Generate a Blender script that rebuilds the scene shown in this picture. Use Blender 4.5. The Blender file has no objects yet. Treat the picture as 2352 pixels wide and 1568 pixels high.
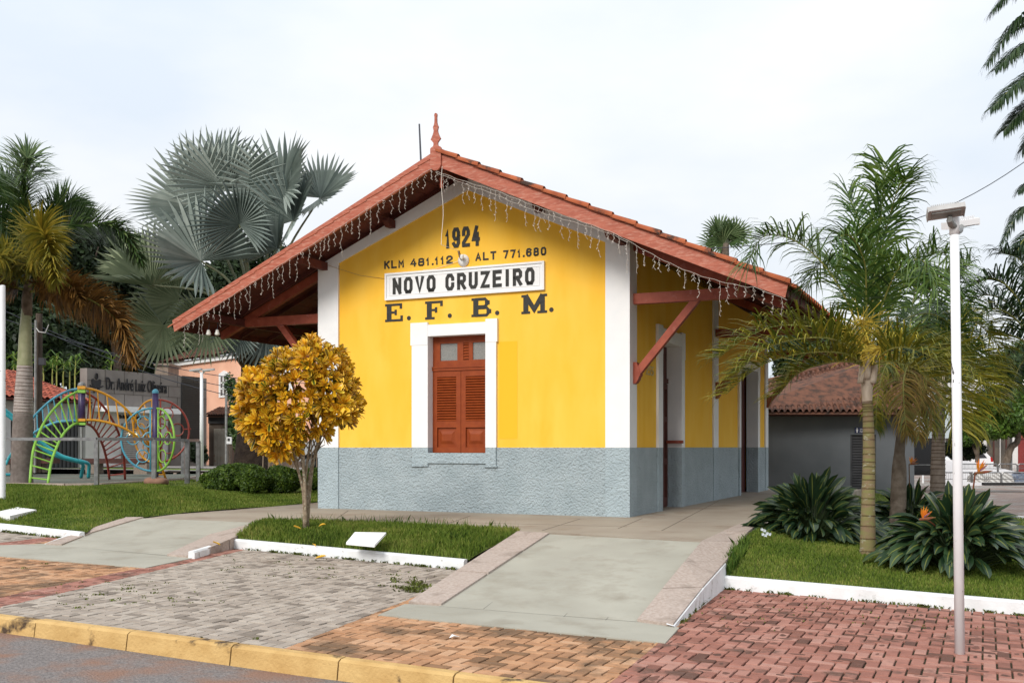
import bpy, bmesh, math, random
import numpy as np
from mathutils import Vector, Matrix
random.seed(7); np.random.seed(7)
sc = bpy.context.scene
R_ = math.radians
# ------------------------------------------------------------------ camera, world, sun, exposure
EYE = 1.2                      # eye height above the station platform (platform top is z = 0)
F, CX, HY = 2390.0, 1176.0, 1026.0
cam = bpy.data.objects.new('camera', bpy.data.cameras.new('camera'))
sc.collection.objects.link(cam)
cam.location = (0, 0, EYE); cam.rotation_euler = (R_(90), 0, 0)
cam.data.sensor_width = 36; cam.data.lens = 36*F/2352; cam.data.shift_y = 242/2352
cam.data.clip_end = 3000
sc.camera = cam
SUN_DIR = Vector((-.46, -.78, .62)).normalized()       # towards the sun
w = bpy.data.worlds.new('World'); sc.world = w; w.use_nodes = True
nt = w.node_tree; nt.nodes.clear()
def N(t, typ, **kw):
    n = t.nodes.new(typ)
    for k, v in kw.items(): setattr(n, k, v)
    return n
out = N(nt, 'ShaderNodeOutputWorld'); bg = N(nt, 'ShaderNodeBackground')
sky = N(nt, 'ShaderNodeTexSky'); sky.sky_type = 'NISHITA'; sky.sun_disc = False
sky.sun_elevation = math.asin(SUN_DIR.z); sky.sun_rotation = math.atan2(SUN_DIR.x, SUN_DIR.y) % (2*math.pi)
tc = N(nt, 'ShaderNodeTexCoord'); sep = N(nt, 'ShaderNodeSeparateXYZ')
nt.links.new(tc.outputs['Generated'], sep.inputs[0])
grad = N(nt, 'ShaderNodeMapRange'); grad.inputs[1].default_value = 0.0; grad.inputs[2].default_value = 1.0
grad.inputs[3].default_value = 4.95; grad.inputs[4].default_value = 7.6      # overcast: zenith brighter than horizon
nt.links.new(sep.outputs[2], grad.inputs[0])
mp = N(nt, 'ShaderNodeMapping'); mp.inputs['Scale'].default_value = (1.3, 1.3, 3.2)
nt.links.new(tc.outputs['Generated'], mp.inputs[0])
nz = N(nt, 'ShaderNodeTexNoise'); nz.inputs['Scale'].default_value = 1.7; nz.inputs['Detail'].default_value = 6
nt.links.new(mp.outputs[0], nz.inputs['Vector'])
cr = N(nt, 'ShaderNodeValToRGB')
cr.color_ramp.elements[0].position = .38; cr.color_ramp.elements[0].color = (.77, .845, .94, 1)
cr.color_ramp.elements[1].position = .62; cr.color_ramp.elements[1].color = (.97, .985, 1.0, 1)
nt.links.new(nz.outputs[0], cr.inputs[0])
mul = N(nt, 'ShaderNodeMix', data_type='RGBA', blend_type='MULTIPLY'); mul.inputs[0].default_value = 1
nt.links.new(cr.outputs[0], mul.inputs[6]); nt.links.new(grad.outputs[0], mul.inputs[7])
mx = N(nt, 'ShaderNodeMix', data_type='RGBA'); mx.inputs[0].default_value = .96
nt.links.new(sky.outputs[0], mx.inputs[6]); nt.links.new(mul.outputs[2], mx.inputs[7])
nt.links.new(mx.outputs[2], bg.inputs[0]); bg.inputs[1].default_value = .1
nt.links.new(bg.outputs[0], out.inputs[0])
sl = bpy.data.lights.new('sun', 'SUN'); sl.energy = 1.5; sl.angle = R_(22); sl.color = (1, .955, .89)
so = bpy.data.objects.new('sun', sl); sc.collection.objects.link(so)
so.rotation_euler = (-SUN_DIR).to_track_quat('-Z', 'Y').to_euler(); so.location = SUN_DIR*60
sc.view_settings.view_transform = 'Standard'; sc.view_settings.look = 'None'
sc.view_settings.gamma = 1; sc.view_settings.exposure = .90
# ------------------------------------------------------------------ geometry of the place
TH = R_(24.5)
D = Vector((-math.cos(TH), math.sin(TH), 0))       # along the station front, to the left
NN = Vector((math.sin(TH), math.cos(TH), 0))       # along the station side, away
R0 = Vector((1.990, 17.814, 0))                    # right front corner of the station
def at(u, v, y): return Vector(((u-CX)/F*y, y, EYE+(HY-v)/F*y))
def onz(u, v, z=0.0):
    y = (EYE-z)*F/(v-HY); return Vector(((u-CX)/F*y, y, z))
KP, ZP, CP = .028, -.45, Vector((0, 9.4, 0))
def pz(x, y): return ZP+KP*((x-CP.x)*D.x+(y-CP.y)*D.y)          # pavement falls gently to the right
def pave(u, v, dz=0.0):
    a = (u-CX)/F; b = (HY-v)/F; kd = KP*(a*D.x+D.y)
    y = (ZP+dz-KP*CP.dot(D)-EYE)/(b-kd); return Vector((a*y, y, EYE+b*y))
def gz(x, y):
    s = (x-R0.x)*D.x+(y-R0.y)*D.y
    return float(np.interp(s, [-60, -6, 0, 4.5, 7.5, 14, 24, 60], [-.45, -.42, -.36, -.12, 0, .26, .42, .6]))
def gnd(u, y):
    x = (u-CX)/F*y; return Vector((x, y, gz(x, y)))
def W(s, q, z=0.0): return R0+D*s+NN*q+Vector((0, 0, z))        # station coordinates to world
# ------------------------------------------------------------------ mesh builder
class MB:
    def __init__(s): s.v = []; s.f = []; s.r = []; s.rv = 0.5; s.t = []
    def add(s, vs, fs, r=None, t=None):
        b = len(s.v); s.v += [tuple(p) for p in vs]
        for f in fs: s.f.append(tuple(i+b for i in f)); s.r.append(s.rv if r is None else r)
        s.t += (t if t is not None else [0.0]*len(vs)); return s
    def box(s, x0, x1, y0, y1, z0, z1):
        vs = [(x, y, z) for z in (z0, z1) for y in (y0, y1) for x in (x0, x1)]
        return s.add(vs, [(0, 2, 3, 1), (4, 5, 7, 6), (0, 1, 5, 4), (2, 6, 7, 3), (0, 4, 6, 2), (1, 3, 7, 5)])
    def obox(s, c, ax, ay, az, hx, hy, hz):
        c = Vector(c); ax, ay, az = Vector(ax)*hx, Vector(ay)*hy, Vector(az)*hz
        vs = [c+ax*i+ay*j+az*k for k in (-1, 1) for j in (-1, 1) for i in (-1, 1)]
        return s.add(vs, [(0, 2, 3, 1), (4, 5, 7, 6), (0, 1, 5, 4), (2, 6, 7, 3), (0, 4, 6, 2), (1, 3, 7, 5)])
    def poly(s, pts): return s.add(pts, [tuple(range(len(pts)))])
    def prism(s, pts, ext):
        n = len(pts); ext = Vector(ext); vs = [Vector(p) for p in pts]; vs += [p+ext for p in vs]
        fs = [tuple(range(n-1, -1, -1)), tuple(range(n, 2*n))]+[(i, (i+1) % n, n+(i+1) % n, n+i) for i in range(n)]
        return s.add(vs, fs)
    def beam(s, a, b, wdt, h, up=(0, 0, 1)):
        a, b = Vector(a), Vector(b); t = (b-a).normalized(); sd = t.cross(Vector(up)).normalized(); u2 = sd.cross(t)
        return s.obox((a+b)/2, t, sd, u2, (b-a).length/2, wdt/2, h/2)
    def tube(s, pts, rad, n=6, cap=True):
        pts = [Vector(p) for p in pts]; k = len(pts)
        if not hasattr(rad, '__len__'): rad = [rad]*k
        vs = []; ref = Vector((.31, .17, .93))
        for i, p in enumerate(pts):
            t = (pts[min(i+1, k-1)]-pts[max(i-1, 0)]).normalized()
            if i == 0:
                if abs(t.dot(ref)) > .9: ref = Vector((.9, .3, .1))
                a = t.cross(ref).normalized()
            else:
                a = (a-t*a.dot(t)).normalized()
            bb = t.cross(a)
            vs += [p+(a*math.cos(j*2*math.pi/n)+bb*math.sin(j*2*math.pi/n))*rad[i] for j in range(n)]
        fs = [(i*n+j, i*n+(j+1) % n, (i+1)*n+(j+1) % n, (i+1)*n+j) for i in range(k-1) for j in range(n)]
        if cap: fs += [tuple(range(n-1, -1, -1)), tuple(range((k-1)*n, k*n))]
        tt = [i/max(1, k-1) for i in range(k) for j in range(n)]
        return s.add(vs, fs, None, tt)
    def lathe(s, prof, c, n=16, ax=(0, 0, 1)):
        ax = Vector(ax).normalized(); q = Vector((0, 0, 1)).rotation_difference(ax); c = Vector(c)
        vs = [c+q @ Vector((r*math.cos(j*2*math.pi/n), r*math.sin(j*2*math.pi/n), z)) for r, z in prof for j in range(n)]
        k = len(prof)
        fs = [(i*n+j, i*n+(j+1) % n, (i+1)*n+(j+1) % n, (i+1)*n+j) for i in range(k-1) for j in range(n)]
        fs += [tuple(range(n-1, -1, -1)), tuple(range((k-1)*n, k*n))]
        return s.add(vs, fs)
    def grid(s, rows):
        n = len(rows[0]); vs = [p for r in rows for p in r]
        return s.add(vs, [(i*n+j, i*n+j+1, (i+1)*n+j+1, (i+1)*n+j) for i in range(len(rows)-1) for j in range(n-1)])
    def mesh(s, name, smooth=False):
        me = bpy.data.meshes.new(name); me.from_pydata(s.v, [], s.f)
        a = me.attributes.new('rnd', 'FLOAT', 'FACE'); a.data.foreach_set('value', s.r)
        a = me.attributes.new('tip', 'FLOAT', 'POINT'); a.data.foreach_set('value', s.t)
        if smooth: me.polygons.foreach_set('use_smooth', [True]*len(me.polygons))
        me.update(); return me
def npmesh(name, v, k, rnd, tip=None):
    """v: (n*k,3) points, faces of k points each"""
    v = np.asarray(v, np.float32).reshape(-1, 3); nf = len(v)//k
    me = bpy.data.meshes.new(name); me.vertices.add(len(v)); me.vertices.foreach_set('co', v.ravel())
    me.loops.add(len(v)); me.loops.foreach_set('vertex_index', np.arange(len(v), dtype=np.int32))
    me.polygons.add(nf); me.polygons.foreach_set('loop_start', np.arange(0, len(v), k, dtype=np.int32))
    me.polygons.foreach_set('loop_total', np.full(nf, k, np.int32))
    a = me.attributes.new('rnd', 'FLOAT', 'FACE'); a.data.foreach_set('value', np.asarray(rnd, np.float32))
    if tip is not None:
        a = me.attributes.new('tip', 'FLOAT', 'POINT'); a.data.foreach_set('value', np.asarray(tip, np.float32))
    me.update(calc_edges=True); return me
def setp(o, label=None, cat=None, group=None, kind=None):
    if label: o['label'] = label
    if cat: o['category'] = cat
    if group: o['group'] = group
    if kind: o['kind'] = kind
    return o
def thing(name, label, cat, loc, rotz=0, group=None):
    o = bpy.data.objects.new(name, None); sc.collection.objects.link(o)
    o.location = loc; o.rotation_euler = (0, 0, rotz); o.empty_display_size = .2
    return setp(o, label, cat, group)
def mo(name, mb, mat, parent=None, local=False, smooth=False, **kw):
    me = mb.mesh(name, smooth) if isinstance(mb, MB) else mb
    o = bpy.data.objects.new(name, me); sc.collection.objects.link(o)
    if mat: me.materials.append(mat)
    if parent:
        o.parent = parent
        if not local:                                   # built in world coordinates
            if parent.type == 'EMPTY':
                o.matrix_parent_inverse = (Matrix.Translation(parent.location) @ parent.rotation_euler.to_matrix().to_4x4()).inverted()
    return setp(o, **kw)
def copy_tree(o, parent=None):
    c = o.copy(); sc.collection.objects.link(c); c.parent = parent
    if parent: c.matrix_parent_inverse = o.matrix_parent_inverse.copy()
    for ch in list(o.children): copy_tree(ch, c)
    return c
# ------------------------------------------------------------------ materials
def M(name, c1, c2=None, scale=4, detail=5, lo=.35, hi=.65, rough=.75, bump=0, bscale=60, bdist=.01, spec=.3, metal=0,
      rnd=None, stain=None, sscale=1.5, slo=.55, shi=.7, trans=0, tipc=None, stretch=None, bdetail=4, coat=0):
    m = bpy.data.materials.new(name); m.use_nodes = True; t = m.node_tree; p = t.nodes['Principled BSDF']
    L = t.links.new
    tcn = N(t, 'ShaderNodeTexCoord'); vec = tcn.outputs['Object']
    if stretch:
        mpn = N(t, 'ShaderNodeMapping'); mpn.inputs['Scale'].default_value = stretch; L(vec, mpn.inputs[0]); vec = mpn.outputs[0]
    col = None
    def ramp(fac, stops):
        r = N(t, 'ShaderNodeValToRGB'); e = r.color_ramp.elements
        e[0].position, e[0].color = stops[0][0], (*stops[0][1], 1); e[1].position, e[1].color = stops[-1][0], (*stops[-1][1], 1)
        for ps, cc in stops[1:-1]:
            x = e.new(ps); x.color = (*cc, 1)
        L(fac, r.inputs[0]); return r.outputs[0]
    if rnd:
        an = N(t, 'ShaderNodeAttribute'); an.attribute_name = 'rnd'
        col = ramp(an.outputs['Fac'], [(i/(len(rnd)-1), c) for i, c in enumerate(rnd)])
    if c2:
        nn = N(t, 'ShaderNodeTexNoise'); nn.inputs['Scale'].default_value = scale; nn.inputs['Detail'].default_value = detail
        L(vec, nn.inputs['Vector']); c = ramp(nn.outputs[0], [(lo, c1), (hi, c2)])
        if col is None: col = c
        else:
            mm = N(t, 'ShaderNodeMix', data_type='RGBA', blend_type='MULTIPLY'); mm.inputs[0].default_value = 1
            L(col, mm.inputs[6]); L(c, mm.inputs[7]); col = mm.outputs[2]
    if tipc:
        an = N(t, 'ShaderNodeAttribute'); an.attribute_name = 'tip'
        fac = ramp(an.outputs['Fac'], [(tipc[1], (0, 0, 0)), (tipc[2], (1, 1, 1))])
        mm = N(t, 'ShaderNodeMix', data_type='RGBA'); L(fac, mm.inputs[0]); mm.inputs[7].default_value = (*tipc[0], 1)
        if col is None: mm.inputs[6].default_value = (*c1, 1)
        else: L(col, mm.inputs[6])
        col = mm.outputs[2]
    if stain:
        nn = N(t, 'ShaderNodeTexNoise'); nn.inputs['Scale'].default_value = sscale; nn.inputs['Detail'].default_value = 7
        nn.inputs['Roughness'].default_value = .62
        L(vec, nn.inputs['Vector']); fac = ramp(nn.outputs[0], [(slo, (0, 0, 0)), (shi, (1, 1, 1))])
        mm = N(t, 'ShaderNodeMix', data_type='RGBA'); L(fac, mm.inputs[0]); mm.inputs[7].default_value = (*stain, 1)
        if col is None: mm.inputs[6].default_value = (*c1, 1)
        else: L(col, mm.inputs[6])
        col = mm.outputs[2]
    if col is None: p.inputs['Base Color'].default_value = (*c1, 1)
    else: L(col, p.inputs['Base Color'])
    p.inputs['Roughness'].default_value = rough; p.inputs['Specular IOR Level'].default_value = spec; p.inputs['Metallic'].default_value = metal
    if coat: p.inputs['Coat Weight'].default_value = coat
    if bump:
        bn = N(t, 'ShaderNodeTexNoise'); bn.inputs['Scale'].default_value = bscale; bn.inputs['Detail'].default_value = bdetail
        L(vec, bn.inputs['Vector']); b = N(t, 'ShaderNodeBump'); b.inputs['Strength'].default_value = bump; b.inputs['Distance'].default_value = bdist
        L(bn.outputs[0], b.inputs['Height']); L(b.outputs[0], p.inputs['Normal'])
    if trans:
        tr = N(t, 'ShaderNodeBsdfTranslucent'); ms = N(t, 'ShaderNodeMixShader'); ms.inputs[0].default_value = trans
        if col is None: tr.inputs[0].default_value = (*c1, 1)
        else: L(col, tr.inputs[0])
        o = t.nodes['Material Output']; L(p.outputs[0], ms.inputs[1]); L(tr.outputs[0], ms.inputs[2]); L(ms.outputs[0], o.inputs[0])
    return m
m_yellow = M('yellow_render', (.88, .49, .05), (.90, .54, .08), scale=1.3, rough=.85, bump=.12, bscale=90, spec=.12, stain=(.85, .46, .04), sscale=1.1, slo=.52, shi=.75, stretch=(1.6, 1.6, .5))
m_white = M('white_paint', (.82, .81, .80), (.77, .77, .77), scale=3, rough=.75, bump=.1, bscale=80, spec=.2)
m_wains = M('blue_grey_roughcast', (.40, .465, .49), (.345, .41, .435), scale=2.5, rough=.9, bump=1, bscale=30, bdist=.06, spec=.15, bdetail=7)
m_wains2 = M('blue_grey_roughcast_trim', (.41, .485, .515), (.36, .43, .46), scale=2.5, rough=.9, bump=1, bscale=30, bdist=.05, spec=.15)
m_barge = M('faded_red_wood', (.42, .125, .075), (.33, .082, .046), scale=5, rough=.55, bump=.35, bscale=22, bdist=.006, stretch=(1, 1, 5), stain=(.52, .26, .19), sscale=7, slo=.50, shi=.75)
m_redwood = M('red_painted_wood', (.33, .078, .042), (.25, .05, .027), scale=6, rough=.5, bump=.4, bscale=26, bdist=.006, stain=(.42, .17, .14), sscale=9, slo=.6, shi=.8)
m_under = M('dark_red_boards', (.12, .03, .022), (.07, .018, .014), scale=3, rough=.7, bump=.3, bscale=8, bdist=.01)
m_shut = M('brick_red_shutter_paint', (.27, .052, .010), (.225, .04, .008), scale=8, rough=.5, spec=.25, bump=.12, bscale=60)
m_door = M('brown_door_paint', (.105, .03, .022), (.08, .022, .017), scale=6, rough=.5)
m_glass = M('dusty_wired_glass', (.16, .18, .18), (.30, .32, .31), scale=60, rough=.18, spec=.6)
m_ink = M('black_sign_paint', (.028, .028, .026), (.045, .044, .04), scale=20, rough=.7)
m_tile = M('clay_roof_tile', (.40, .115, .045), (.30, .075, .03), scale=5, rough=.85, bump=.3, bscale=40, stain=(.05, .028, .02), sscale=3.2, slo=.54, shi=.64, rnd=[(.8, .75, .7), (1, 1, 1), (1.0, .95, .9)])
m_tile_old = M('weathered_roof_tile', (.15, .066, .04), (.095, .043, .029), scale=4, rough=.9, bump=.3, bscale=40, stain=(.045, .03, .022), sscale=4, slo=.5, shi=.66, rnd=[(.65, .6, .58), (1, 1, 1), (1.0, .95, .9)])
m_conc = M('pale_green_grey_concrete', (.385, .37, .31), (.33, .315, .262), scale=1.3, rough=.85, bump=.25, bscale=70, bdist=.004, stain=(.27, .245, .195), sscale=1.9, slo=.52, shi=.78)
m_plat = M('beige_concrete', (.36, .31, .245), (.30, .25, .195), scale=.9, rough=.85, bump=.25, bscale=70, bdist=.004, stain=(.20, .13, .085), sscale=1.1, slo=.55, shi=.78)
m_stone = M('pinkish_granite_kerbstone', (.46, .385, .335), (.36, .285, .24), scale=28, rough=.9, bump=.6, bscale=60, bdist=.01, stain=(.25, .20, .165), sscale=3, slo=.54, shi=.72)
m_wkerb = M('whitewashed_kerb', (.80, .81, .82), (.68, .69, .69), scale=4, rough=.85, bump=.3, bscale=50, stain=(.34, .32, .28), sscale=6, slo=.60, shi=.74)
m_ykerb = M('worn_yellow_kerb', (.56, .37, .15), (.46, .285, .105), scale=5, rough=.9, bump=.8, bscale=34, bdist=.012, stain=(.07, .045, .028), sscale=3.4, slo=.565, shi=.66)
m_road = M('dusty_asphalt', (.15, .135, .13), (.24, .215, .205), scale=34, rough=.95, bump=1, bscale=50, bdist=.02, stain=(.25, .15, .11), sscale=1.7, slo=.44, shi=.62)
m_joint = M('sandy_joint_soil', (.05, .036, .024), (.04, .045, .018), scale=3, rough=1)
m_brickg = M('grey_concrete_paver', (1.0, .98, .95), (.84, .82, .79), scale=9, rough=.9, bump=.5, bscale=80, bdist=.004, rnd=[(.19, .16, .135), (.355, .305, .262), (.395, .345, .298), (.44, .39, .34)], stain=(.21, .165, .125), sscale=1.3, slo=.6, shi=.72)
m_bricko = M('orange_concrete_paver', (1.0, .98, .95), (.80, .78, .75), scale=9, rough=.9, bump=.5, bscale=80, bdist=.004, rnd=[(.19, .11, .06), (.43, .23, .125), (.50, .28, .155), (.55, .34, .21)], stain=(.155, .095, .055), sscale=1.0, slo=.53, shi=.63)
m_brickr = M('red_concrete_paver', (1.0, .98, .95), (.82, .80, .78), scale=9, rough=.9, bump=.5, bscale=80, bdist=.004, rnd=[(.10, .052, .038), (.30, .130, .098), (.35, .158, .122), (.385, .185, .145), (.43, .235, .19)], stain=(.13, .07, .052), sscale=2.8, slo=.56, shi=.66)
m_lawn = M('lawn_soil_and_turf', (.085, .12, .020), (.13, .165, .028), scale=2.5, rough=1, bump=1, bscale=90, bdist=.03, stain=(.10, .085, .035), sscale=1.6, slo=.56, shi=.72)
m_grass = M('grass_blades', (1, 1, 1), (.72, .8, .7), scale=1.1, rough=.6, spec=.25, rnd=[(.05, .09, .012), (.125, .19, .022), (.20, .26, .04), (.34, .32, .09)], trans=.3)
m_grassd = M('tall_grass_blades', (1, 1, 1), (.7, .8, .7), scale=1.1, rough=.6, spec=.25, rnd=[(.035, .075, .012), (.08, .15, .02), (.15, .22, .035)], trans=.3)
m_weed = M('weeds', (1, 1, 1), rnd=[(.09, .11, .02), (.15, .19, .03), (.06, .05, .02)], rough=.7, trans=.25)
m_metal = M('stainless_steel', (.36, .355, .35), (.22, .215, .21), scale=9, rough=.32, metal=1.0)
m_greymet = M('grey_metal', (.30, .30, .29), (.2, .2, .19), scale=8, rough=.5, metal=.4)
m_polew = M('white_pole_paint', (.80, .80, .81), (.74, .75, .76), scale=3, rough=.42, spec=.45, stain=(.10, .095, .09), sscale=6.5, slo=.66, shi=.68, stretch=(2.2, 2.2, 1))
m_lampalu = M('weathered_lamp_housing', (.46, .45, .44), (.36, .35, .34), scale=8, rough=.5, metal=.3)
m_wire = M('dark_cable', (.06, .065, .08), rough=.6)
m_cream = M('cream_cable', (.78, .72, .64), rough=.6)
m_fair = M('fairy_light_wire', (.50, .45, .40), rough=.5)
m_bark = M('grey_brown_bark', (.17, .135, .105), (.10, .075, .055), scale=9, rough=.95, bump=.7, bscale=30, bdist=.02)
m_cbark = M('lichen_bark', (.30, .235, .165), (.17, .12, .075), scale=20, rough=.95, bump=.8, bscale=50, bdist=.01, stain=(.42, .40, .30), sscale=24, slo=.56, shi=.64)
# ------------------------------------------------------------------ the setting: ground, road, pavement, ramps, lawns
st = dict(kind='structure')
def clip(poly, cl):
    """Sutherland-Hodgman: poly clipped by the convex ccw polygon cl (2-D)"""
    for i in range(len(cl)):
        a, b = cl[i], cl[(i+1) % len(cl)]; o = []
        ins = lambda p: (b[0]-a[0])*(p[1]-a[1])-(b[1]-a[1])*(p[0]-a[0]) >= 0
        for j in range(len(poly)):
            p, q = poly[j], poly[(j+1) % len(poly)]
            if ins(p) != ins(q):
                d1 = (b[0]-a[0])*(p[1]-a[1])-(b[1]-a[1])*(p[0]-a[0]); d2 = (b[0]-a[0])*(q[1]-a[1])-(b[1]-a[1])*(q[0]-a[0])
                tt = d1/(d1-d2); x = (p[0]+(q[0]-p[0])*tt, p[1]+(q[1]-p[1])*tt)
                o += [p, x] if ins(p) else [x]
            elif ins(p): o.append(p)
        poly = o
        if not poly: return []
    return poly
# one ground sheet to the horizon
mb = MB(); xs = [-1500, -300, -120, -60, -40, -30, -24, -18, -14, -10, -8, -6, -4, -2, 0, 2, 4, 6, 8, 10, 14, 20, 30, 60, 120, 300, 1500]
ys = [-300, -60, -10, 0, 5, 10, 14, 18, 22, 26, 30, 36, 42, 50, 60, 80, 120, 300, 1500, 2500]
def basez(x, y):
    k = min(1, max(0, (y-15)/6)); kp = max(-.9, min(.25, pz(x, y)))-.32
    return kp*(1-k)+(gz(x, y)-.2)*k
mb.grid([[(x, y, basez(x, y)) for x in xs] for y in ys])
m_gnd = M('dusty_ground', (.20, .165, .13), (.14, .13, .09), scale=.4, rough=1, bump=.4, bscale=8)
mo('ground', mb, m_gnd, **st)
# road
KA, KB = pave(0, 1413), pave(1176, 1561.6)                  # pavement edge = back edge of the street kerb
kd = (KB-KA).normalized(); kn = Vector((kd.y, -kd.x, 0)).normalized()     # kn towards the street
if kn.y > 0: kn = -kn
k0 = KA-kd*26; k1 = KB+kd*20
def onp(p, dz=0): return Vector((p.x, p.y, pz(p.x, p.y)+dz))
mb = MB(); rows = []
for i in range(9):
    rows.append([onp(k0+(k1-k0)*(j/40)+kn*(.13+i*1.2), -.125+.01*math.sin(j*1.3+i)) for j in range(41)])
mb.grid(rows); mo('road', mb, m_road, **st)
# street kerb: painted stones end to end
mb = MB(); L = (k1-k0).length; x = 0; random.seed(3)
off0 = (KA-k0).length
while x < L:
    ln = 1.02+random.uniform(-.05, .05); mb.rv = random.random()
    a = k0+kd*(x+.006); b = k0+kd*min(L, x+ln-.006); dz = random.uniform(-.004, .006)
    pr = [(0, -.2), (0, .014), (.012, .024), (.085, .022), (.118, .004), (.15, -.2)]
    vs = [onp(a+kn*o, z+dz) for o, z in pr]+[onp(b+kn*o, z+dz) for o, z in pr]; n = len(pr)
    mb.add(vs, [tuple(range(n)), tuple(range(2*n-1, n-1, -1))]+[(i, (i+1) % n, n+(i+1) % n, n+i) for i in range(n)])
    x += ln
mo('street_kerb', mb, m_ykerb, **st)
# pavement: joint bed + herringbone pavers, one object per colour
G = {k: pave(*v) for k, v in dict(gob=(640, 1494), got=(845, 1412.6), rbl=(865, 1411), rbr=(1516, 1473), rs_t0=(527, 1260), rs_t1=(562, 1262), rs_b0=(0, 1371), rs_b1=(0, 1394),
     orb=(1400, 1568), lrb0=(0, 1272), lrb1=(330, 1303), isl=(527, 1258), isr=(1065, 1309), stb=(935, 1387), rk0=(1645, 1350), rk1=(2352, 1413), lk0=(0, 1220), lk1=(150, 1240)).items()}
bed = [k0, k1, k1-kn*7.2, k0-kn*9.6]
mb = MB(); mb.poly([onp(p, -.02) for p in bed]); mo('pavement_bed', mb, m_joint, **st)
def line_at(a, b, t): return a+(b-a)*t
kbk = lambda p: k0+kd*((p-k0).dot(kd))                      # nearest point on the kerb's back edge
redA = line_at(G['rs_t0'], G['rs_b0'], 1.9); redB = line_at(G['rs_t1'], G['rs_b1'], 1.9)
gA = line_at(G['got'], G['gob'], 1.9); gT = line_at(G['gob'], G['got'], 3.6)
oA = line_at(G['rbr'], G['orb'], 2.2); oT = line_at(G['orb'], G['rbr'], 4)
kbl = [(k0-kn*.003).to_2d(), (k1-kn*.003).to_2d()]
def ccw(p):
    a = sum(p[i][0]*p[(i+1) % len(p)][1]-p[(i+1) % len(p)][0]*p[i][1] for i in range(len(p)))
    return p if a > 0 else p[::-1]
far = -kn*9.3
def zone(pts): return ccw([tuple(p.to_2d()) if hasattr(p, 'to_2d') else tuple(p) for p in pts])
def kx(p, q):                                               # line p-q met with the kerb's back edge
    d2 = q-p; den = d2.dot(kn); return p+d2*(((k0-p).dot(kn)-.003)/den)
rT0 = line_at(G['rs_b0'], G['rs_t0'], 1.03); rT1 = line_at(G['rs_b1'], G['rs_t1'], 1.03)
eL = kx(G['rs_t0'], G['rs_b0']); eR = kx(G['rs_t1'], G['rs_b1']); eG = kx(G['got'], G['gob']); eO = kx(G['rbr'], G['orb'])
gT2 = line_at(eG, G['got'], 4.6); oT2 = line_at(eO, G['rbr'], 3.4)
zA0, zA1, zB0, zB1 = pave(0, 1260), pave(140, 1237.5), pave(0, 1246), pave(118, 1231.5)
kAp, kBp = kx(zA1, zA0), kx(zB1, zB0); zA1, zB1 = line_at(zA0, zA1, 2.2), line_at(zB0, zB1, 2.2)
zones = [(m_bricko, zone([kAp, eL, rT0, zA1]), 'pavement_orange_pavers_by_playground'),
         (m_brickr, zone([kBp, kAp, zA1, zB1]), 'pavement_red_band_by_lawn'), (m_brickg, zone([k0, kBp, zB1, k0-kn*9]), 'pavement_grey_pavers_by_lawn'),
         (m_brickr, zone([eL, eR, rT1, rT0]), 'pavement_red_band'),
         (m_brickg, zone([eR, eG, gT2, rT1]), 'pavement_grey_pavers'),
         (m_bricko, zone([eG, eO, oT2, gT2]), 'pavement_orange_pavers_by_ramp'),
         (m_brickr, zone([eO, k1, k1-kn*7, oT2]), 'pavement_red_pavers')]
bw = .107; ax = -D; ay = NN; random.seed(5)
bricks = []
for r in range(-60, 140):
    for c in range(-150, 130):
        t = (c-r) % 4
        if t == 0: rc = (c, r, 2, 1)
        elif t == 3: rc = (c, r, 1, 2)
        else: continue
        p0 = Vector((-1, 10, 0))+ax*(rc[0]*bw)+ay*((rc[1]-40)*bw)
        if p0.y < 4 or p0.x < -14 or p0.x > 8 or p0.y > 18: continue
        if (p0-k0).dot(kn) > .3: continue
        g = .0075
        q = [p0+ax*(g+i*(rc[2]*bw-2*g))+ay*(g+j*(rc[3]*bw-2*g)) for i, j in ((0, 0), (1, 0), (1, 1), (0, 1))]
        bricks.append(([tuple(v.to_2d()) for v in q], random.random(), random.uniform(-.003, .003), random.uniform(-.006, .006), random.uniform(-.006, .006)))
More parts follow.
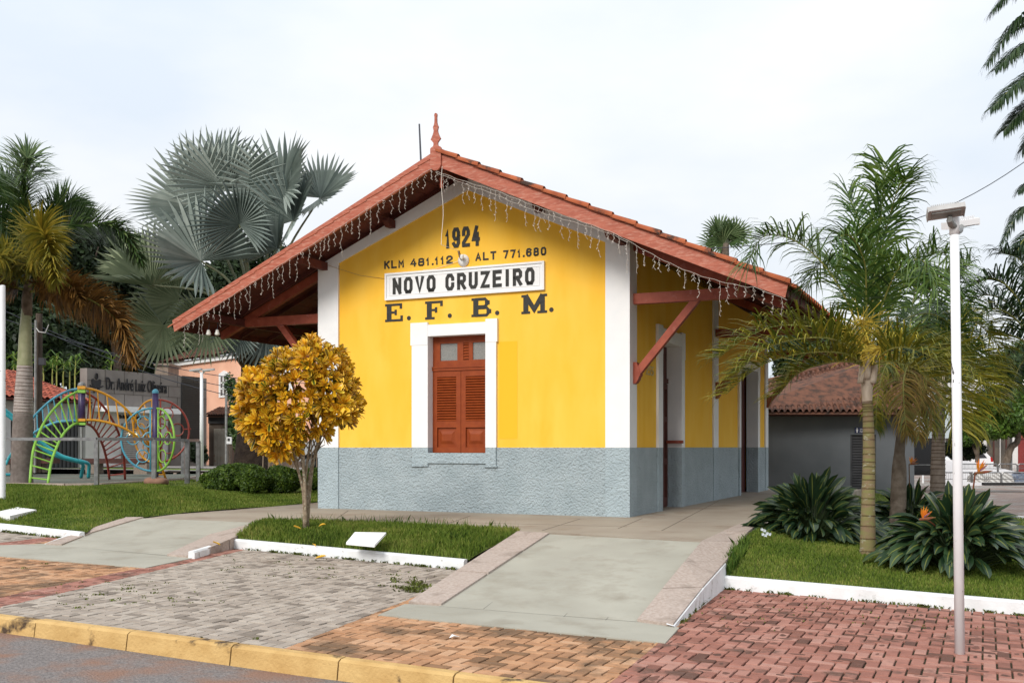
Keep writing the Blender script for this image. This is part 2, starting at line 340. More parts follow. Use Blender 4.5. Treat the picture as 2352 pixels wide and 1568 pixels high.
for m, zn, nm in zones:
    mb = MB(); bx0 = min(p[0] for p in zn)-.3; bx1 = max(p[0] for p in zn)+.3; by0 = min(p[1] for p in zn)-.3; by1 = max(p[1] for p in zn)+.3
    for q, rr, dz, ta, tb in bricks:
        if not (bx0 < q[0][0] < bx1 and by0 < q[0][1] < by1): continue
        pl = clip(q, zn)
        if len(pl) < 3: continue
        cx_ = sum(p[0] for p in pl)/len(pl); cy_ = sum(p[1] for p in pl)/len(pl)
        hh = lambda p: pz(*p)+dz+(p[0]-cx_)*ta*3+(p[1]-cy_)*tb*3
        k = len(pl); mb.rv = .12+.88*rr if random.random() > .06 else .05
        top = [(cx_+(p[0]-cx_)*.95, cy_+(p[1]-cy_)*.95, hh(p)) for p in pl]; mid = [(p[0], p[1], hh(p)-.005) for p in pl]
        bot = [(p[0], p[1], hh(p)-.03) for p in pl]
        mb.add(top+mid+bot, [tuple(range(k))]+[(i, (i+1) % k, k+(i+1) % k, k+i) for i in range(k)]+[(k+i, k+(i+1) % k, 2*k+(i+1) % k, 2*k+i) for i in range(k)])
        if k == 4 and random.random() < (.30 if m is m_brickr else .07):   # worn dark blot on the face of a paver
            ph = random.random()*6; ax_, ay_ = (Vector(top[1])-Vector(top[0]))*random.uniform(.16, .42), (Vector(top[3])-Vector(top[0]))*random.uniform(.16, .42); c_ = sum((Vector(p) for p in top), Vector())/4+Vector((0, 0, .0006))
            mb.add([c_+ax_*math.cos(a)*(1+.25*math.sin(a*3+ph))+ay_*math.sin(a)*(1+.25*math.cos(a*2+ph)) for a in np.linspace(0, 2*math.pi, 11)[:-1]], [tuple(range(10))], random.uniform(.0, .12))
    mo(nm, mb, m, **st)
# station platform
P_L1, P_R1 = onz(330, 1190), onz(585, 1199)
islBL, islBR = onz(600, 1198), onz(1183, 1219)
rtL, rtR = onz(1275, 1222), onz(1617, 1245)
rstT = onz(1708, 1231)
plat = [P_L1, P_R1, islBL, islBR, onz(1185, 1222), rtL, rtR, onz(1665, 1226), rstT, W(-2.35, .6), W(-2.35, 14), W(8.2, 14), W(8.0, .8), onz(540, 1170), onz(420, 1178)]
mb = MB(); mb.prism([p+Vector((0, 0, -.5)) for p in plat], (0, 0, .5)); mo('station_platform', mb, m_plat, **st)
# saw-cut joints in the platform slab
mb = MB()
for a, b in (((1245, 1218), (1332, 1191)), ((1420, 1213), (1475, 1190)), ((1000, 1212), (1080, 1184)), ((770, 1192), (800, 1172)), ((700, 1190), (1440, 1209)), ((1520, 1218), (1650, 1150))):
    p, q = onz(*a, .0), onz(*b, .0); mb.beam(p, q, .012, .006)
mo('platform_joints', mb, M('joint_line', (.17, .14, .11), rough=1), **st)
# ramps
def ruled(rows, name, m, n=8):
    mb = MB(); mb.grid(rows); return mo(name, mb, m, **st)
def lerp(a, b, t): return a+(b-a)*t
r1, r2 = pave(868, 1411, .010), pave(1528, 1475, .010)
mb = MB(); apr = [r1, r2, pave(1560, 1440, .010), pave(1463, 1426, .010), pave(1012, 1390, .010), pave(930, 1386, .010)]
mb.prism([p-Vector((0, 0, .05)) for p in apr], (0, 0, .05)); mo('ramp_apron', mb, m_conc, **st)
A0, A1, B0, B1 = pave(1012, 1391, .012), onz(1262, 1226, .004), pave(1463, 1427, .012), onz(1612, 1245, .004)
sdA = Vector((-.02, 0, -.0)); rows = []
for i in range(11):
    t = i/10; rows.append([lerp(lerp(A0, A1, t)+sdA, lerp(B0, B1, t)-sdA, j/8) for j in range(9)])
mb = MB(); mb.grid(rows)
mo('main_ramp', mb, m_conc, **st)
mb = MB()                                                   # trowelled joints and cracks in the ramp
for u0, v0, u1, v1 in ((1290, 1420, 1480, 1238), (1110, 1398, 1330, 1232), (1390, 1424, 1560, 1242)):
    def onr(u, v):
        a = (u-CX)/F; b = (HY-v)/F; n_ = (B0-A0).cross(A1-A0); y = n_.dot(A0-Vector((0, 0, EYE)))/n_.dot(Vector((a, 1, b))); return Vector((a*y, y, EYE+b*y))
    mb.beam(onr(u0, v0), onr(u1, v1), .008, .005)
random.seed(44)
for u0, v0, n_, du, dv in ((1370, 1330, 9, 6, 10), (1250, 1372, 8, 9, -7), (1480, 1300, 6, 3, 9)):      # hairline cracks
    u, v = u0, v0; ps = []
    for k in range(n_): ps.append(onr(u, v)+Vector((0, 0, .002))); u += du+random.uniform(-7, 7); v += dv+random.uniform(-4, 4)
    mb.tube(ps, .004, 4)
mo('ramp_joints', mb, M('ramp_joint_line', (.24, .235, .20), rough=1), **st)
SL_ = [pave(141, 1252, .012), onz(211, 1224, -.14), onz(330, 1189, .002)]; SR_ = [pave(383, 1276, .012), onz(487, 1227, -.14), onz(598, 1200, .002)]
rows = []
for i in range(13):
    t = i/6; k = min(1, int(t)); rows.append([lerp(lerp(SL_[k], SL_[k+1], t-k)-Vector((.08, 0, 0)), lerp(SR_[k], SR_[k+1], t-k)+Vector((.08, 0, 0)), j/8) for j in range(9)])
mb = MB(); mb.grid(rows); mo('side_ramp', mb, m_conc, **st)
mb = MB(); apr = [pave(-160, 1264, .010), pave(334, 1303, .010), pave(440, 1281, .010), pave(383, 1274, .010), pave(141, 1250, .010), pave(100, 1248, .010), pave(-160, 1256, .010)]
mb.prism([p-Vector((0, 0, .05)) for p in apr], (0, 0, .05)); mo('side_ramp_apron', mb, m_conc, **st)
def strip(pin, pout, name, m, hgt=.02, dep=.6, white=None, joints=True, n=3):
    """a run of kerbstones: inner and outer top edges as polylines of equal length"""
    mb = MB(); wm = MB()
    for i in range(len(pin)-1):
        for k in range(n):
            a, b = lerp(pin[i], pin[i+1], (k+.012)/n), lerp(pin[i], pin[i+1], (k+.988)/n); c, d = lerp(pout[i], pout[i+1], (k+.988)/n), lerp(pout[i], pout[i+1], (k+.012)/n)
            u = Vector((0, 0, hgt+random.uniform(-.004, .004))); dn = Vector((0, 0, -dep)); mb.rv = random.random()
            mb.prism([a+u, b+u, c+u, d+u], dn)
    o = mo(name, mb, m, **st)
    return o
random.seed(11)
lA0, lA1 = pave(937, 1386, .01), onz(1190, 1222); strip([lerp(A0, A1, t) for t in (0, .36, .7, 1)], [lerp(lA0, lA1, t) for t in (0, .36, .7, 1)], 'ramp_edging_stones_by_island', m_stone, .022, n=1)
rsi = [B0, lerp(B0, B1, .33), lerp(B0, B1, .68), B1, onz(1662, 1222), onz(1712, 1200)]
b2 = at(1665, 1294, 12.5); rso = [pave(1545, 1438, .015), lerp(pave(1545, 1438, .015), b2, .5)+Vector((0, 0, .02)), b2, at(1700, 1246, 13.45), at(1716, 1226, 14.1), onz(1742, 1206)]
strip(rsi, rso, 'ramp_edging_stones_by_lawn', m_stone, .025, n=1)
mb = MB()                                                   # its whitewashed flank
for i in range(2):
    a, b = rso[i], rso[i+1]; o = Vector((.012, -.008, .004)); o2 = Vector((.03, -.02, 0))
    mb.add([a+o, b+o, b+o2-Vector((0, 0, .55)), a+o2-Vector((0, 0, .3)), a+o-Vector((.07, -.03, -.016)), b+o-Vector((.06, -.05, -.016))], [(0, 1, 2, 3), (0, 1, 5, 4)])
mo('whitewashed_ramp_flank', mb, m_wkerb, **st)
strip(SR_, [pave(436, 1280, .015), onz(527, 1241, -.15), onz(604, 1203, -.01)], 'side_ramp_edging_stones_by_island', m_stone, .02, n=2)
strip(SL_, [pave(105, 1250, .012), onz(190, 1221, -.13), onz(290, 1189, -.01)], 'side_ramp_edging_stones_by_lawn', m_stone, .02, n=2)
mb = MB(); q = [pave(105, 1250, .0), onz(190, 1221, -.13)]
mb.prism([q[0]+Vector((-.05, -.02, 0)), q[1]+Vector((-.05, -.02, .025)), q[1]+Vector((.02, 0, .026)), q[0]+Vector((.02, 0, .026))], (0, 0, -.2)); mo('whitewashed_side_flank', mb, m_wkerb, **st)
# whitewashed kerbs
def kerb(pts, name, h=.15, th=.11, dep=.4, inward=1):
    mb = MB()
    for i in range(len(pts)-1):
        a, b = pts[i], pts[i+1]; t = (b-a).normalized(); s_ = Vector((-t.y, t.x, 0))*th*inward
        pr = lambda p: [p-Vector((0, 0, dep)), p+Vector((0, 0, h-.02)), p+s_*.2+Vector((0, 0, h)), p+s_*.85+Vector((0, 0, h)), p+s_-Vector((0, 0, dep))]
        A, B = pr(a), pr(b); n = 5
        mb.add(A+B, [tuple(range(n)), tuple(range(2*n-1, n-1, -1))]+[(i2, (i2+1) % n, n+(i2+1) % n, n+i2) for i2 in range(n)])
    mo(name, mb, m_wkerb, **st)
ik = [G['isl'], lerp(G['isl'], G['isr'], .5), G['isr']]
kerb(ik, 'island_kerb', .135)
kerb([pave(447, 1283, .0), G['isl']], 'island_kerb_return', .10, .1)
rk = [G['rk0'], lerp(G['rk0'], G['rk1'], .5), G['rk1'], line_at(G['rk0'], G['rk1'], 1.9)]
kerb(rk, 'right_lawn_kerb', .15)
lk = [line_at(G['lk0'], pave(185, 1240), -1.2), G['lk0'], pave(185, 1243)]
lk = [pave(-230, 1196), G['lk0'], pave(182, 1240)]
kerb(lk, 'left_lawn_kerb', .12)
# lawns: ruled sheets with a little unevenness, grass blades on top
def nse(x, y): return .5*math.sin(x*1.7+y*.9)+.3*math.sin(x*3.1-y*2.3+1)+.2*math.sin(y*4.3+x*.7)
def resamp(pts, n):
    ds = [0]
    for a, b in zip(pts, pts[1:]): ds.append(ds[-1]+(b-a).length)
    o = []
    for i in range(n):
        t = ds[-1]*i/(n-1); k = max(0, min(len(pts)-2, int(np.searchsorted(ds, t, side='right'))-1))
        o.append(lerp(pts[k], pts[k+1], (t-ds[k])/max(1e-9, ds[k+1]-ds[k])))
    return o
def lawn(name, rails, nu, nv, bulge=0.0, amp=.02):
    rr = [resamp(r, nu) for r in rails]; rows = []
    for j in range(nv):
        t = j/(nv-1)*(len(rr)-1); k = min(len(rr)-2, int(t)); row = []
        for i in range(nu):
            p = lerp(rr[k][i], rr[k+1][i], t-k); e = math.sin(math.pi*j/(nv-1))**.6
            row.append(p+Vector((0, 0, (bulge+amp*nse(p.x, p.y))*e)))
        rows.append(row)
    mb = MB(); mb.grid(rows); mo(name, mb, m_lawn, smooth=True, **st)
    return np.array([[tuple(p) for p in r] for r in rows])
def blades(name, surf, dens, h, wd, m, label, ymax=99, lean=.5, hvar=.5, mask=None, vis=True):
    v00, v10, v01, v11 = surf[:-1, :-1].reshape(-1, 3), surf[1:, :-1].reshape(-1, 3), surf[:-1, 1:].reshape(-1, 3), surf[1:, 1:].reshape(-1, 3)
    ar = np.linalg.norm(np.cross(v10-v00, v01-v00), axis=1); cc = (v00+v11)/2
    d_ = dens(cc) if callable(dens) else np.full(len(ar), dens); num = np.random.poisson(ar*d_)
    idx = np.repeat(np.arange(len(ar)), num); a, b = np.random.rand(len(idx), 1), np.random.rand(len(idx), 1)
    p = (v00[idx]*(1-a)+v10[idx]*a)*(1-b)+(v01[idx]*(1-a)+v11[idx]*a)*b
    hh = h(p) if callable(h) else np.full(len(p), h)
    hh = hh*(1-hvar+2*hvar*np.random.rand(len(p))); an = np.random.rand(len(p))*6.283; la = np.random.rand(len(p))*6.283; le = np.random.rand(len(p))*lean
    s_ = np.stack([np.cos(an), np.sin(an), 0*an], 1)*(wd*(.6+.8*np.random.rand(len(p))))[:, None]/2
    tip = p+np.stack([np.cos(la)*le*hh, np.sin(la)*le*hh, hh], 1); midp = p+np.stack([np.cos(la)*le*hh*.3, np.sin(la)*le*hh*.3, hh*.6], 1)
    p = p-np.array([0, 0, .01])
    q = np.stack([p-s_, p+s_, midp+s_*.8, tip, midp-s_*.8], 1)
    clump = np.array([.5+.25*nse(x*2, y*2) for x, y in p[:, :2]])
    return mo(name, npmesh(name, q, 5, np.clip(clump+np.random.randn(len(p))*.22, 0, 1)), m, kind='stuff', label=label, cat='grass')
up = lambda p, z: p+Vector((0, 0, z))
kin = lambda p, a, b, z, th=.1: up(p+Vector((-(b-a).y, (b-a).x, 0)).normalized()*th, z)
i0, i1 = kin(G['isl'], *ik[:3:2], .125), kin(G['isr'], *ik[:3:2], .125)
isl_s = lawn('island_lawn', [[i0, lerp(i0, i1, .5), i1+Vector((.02, 0, 0))], [lerp(i0, onz(603, 1208), .55)+Vector((-.05, 0, 0)), lerp(lerp(i0, i1, .5), onz(860, 1205), .55), lerp(i1, islBR, .55)+Vector((.12, -.05, 0))], [onz(612, 1199, -.01), onz(720, 1200, -.01), onz(900, 1205, -.01), islBR+Vector((.08, .02, -.01))]], 40, 16, .045, .02)
blades('island_grass', isl_s, 3600, lambda p: .062+.035*(np.abs(p[:, 1]-16.0) < .9)*0, .011, m_grass, 'short green grass on the small kerbed island before the yellow station')
edge = np.stack([isl_s[-2], isl_s[-1]+np.array([0, .08, 0])], 0)
blades('tall_edge_grass', edge, 420, .12, .010, m_grassd, 'taller grass fringe along the back edge of the small island', lean=.7)
ki0, ki1 = kin(G['rk0'], rk[0], rk[2], .13), kin(rk[3], rk[0], rk[2], .13)
rl_m0, rl_m1 = at(1672, 1285, 12.75), Vector((11, 14.5, -.44))
rl_s = lawn('right_lawn', [[ki0, ki1], [rl_m0, lerp(rl_m0, rl_m1, .5), rl_m1], [at(1712, 1232, 14.0), Vector((6, 17, -.33)), Vector((10.6, 18.5, -.4))], [W(-2.45, 2.5, -.06), Vector((8, 20, -.34)), Vector((10.9, 21.5, -.36))], [W(-2.45, 12, -.1), Vector((10, 27.5, -.36)), Vector((10.9, 27, -.36))], [Vector((9.2, 34.9, -.36)), Vector((11, 34.9, -.36)), Vector((13.1, 34.9, -.36))]], 44, 40, .02, .02)
blades('right_lawn_grass', rl_s, lambda c: np.where(c[:, 1] < 17, 3000, 300), .034, .010, m_grass, 'trimmed green lawn under the bird of paradise clumps at right')
edge = np.stack([rl_s[0:14, 1], rl_s[0:14, 0]+np.array([.0, 0, .0])], 0)
blades('ramp_side_grass', edge, 1500, .12, .011, m_grassd, 'longer grass tufts against the right side of the main ramp', lean=.7)
lA = [kin(pave(-230, 1196), lk[0], lk[1], .1), kin(lk[1], lk[1], lk[2], .1), kin(lk[2], lk[1], lk[2], .1), ]
PG = lambda u, v, z=.26: onz(u, v, z)
ll_s = lawn('left_lawn', [lA+[onz(225, 1207, -.09)],
    [onz(-160, 1170, .0), onz(0, 1178, .0), onz(150, 1195, .0), onz(318, 1187, .0)],
    [PG(-150, 1127, .2), PG(60, 1125, .26), PG(230, 1128, .27), PG(380, 1135, .22), onz(545, 1168, .01)],
    [PG(-150, 1111), PG(60, 1113, .28), PG(150, 1114), PG(230, 1113), PG(380, 1107), PG(440, 1100), PG(560, 1120, .14), W(7.5, .5, .01)],
    [Vector((-19, 26.2, .26)), Vector((-12, 25.7, .26)), Vector((-10.2, 26.6, .26)), Vector((-9, 28.5, .25)), Vector((-8.2, 33, .24)), W(8.1, 13, .08)]], 54, 34, .0, .02)
def lh(p):
    pp = np.array([PG(60, 1125, .26)[0], PG(60, 1125, .26)[1]]); dd = np.hypot((p[:, 0]+8.6)*.75, (p[:, 1]-20.6)*.8)
    return .030+.10*np.clip(1.25-dd/2.2, 0, 1)*(.6+.4*np.sin(p[:, 0]*5)*np.sin(p[:, 1]*4))
blades('left_lawn_grass', ll_s, lambda c: np.where(c[:, 1] < 25.8, 1500, 250), lh, .012, m_grass, 'green lawn rising to the playground at left, shaggy round the palm')
# playground pad, street grass strips and street at the left
mb = MB(); pg = [Vector((-22, 26.0, .275)), PG(40, 1112, .275), PG(150, 1113.5, .275), PG(235, 1112.5, .275), PG(340, 1106, .275), PG(430, 1099.5, .275), PG(462, 1093, .275), PG(470, 1086, .275), PG(440, 1081, .275), Vector((-11.5, 35.5, .275)), Vector((-26, 35.5, .275))]
mb.prism([p-Vector((0, 0, .3)) for p in pg], (0, 0, .3)); mo('playground_surface', mb, M('worn_green_rubber', (.115, .135, .11), (.15, .15, .125), scale=1.5, rough=.95, stain=(.14, .11, .085), sscale=.6, slo=.5, shi=.7), **st)
mb = MB()
for i in range(9): mb.beam(up(pg[i], -.02), up(pg[i+1], -.02), .1, .12)
mo('playground_edging', mb, M('pale_pink_edging', (.42, .33, .28), (.34, .27, .22), scale=10, rough=.9), **st)
mb = MB(); mb.grid([[Vector((x, y+.0, gz(x, y)+.02)) for x in np.linspace(-30, -4, 14)] for y in (36.2, 38.4)])
mo('verge_lawn', mb, M('lime_verge', (.13, .19, .025), (.09, .14, .02), scale=3, rough=1), **st)  # lime green is the verge grass's own colour
mb = MB(); mb.grid([[Vector((x, y, gz(x, y)+.045)) for x in np.linspace(-30, 3, 14)] for y in (35.55, 36.25)]); mb.grid([[Vector((x, y, gz(x, y)+.05)) for x in np.linspace(-30, 3, 14)] for y in (38.3, 41)])
mo('back_street', mb, M('pale_street', (.30, .28, .26), (.24, .22, .21), scale=2, rough=.95), **st)
# brick plaza at the right
m_plaza = M('plaza_pavers', (.34, .26, .22), (.27, .21, .19), scale=2, rough=.9, stain=(.36, .34, .31), sscale=.5, slo=.5, shi=.56)
bt = N(m_plaza.node_tree, 'ShaderNodeTexBrick'); _t = m_plaza.node_tree
bt.inputs['Scale'].default_value = 1; bt.inputs['Brick Width'].default_value = .42; bt.inputs['Row Height'].default_value = .21; bt.inputs['Mortar Size'].default_value = .02
bt.inputs['Color1'].default_value = (1, 1, 1, 1); bt.inputs['Color2'].default_value = (.85, .83, .82, 1); bt.inputs['Mortar'].default_value = (.4, .38, .36, 1)
_tc = N(_t, 'ShaderNodeTexCoord'); _t.links.new(_tc.outputs['Object'], bt.inputs['Vector'])
_p = _t.nodes['Principled BSDF']; _src = _p.inputs['Base Color'].links[0].from_socket
_m = N(_t, 'ShaderNodeMix', data_type='RGBA', blend_type='MULTIPLY'); _m.inputs[0].default_value = 1
_t.links.new(_src, _m.inputs[6]); _t.links.new(bt.outputs['Color'], _m.inputs[7]); _t.links.new(_m.outputs[2], _p.inputs['Base Color'])
mb = MB(); mb.grid([[Vector((x, y, -.40+.004)) for x in np.linspace(9, 60, 10)] for y in (14.5, 20, 36, 60, 90)]); mo('plaza_paving', mb, m_plaza, **st)
mb = MB()
for a, b in ((Vector((11.0, 21.6, -.4)), Vector((10.8, 18.6, -.42))), (Vector((11.0, 21.6, -.4)), Vector((11.0, 27, -.4)))): mb.beam(up(a, .03), up(b, .03), .12, .14)
mo('plaza_kerb', mb, m_wkerb, **st)
# weeds in the joints, litter
def tufts(name, spots, label):
    v, r = [], []
    for p, rad, n, h in spots:
        for _ in range(n):
            a, d_ = random.random()*6.283, rad*math.sqrt(random.random()); q = onp(Vector((p.x+math.cos(a)*d_*1.6, p.y+math.sin(a)*d_, 0)), 0)
            a2 = random.random()*6.283; hh = h*random.uniform(.3, 1); ln = Vector((math.cos(a2), math.sin(a2), 0)); s_ = Vector((-ln.y, ln.x, 0))*.007
            t = q+ln*hh*random.uniform(.3, 1.6)+Vector((0, 0, hh)); v += [q-s_, q+s_, (q+t)/2+s_+Vector((0, 0, .008)), t, (q+t)/2-s_+Vector((0, 0, .008))]; r.append(random.random())
    return mo(name, npmesh(name, [tuple(x) for x in v], 5, r), m_weed, kind='stuff', label=label, cat='weeds')
sp = [(pave(u, v), rad*.8, n//2+2, .022) for u, v, rad, n in ((226, 1366, .05, 26), (290, 1352, .06, 20), (262, 1378, .05, 16), (180, 1396, .05, 18), (352, 1362, .04, 12), (540, 1302, .09, 24), (520, 1309, .06, 14), (390, 1375, .04, 9), (580, 1468, .05, 10), (700, 1286, .05, 10), (760, 1305, .04, 8), (640, 1290, .03, 8), (875, 1345, .05, 10), (100, 1295, .05, 12), (60, 1305, .05, 10), (455, 1465, .04, 7))]
sp += [(pave(950+random.gauss(0, 14), 1352+random.gauss(0, 11)), .05, 22, .05) for _ in range(13)]+[(pave(900+random.random()*60, 1318+random.random()*45), .04, 8, .035) for _ in range(14)]
for i in range(110):
    u = random.uniform(120, 1000); sp.append((pave(u, random.uniform(1275, 1330)+(.0 if u > 520 else 60)), .025, 3, .014))
for i in range(60): t = random.random(); sp.append((onp(lerp(G['isl'], G['isr'], t)+Vector((0, -.03, 0))), .03, 5 if random.random() < .75 else 16, .045))
for i in range(55): t = random.random(); sp.append((onp(lerp(G['rk0'], G['rk1'], t)+Vector((0, -.03, 0))), .03, 4 if random.random() < .8 else 14, .04))
for i in range(26): sp.append((onp(lerp(pave(1562, 1432), G['rk0'], random.random())), .03, 6, .05))
for i in range(18): sp.append((pave(1640+random.random()*40, 1352-random.random()*8), .04, 9, .06))
for i in range(70): sp.append((pave(random.uniform(1600, 2300), random.uniform(1365, 1450)), .02, 2, .015))
for i in range(40): t = random.random(); sp.append((onp(lerp(G['lk0'], pave(182, 1240), t)+Vector((.02, -.04, 0))), .04, 7, .05))
random.seed(21); tufts('weed', sp, 'small green weeds growing between the pavers of the pavement')
m_leafy = M('fallen_leaf_yellow', (.62, .36, .03), rough=.6)
FL = [(735, 1282, 'yellow fallen leaf on grey pavers just below the island kerb', .08, pave), (722, 1254, 'yellow fallen leaf lying on top of the white island kerb', .05, lambda u, v: pave(u, v, .14)), (498, 1250, 'yellow fallen leaf on the stone edging of the side ramp', .07, lambda u, v: onz(u, v, -.12)),
      (740, 1208, 'small yellow fallen leaf in island grass left of the white slab', .05, lambda u, v: onz(u, v, .06)), (683, 1213, 'small yellow leaf in the grass at the croton trunk', .06, lambda u, v: onz(u, v, .07))]
for u, v, lb, sz, fn in FL:
    p = fn(u, v); mb = MB(); a = random.random()*3
    d1 = Vector((math.cos(a), math.sin(a)*.6, .25)); d2 = Vector((-math.sin(a), math.cos(a), .35))
    pts = [p+d1*sz*x+d2*sz*y*.35+Vector((0, 0, .012+.02*abs(y))) for x, y in ((-1, 0), (-.5, .8), (.2, 1), (.8, .6), (1.1, 0), (.8, -.6), (.2, -1), (-.5, -.8))]
    mb.prism(pts, (0, 0, .003)); mo('fallen_leaf', mb, m_leafy, label=lb, cat='leaf', group='fallen yellow leaves')
mb = MB(); p = pave(1043, 1466); mb.prism([p+Vector((x, y, .01+z)) for x, y, z in ((-.04, -.02, 0), (.0, -.035, .02), (.045, -.01, .01), (.035, .04, .0), (-.02, .035, .02))], (0, 0, .004))
mo('paper_scrap', mb, m_white, label='crumpled white scrap of paper lying on the orange pavers', cat='litter')
def slab(name, quad, lb, th=.06):
    mb = MB(); mb.prism([q-Vector((0, 0, th)) for q in quad], (0, 0, th)); mo(name, mb, m_white, label=lb, cat='slab')
slab('concrete_slab', [onz(795, 1245, -.075), onz(860, 1251, -.09), onz(887, 1222, .035), onz(815, 1221, .04)], 'white concrete cover lying in the grass of the small island', .03)
slab('concrete_slab', [onz(-20, 1178, .06), onz(23, 1184, .055), onz(84, 1170, .09), onz(40, 1164, .095)], 'white concrete cover on the left lawn by the pole', .09)
# ------------------------------------------------------------------ the yellow station
stn = thing('station_building', 'yellow and white railway station with red gabled roof and blue grey plinth', 'station', R0, -TH)
WID, LEN, EAV = 6.31, 12.41, .45
RA, RZ, RS = 3.12, 6.36, .449                     # ridge: distance along the front, height; slope
rl = lambda s: RZ-RS*abs(s-RA)                    # top line of the bargeboards
S = lambda s, q, z: (-s, q, z)
def sb(mb, s0, s1, q0, q1, z0, z1): return mb.box(-s1, -s0, q0, q1, z0, z1)
def sp_(name, mb, m, parent=stn, **kw): return mo(name, mb, m, parent, local=True, **kw)
wt = lambda s: rl(s)-.14
ZW = 1.19
oS0, oS1, oZ0, oZ1 = 2.69, 3.89, 1.09, 3.26
mb = MB()
fp = lambda pts, q=0: mb.poly([S(s, q, z) for s, z in pts])
fp([(oS1, 0), (WID, 0), (WID, wt(WID)), (oS1, wt(oS1))]); fp([(0, 0), (oS0, 0), (oS0, wt(oS0)), (0, wt(0))])
fp([(oS0, oZ1), (oS1, oZ1), (oS1, wt(oS1)), (RA, wt(RA)), (oS0, wt(oS0))]); fp([(oS0, 0), (oS1, 0), (oS1, oZ0), (oS0, oZ0)])
d1a, d1b, d1z, d2a, d2b = 1.94, 3.27, 3.2, 8.8, 10.9
hp_ = lambda q0, q1, z0, z1, s=0: mb.poly([S(s, q0, z0), S(s, q1, z0), S(s, q1, z1), S(s, q0, z1)])
hw = wt(0)-.02
hp_(0, d1a, 0, hw); hp_(d1b, d2a, 0, hw); hp_(d2b, LEN, 0, hw); hp_(d1a, d1b, d1z, hw); hp_(d2a, d2b, d1z, hw)
hp_(0, LEN, 0, wt(WID), WID); fp([(0, 0), (WID, 0), (WID, wt(WID)), (RA, wt(RA)), (0, wt(0))], LEN)
sp_('wall', mb, m_yellow)
# patch of newer paint right of the window
mb = MB(); sb(mb, 2.08, 2.44, -.003, .0, 1.35, 3.1); sp_('paint_patch', mb, M('newer_yellow_paint', (.86, .46, .022), rough=.85), label='slightly darker rectangle of yellow paint')
# plinth
mb = MB()
sb(mb, .39, 2.5, -.022, -.001, 0, ZW); sb(mb, 4.2, 5.89, -.022, -.001, 0, ZW); sb(mb, 2.5, 4.2, -.022, -.001, 0, .91)
for a, b in ((.35, 1.66), (3.5, 6.0), (6.46, 8.62), (11.15, LEN)): mb.box(.001, .022, a, b, 0, ZW)
mb.box(-WID-.022, -WID-.001, 0, LEN, 0, ZW)
sp_('plinth', mb, m_wains)
# corner pilasters and gable band
def pil(name, boxes):
    mb = MB(); mg = MB()
    for x0, x1, y0, y1, zt in boxes: mb.box(x0, x1, y0, y1, ZW, zt); mg.box(x0-.001, x1+.001, y0-.001, y1+.001, 0, ZW-.001)
    o = sp_(name, mb, m_white); sp_('pilaster_base', mg, m_wains2, o); return o
pil('pilaster', [(-.40, .04, -.042, -.001, rl(.2)-.3), (.001, .04, -.001, .36, hw-.05)])
pil('pilaster', [(-WID-.04, -5.88, -.042, -.001, rl(6.1)-.3), (-WID-.04, -WID-.001, -.001, .36, hw-.05)])
for a, b in ((6.0, 6.46), (LEN-.4, LEN)): pil('pilaster', [(.001, .035, a, b, hw-.05)])
mb = MB()
for pts in ([(3.07, 5.90), (5.88, 4.77), (5.88, rl(5.88)-.17), (3.07, rl(3.07)-.17)], [(3.07, 5.90), (.40, 4.73), (.40, rl(.40)-.17), (3.07, rl(3.07)-.17)]):
    mb.prism([S(s, -.04, z) for s, z in pts], (0, .039, 0))
for s0, s1 in ((5.88, WID+.04), (-.04, .40)):
    mb.prism([S(s0, -.0415, rl(s0)-.17), S(s1, -.0415, rl(s1)-.17), S(s1, -.0415, min(rl(s0), rl(s1))-.34), S(s0, -.0415, min(rl(s0), rl(s1))-.34)], (0, .04, 0))
sp_('gable_band', mb, m_white)
# window: surround, reveal, shutters, transom
win = sp_('window', MB().box(-oS1, -oS0, .19, .215, oZ0, oZ1), m_shut)
mb = MB(); T = -.055
sb(mb, oS1, 4.23, T, -.001, ZW, 3.1); sb(mb, 2.48, oS0, T, -.001, ZW, 3.1); sb(mb, oS0, oS1, T, -.001, oZ1, 3.1) if oZ1 < 3.1 else None
sb(mb, oS1, 4.255, T-.006, -.001, 3.1, 3.52); sb(mb, 2.455, oS0, T-.006, -.001, 3.1, 3.52); sb(mb, oS0, oS1, T, -.001, oZ1, 3.47)
sb(mb, oS1-.004, oS1+.001, T, .19, ZW, oZ1); sb(mb, oS0-.001, oS0+.004, T, .19, ZW, oZ1); sb(mb, oS0, oS1, T+.003, .19, oZ1-.004, oZ1+.001)
sp_('surround', mb, m_white, win)
mb = MB()
sb(mb, oS1, 4.225, T+.002, -.001, .84, ZW); sb(mb, 2.485, oS0, T+.002, -.001, .84, ZW); sb(mb, oS0, oS1, T+.002, .19, .90, oZ0)
sb(mb, oS1-.004, oS1, T+.004, .19, oZ0, ZW); sb(mb, oS0, oS0+.004, T+.004, .19, oZ0, ZW)
sb(mb, 4.0, 4.25, T-.004, -.001, .835, .855); sb(mb, 2.46, 2.72, T-.004, -.001, .835, .855)
sp_('sill', mb, m_wains2, win)
ZT = 2.62                                           # transom bar
mb = MB()
q0, q1 = .145, .19
sb(mb, oS0+.004, oS1-.004, q0-.03, q1, ZT, ZT+.05); sb(mb, oS0+.004, oS1-.004, q0-.045, q1, ZT+.05, ZT+.075)
sb(mb, oS0+.004, oS1-.004, q0, q1, 3.13, oZ1-.004); sb(mb, oS0+.004, oS1-.004, q0, q1, ZT+.075, ZT+.19)
for a, b in ((oS0+.004, 2.72), (3.05, 3.13), (3.245, 3.37), (3.73, oS1-.004)): sb(mb, a, b, q0, q1, ZT+.19, 3.13)
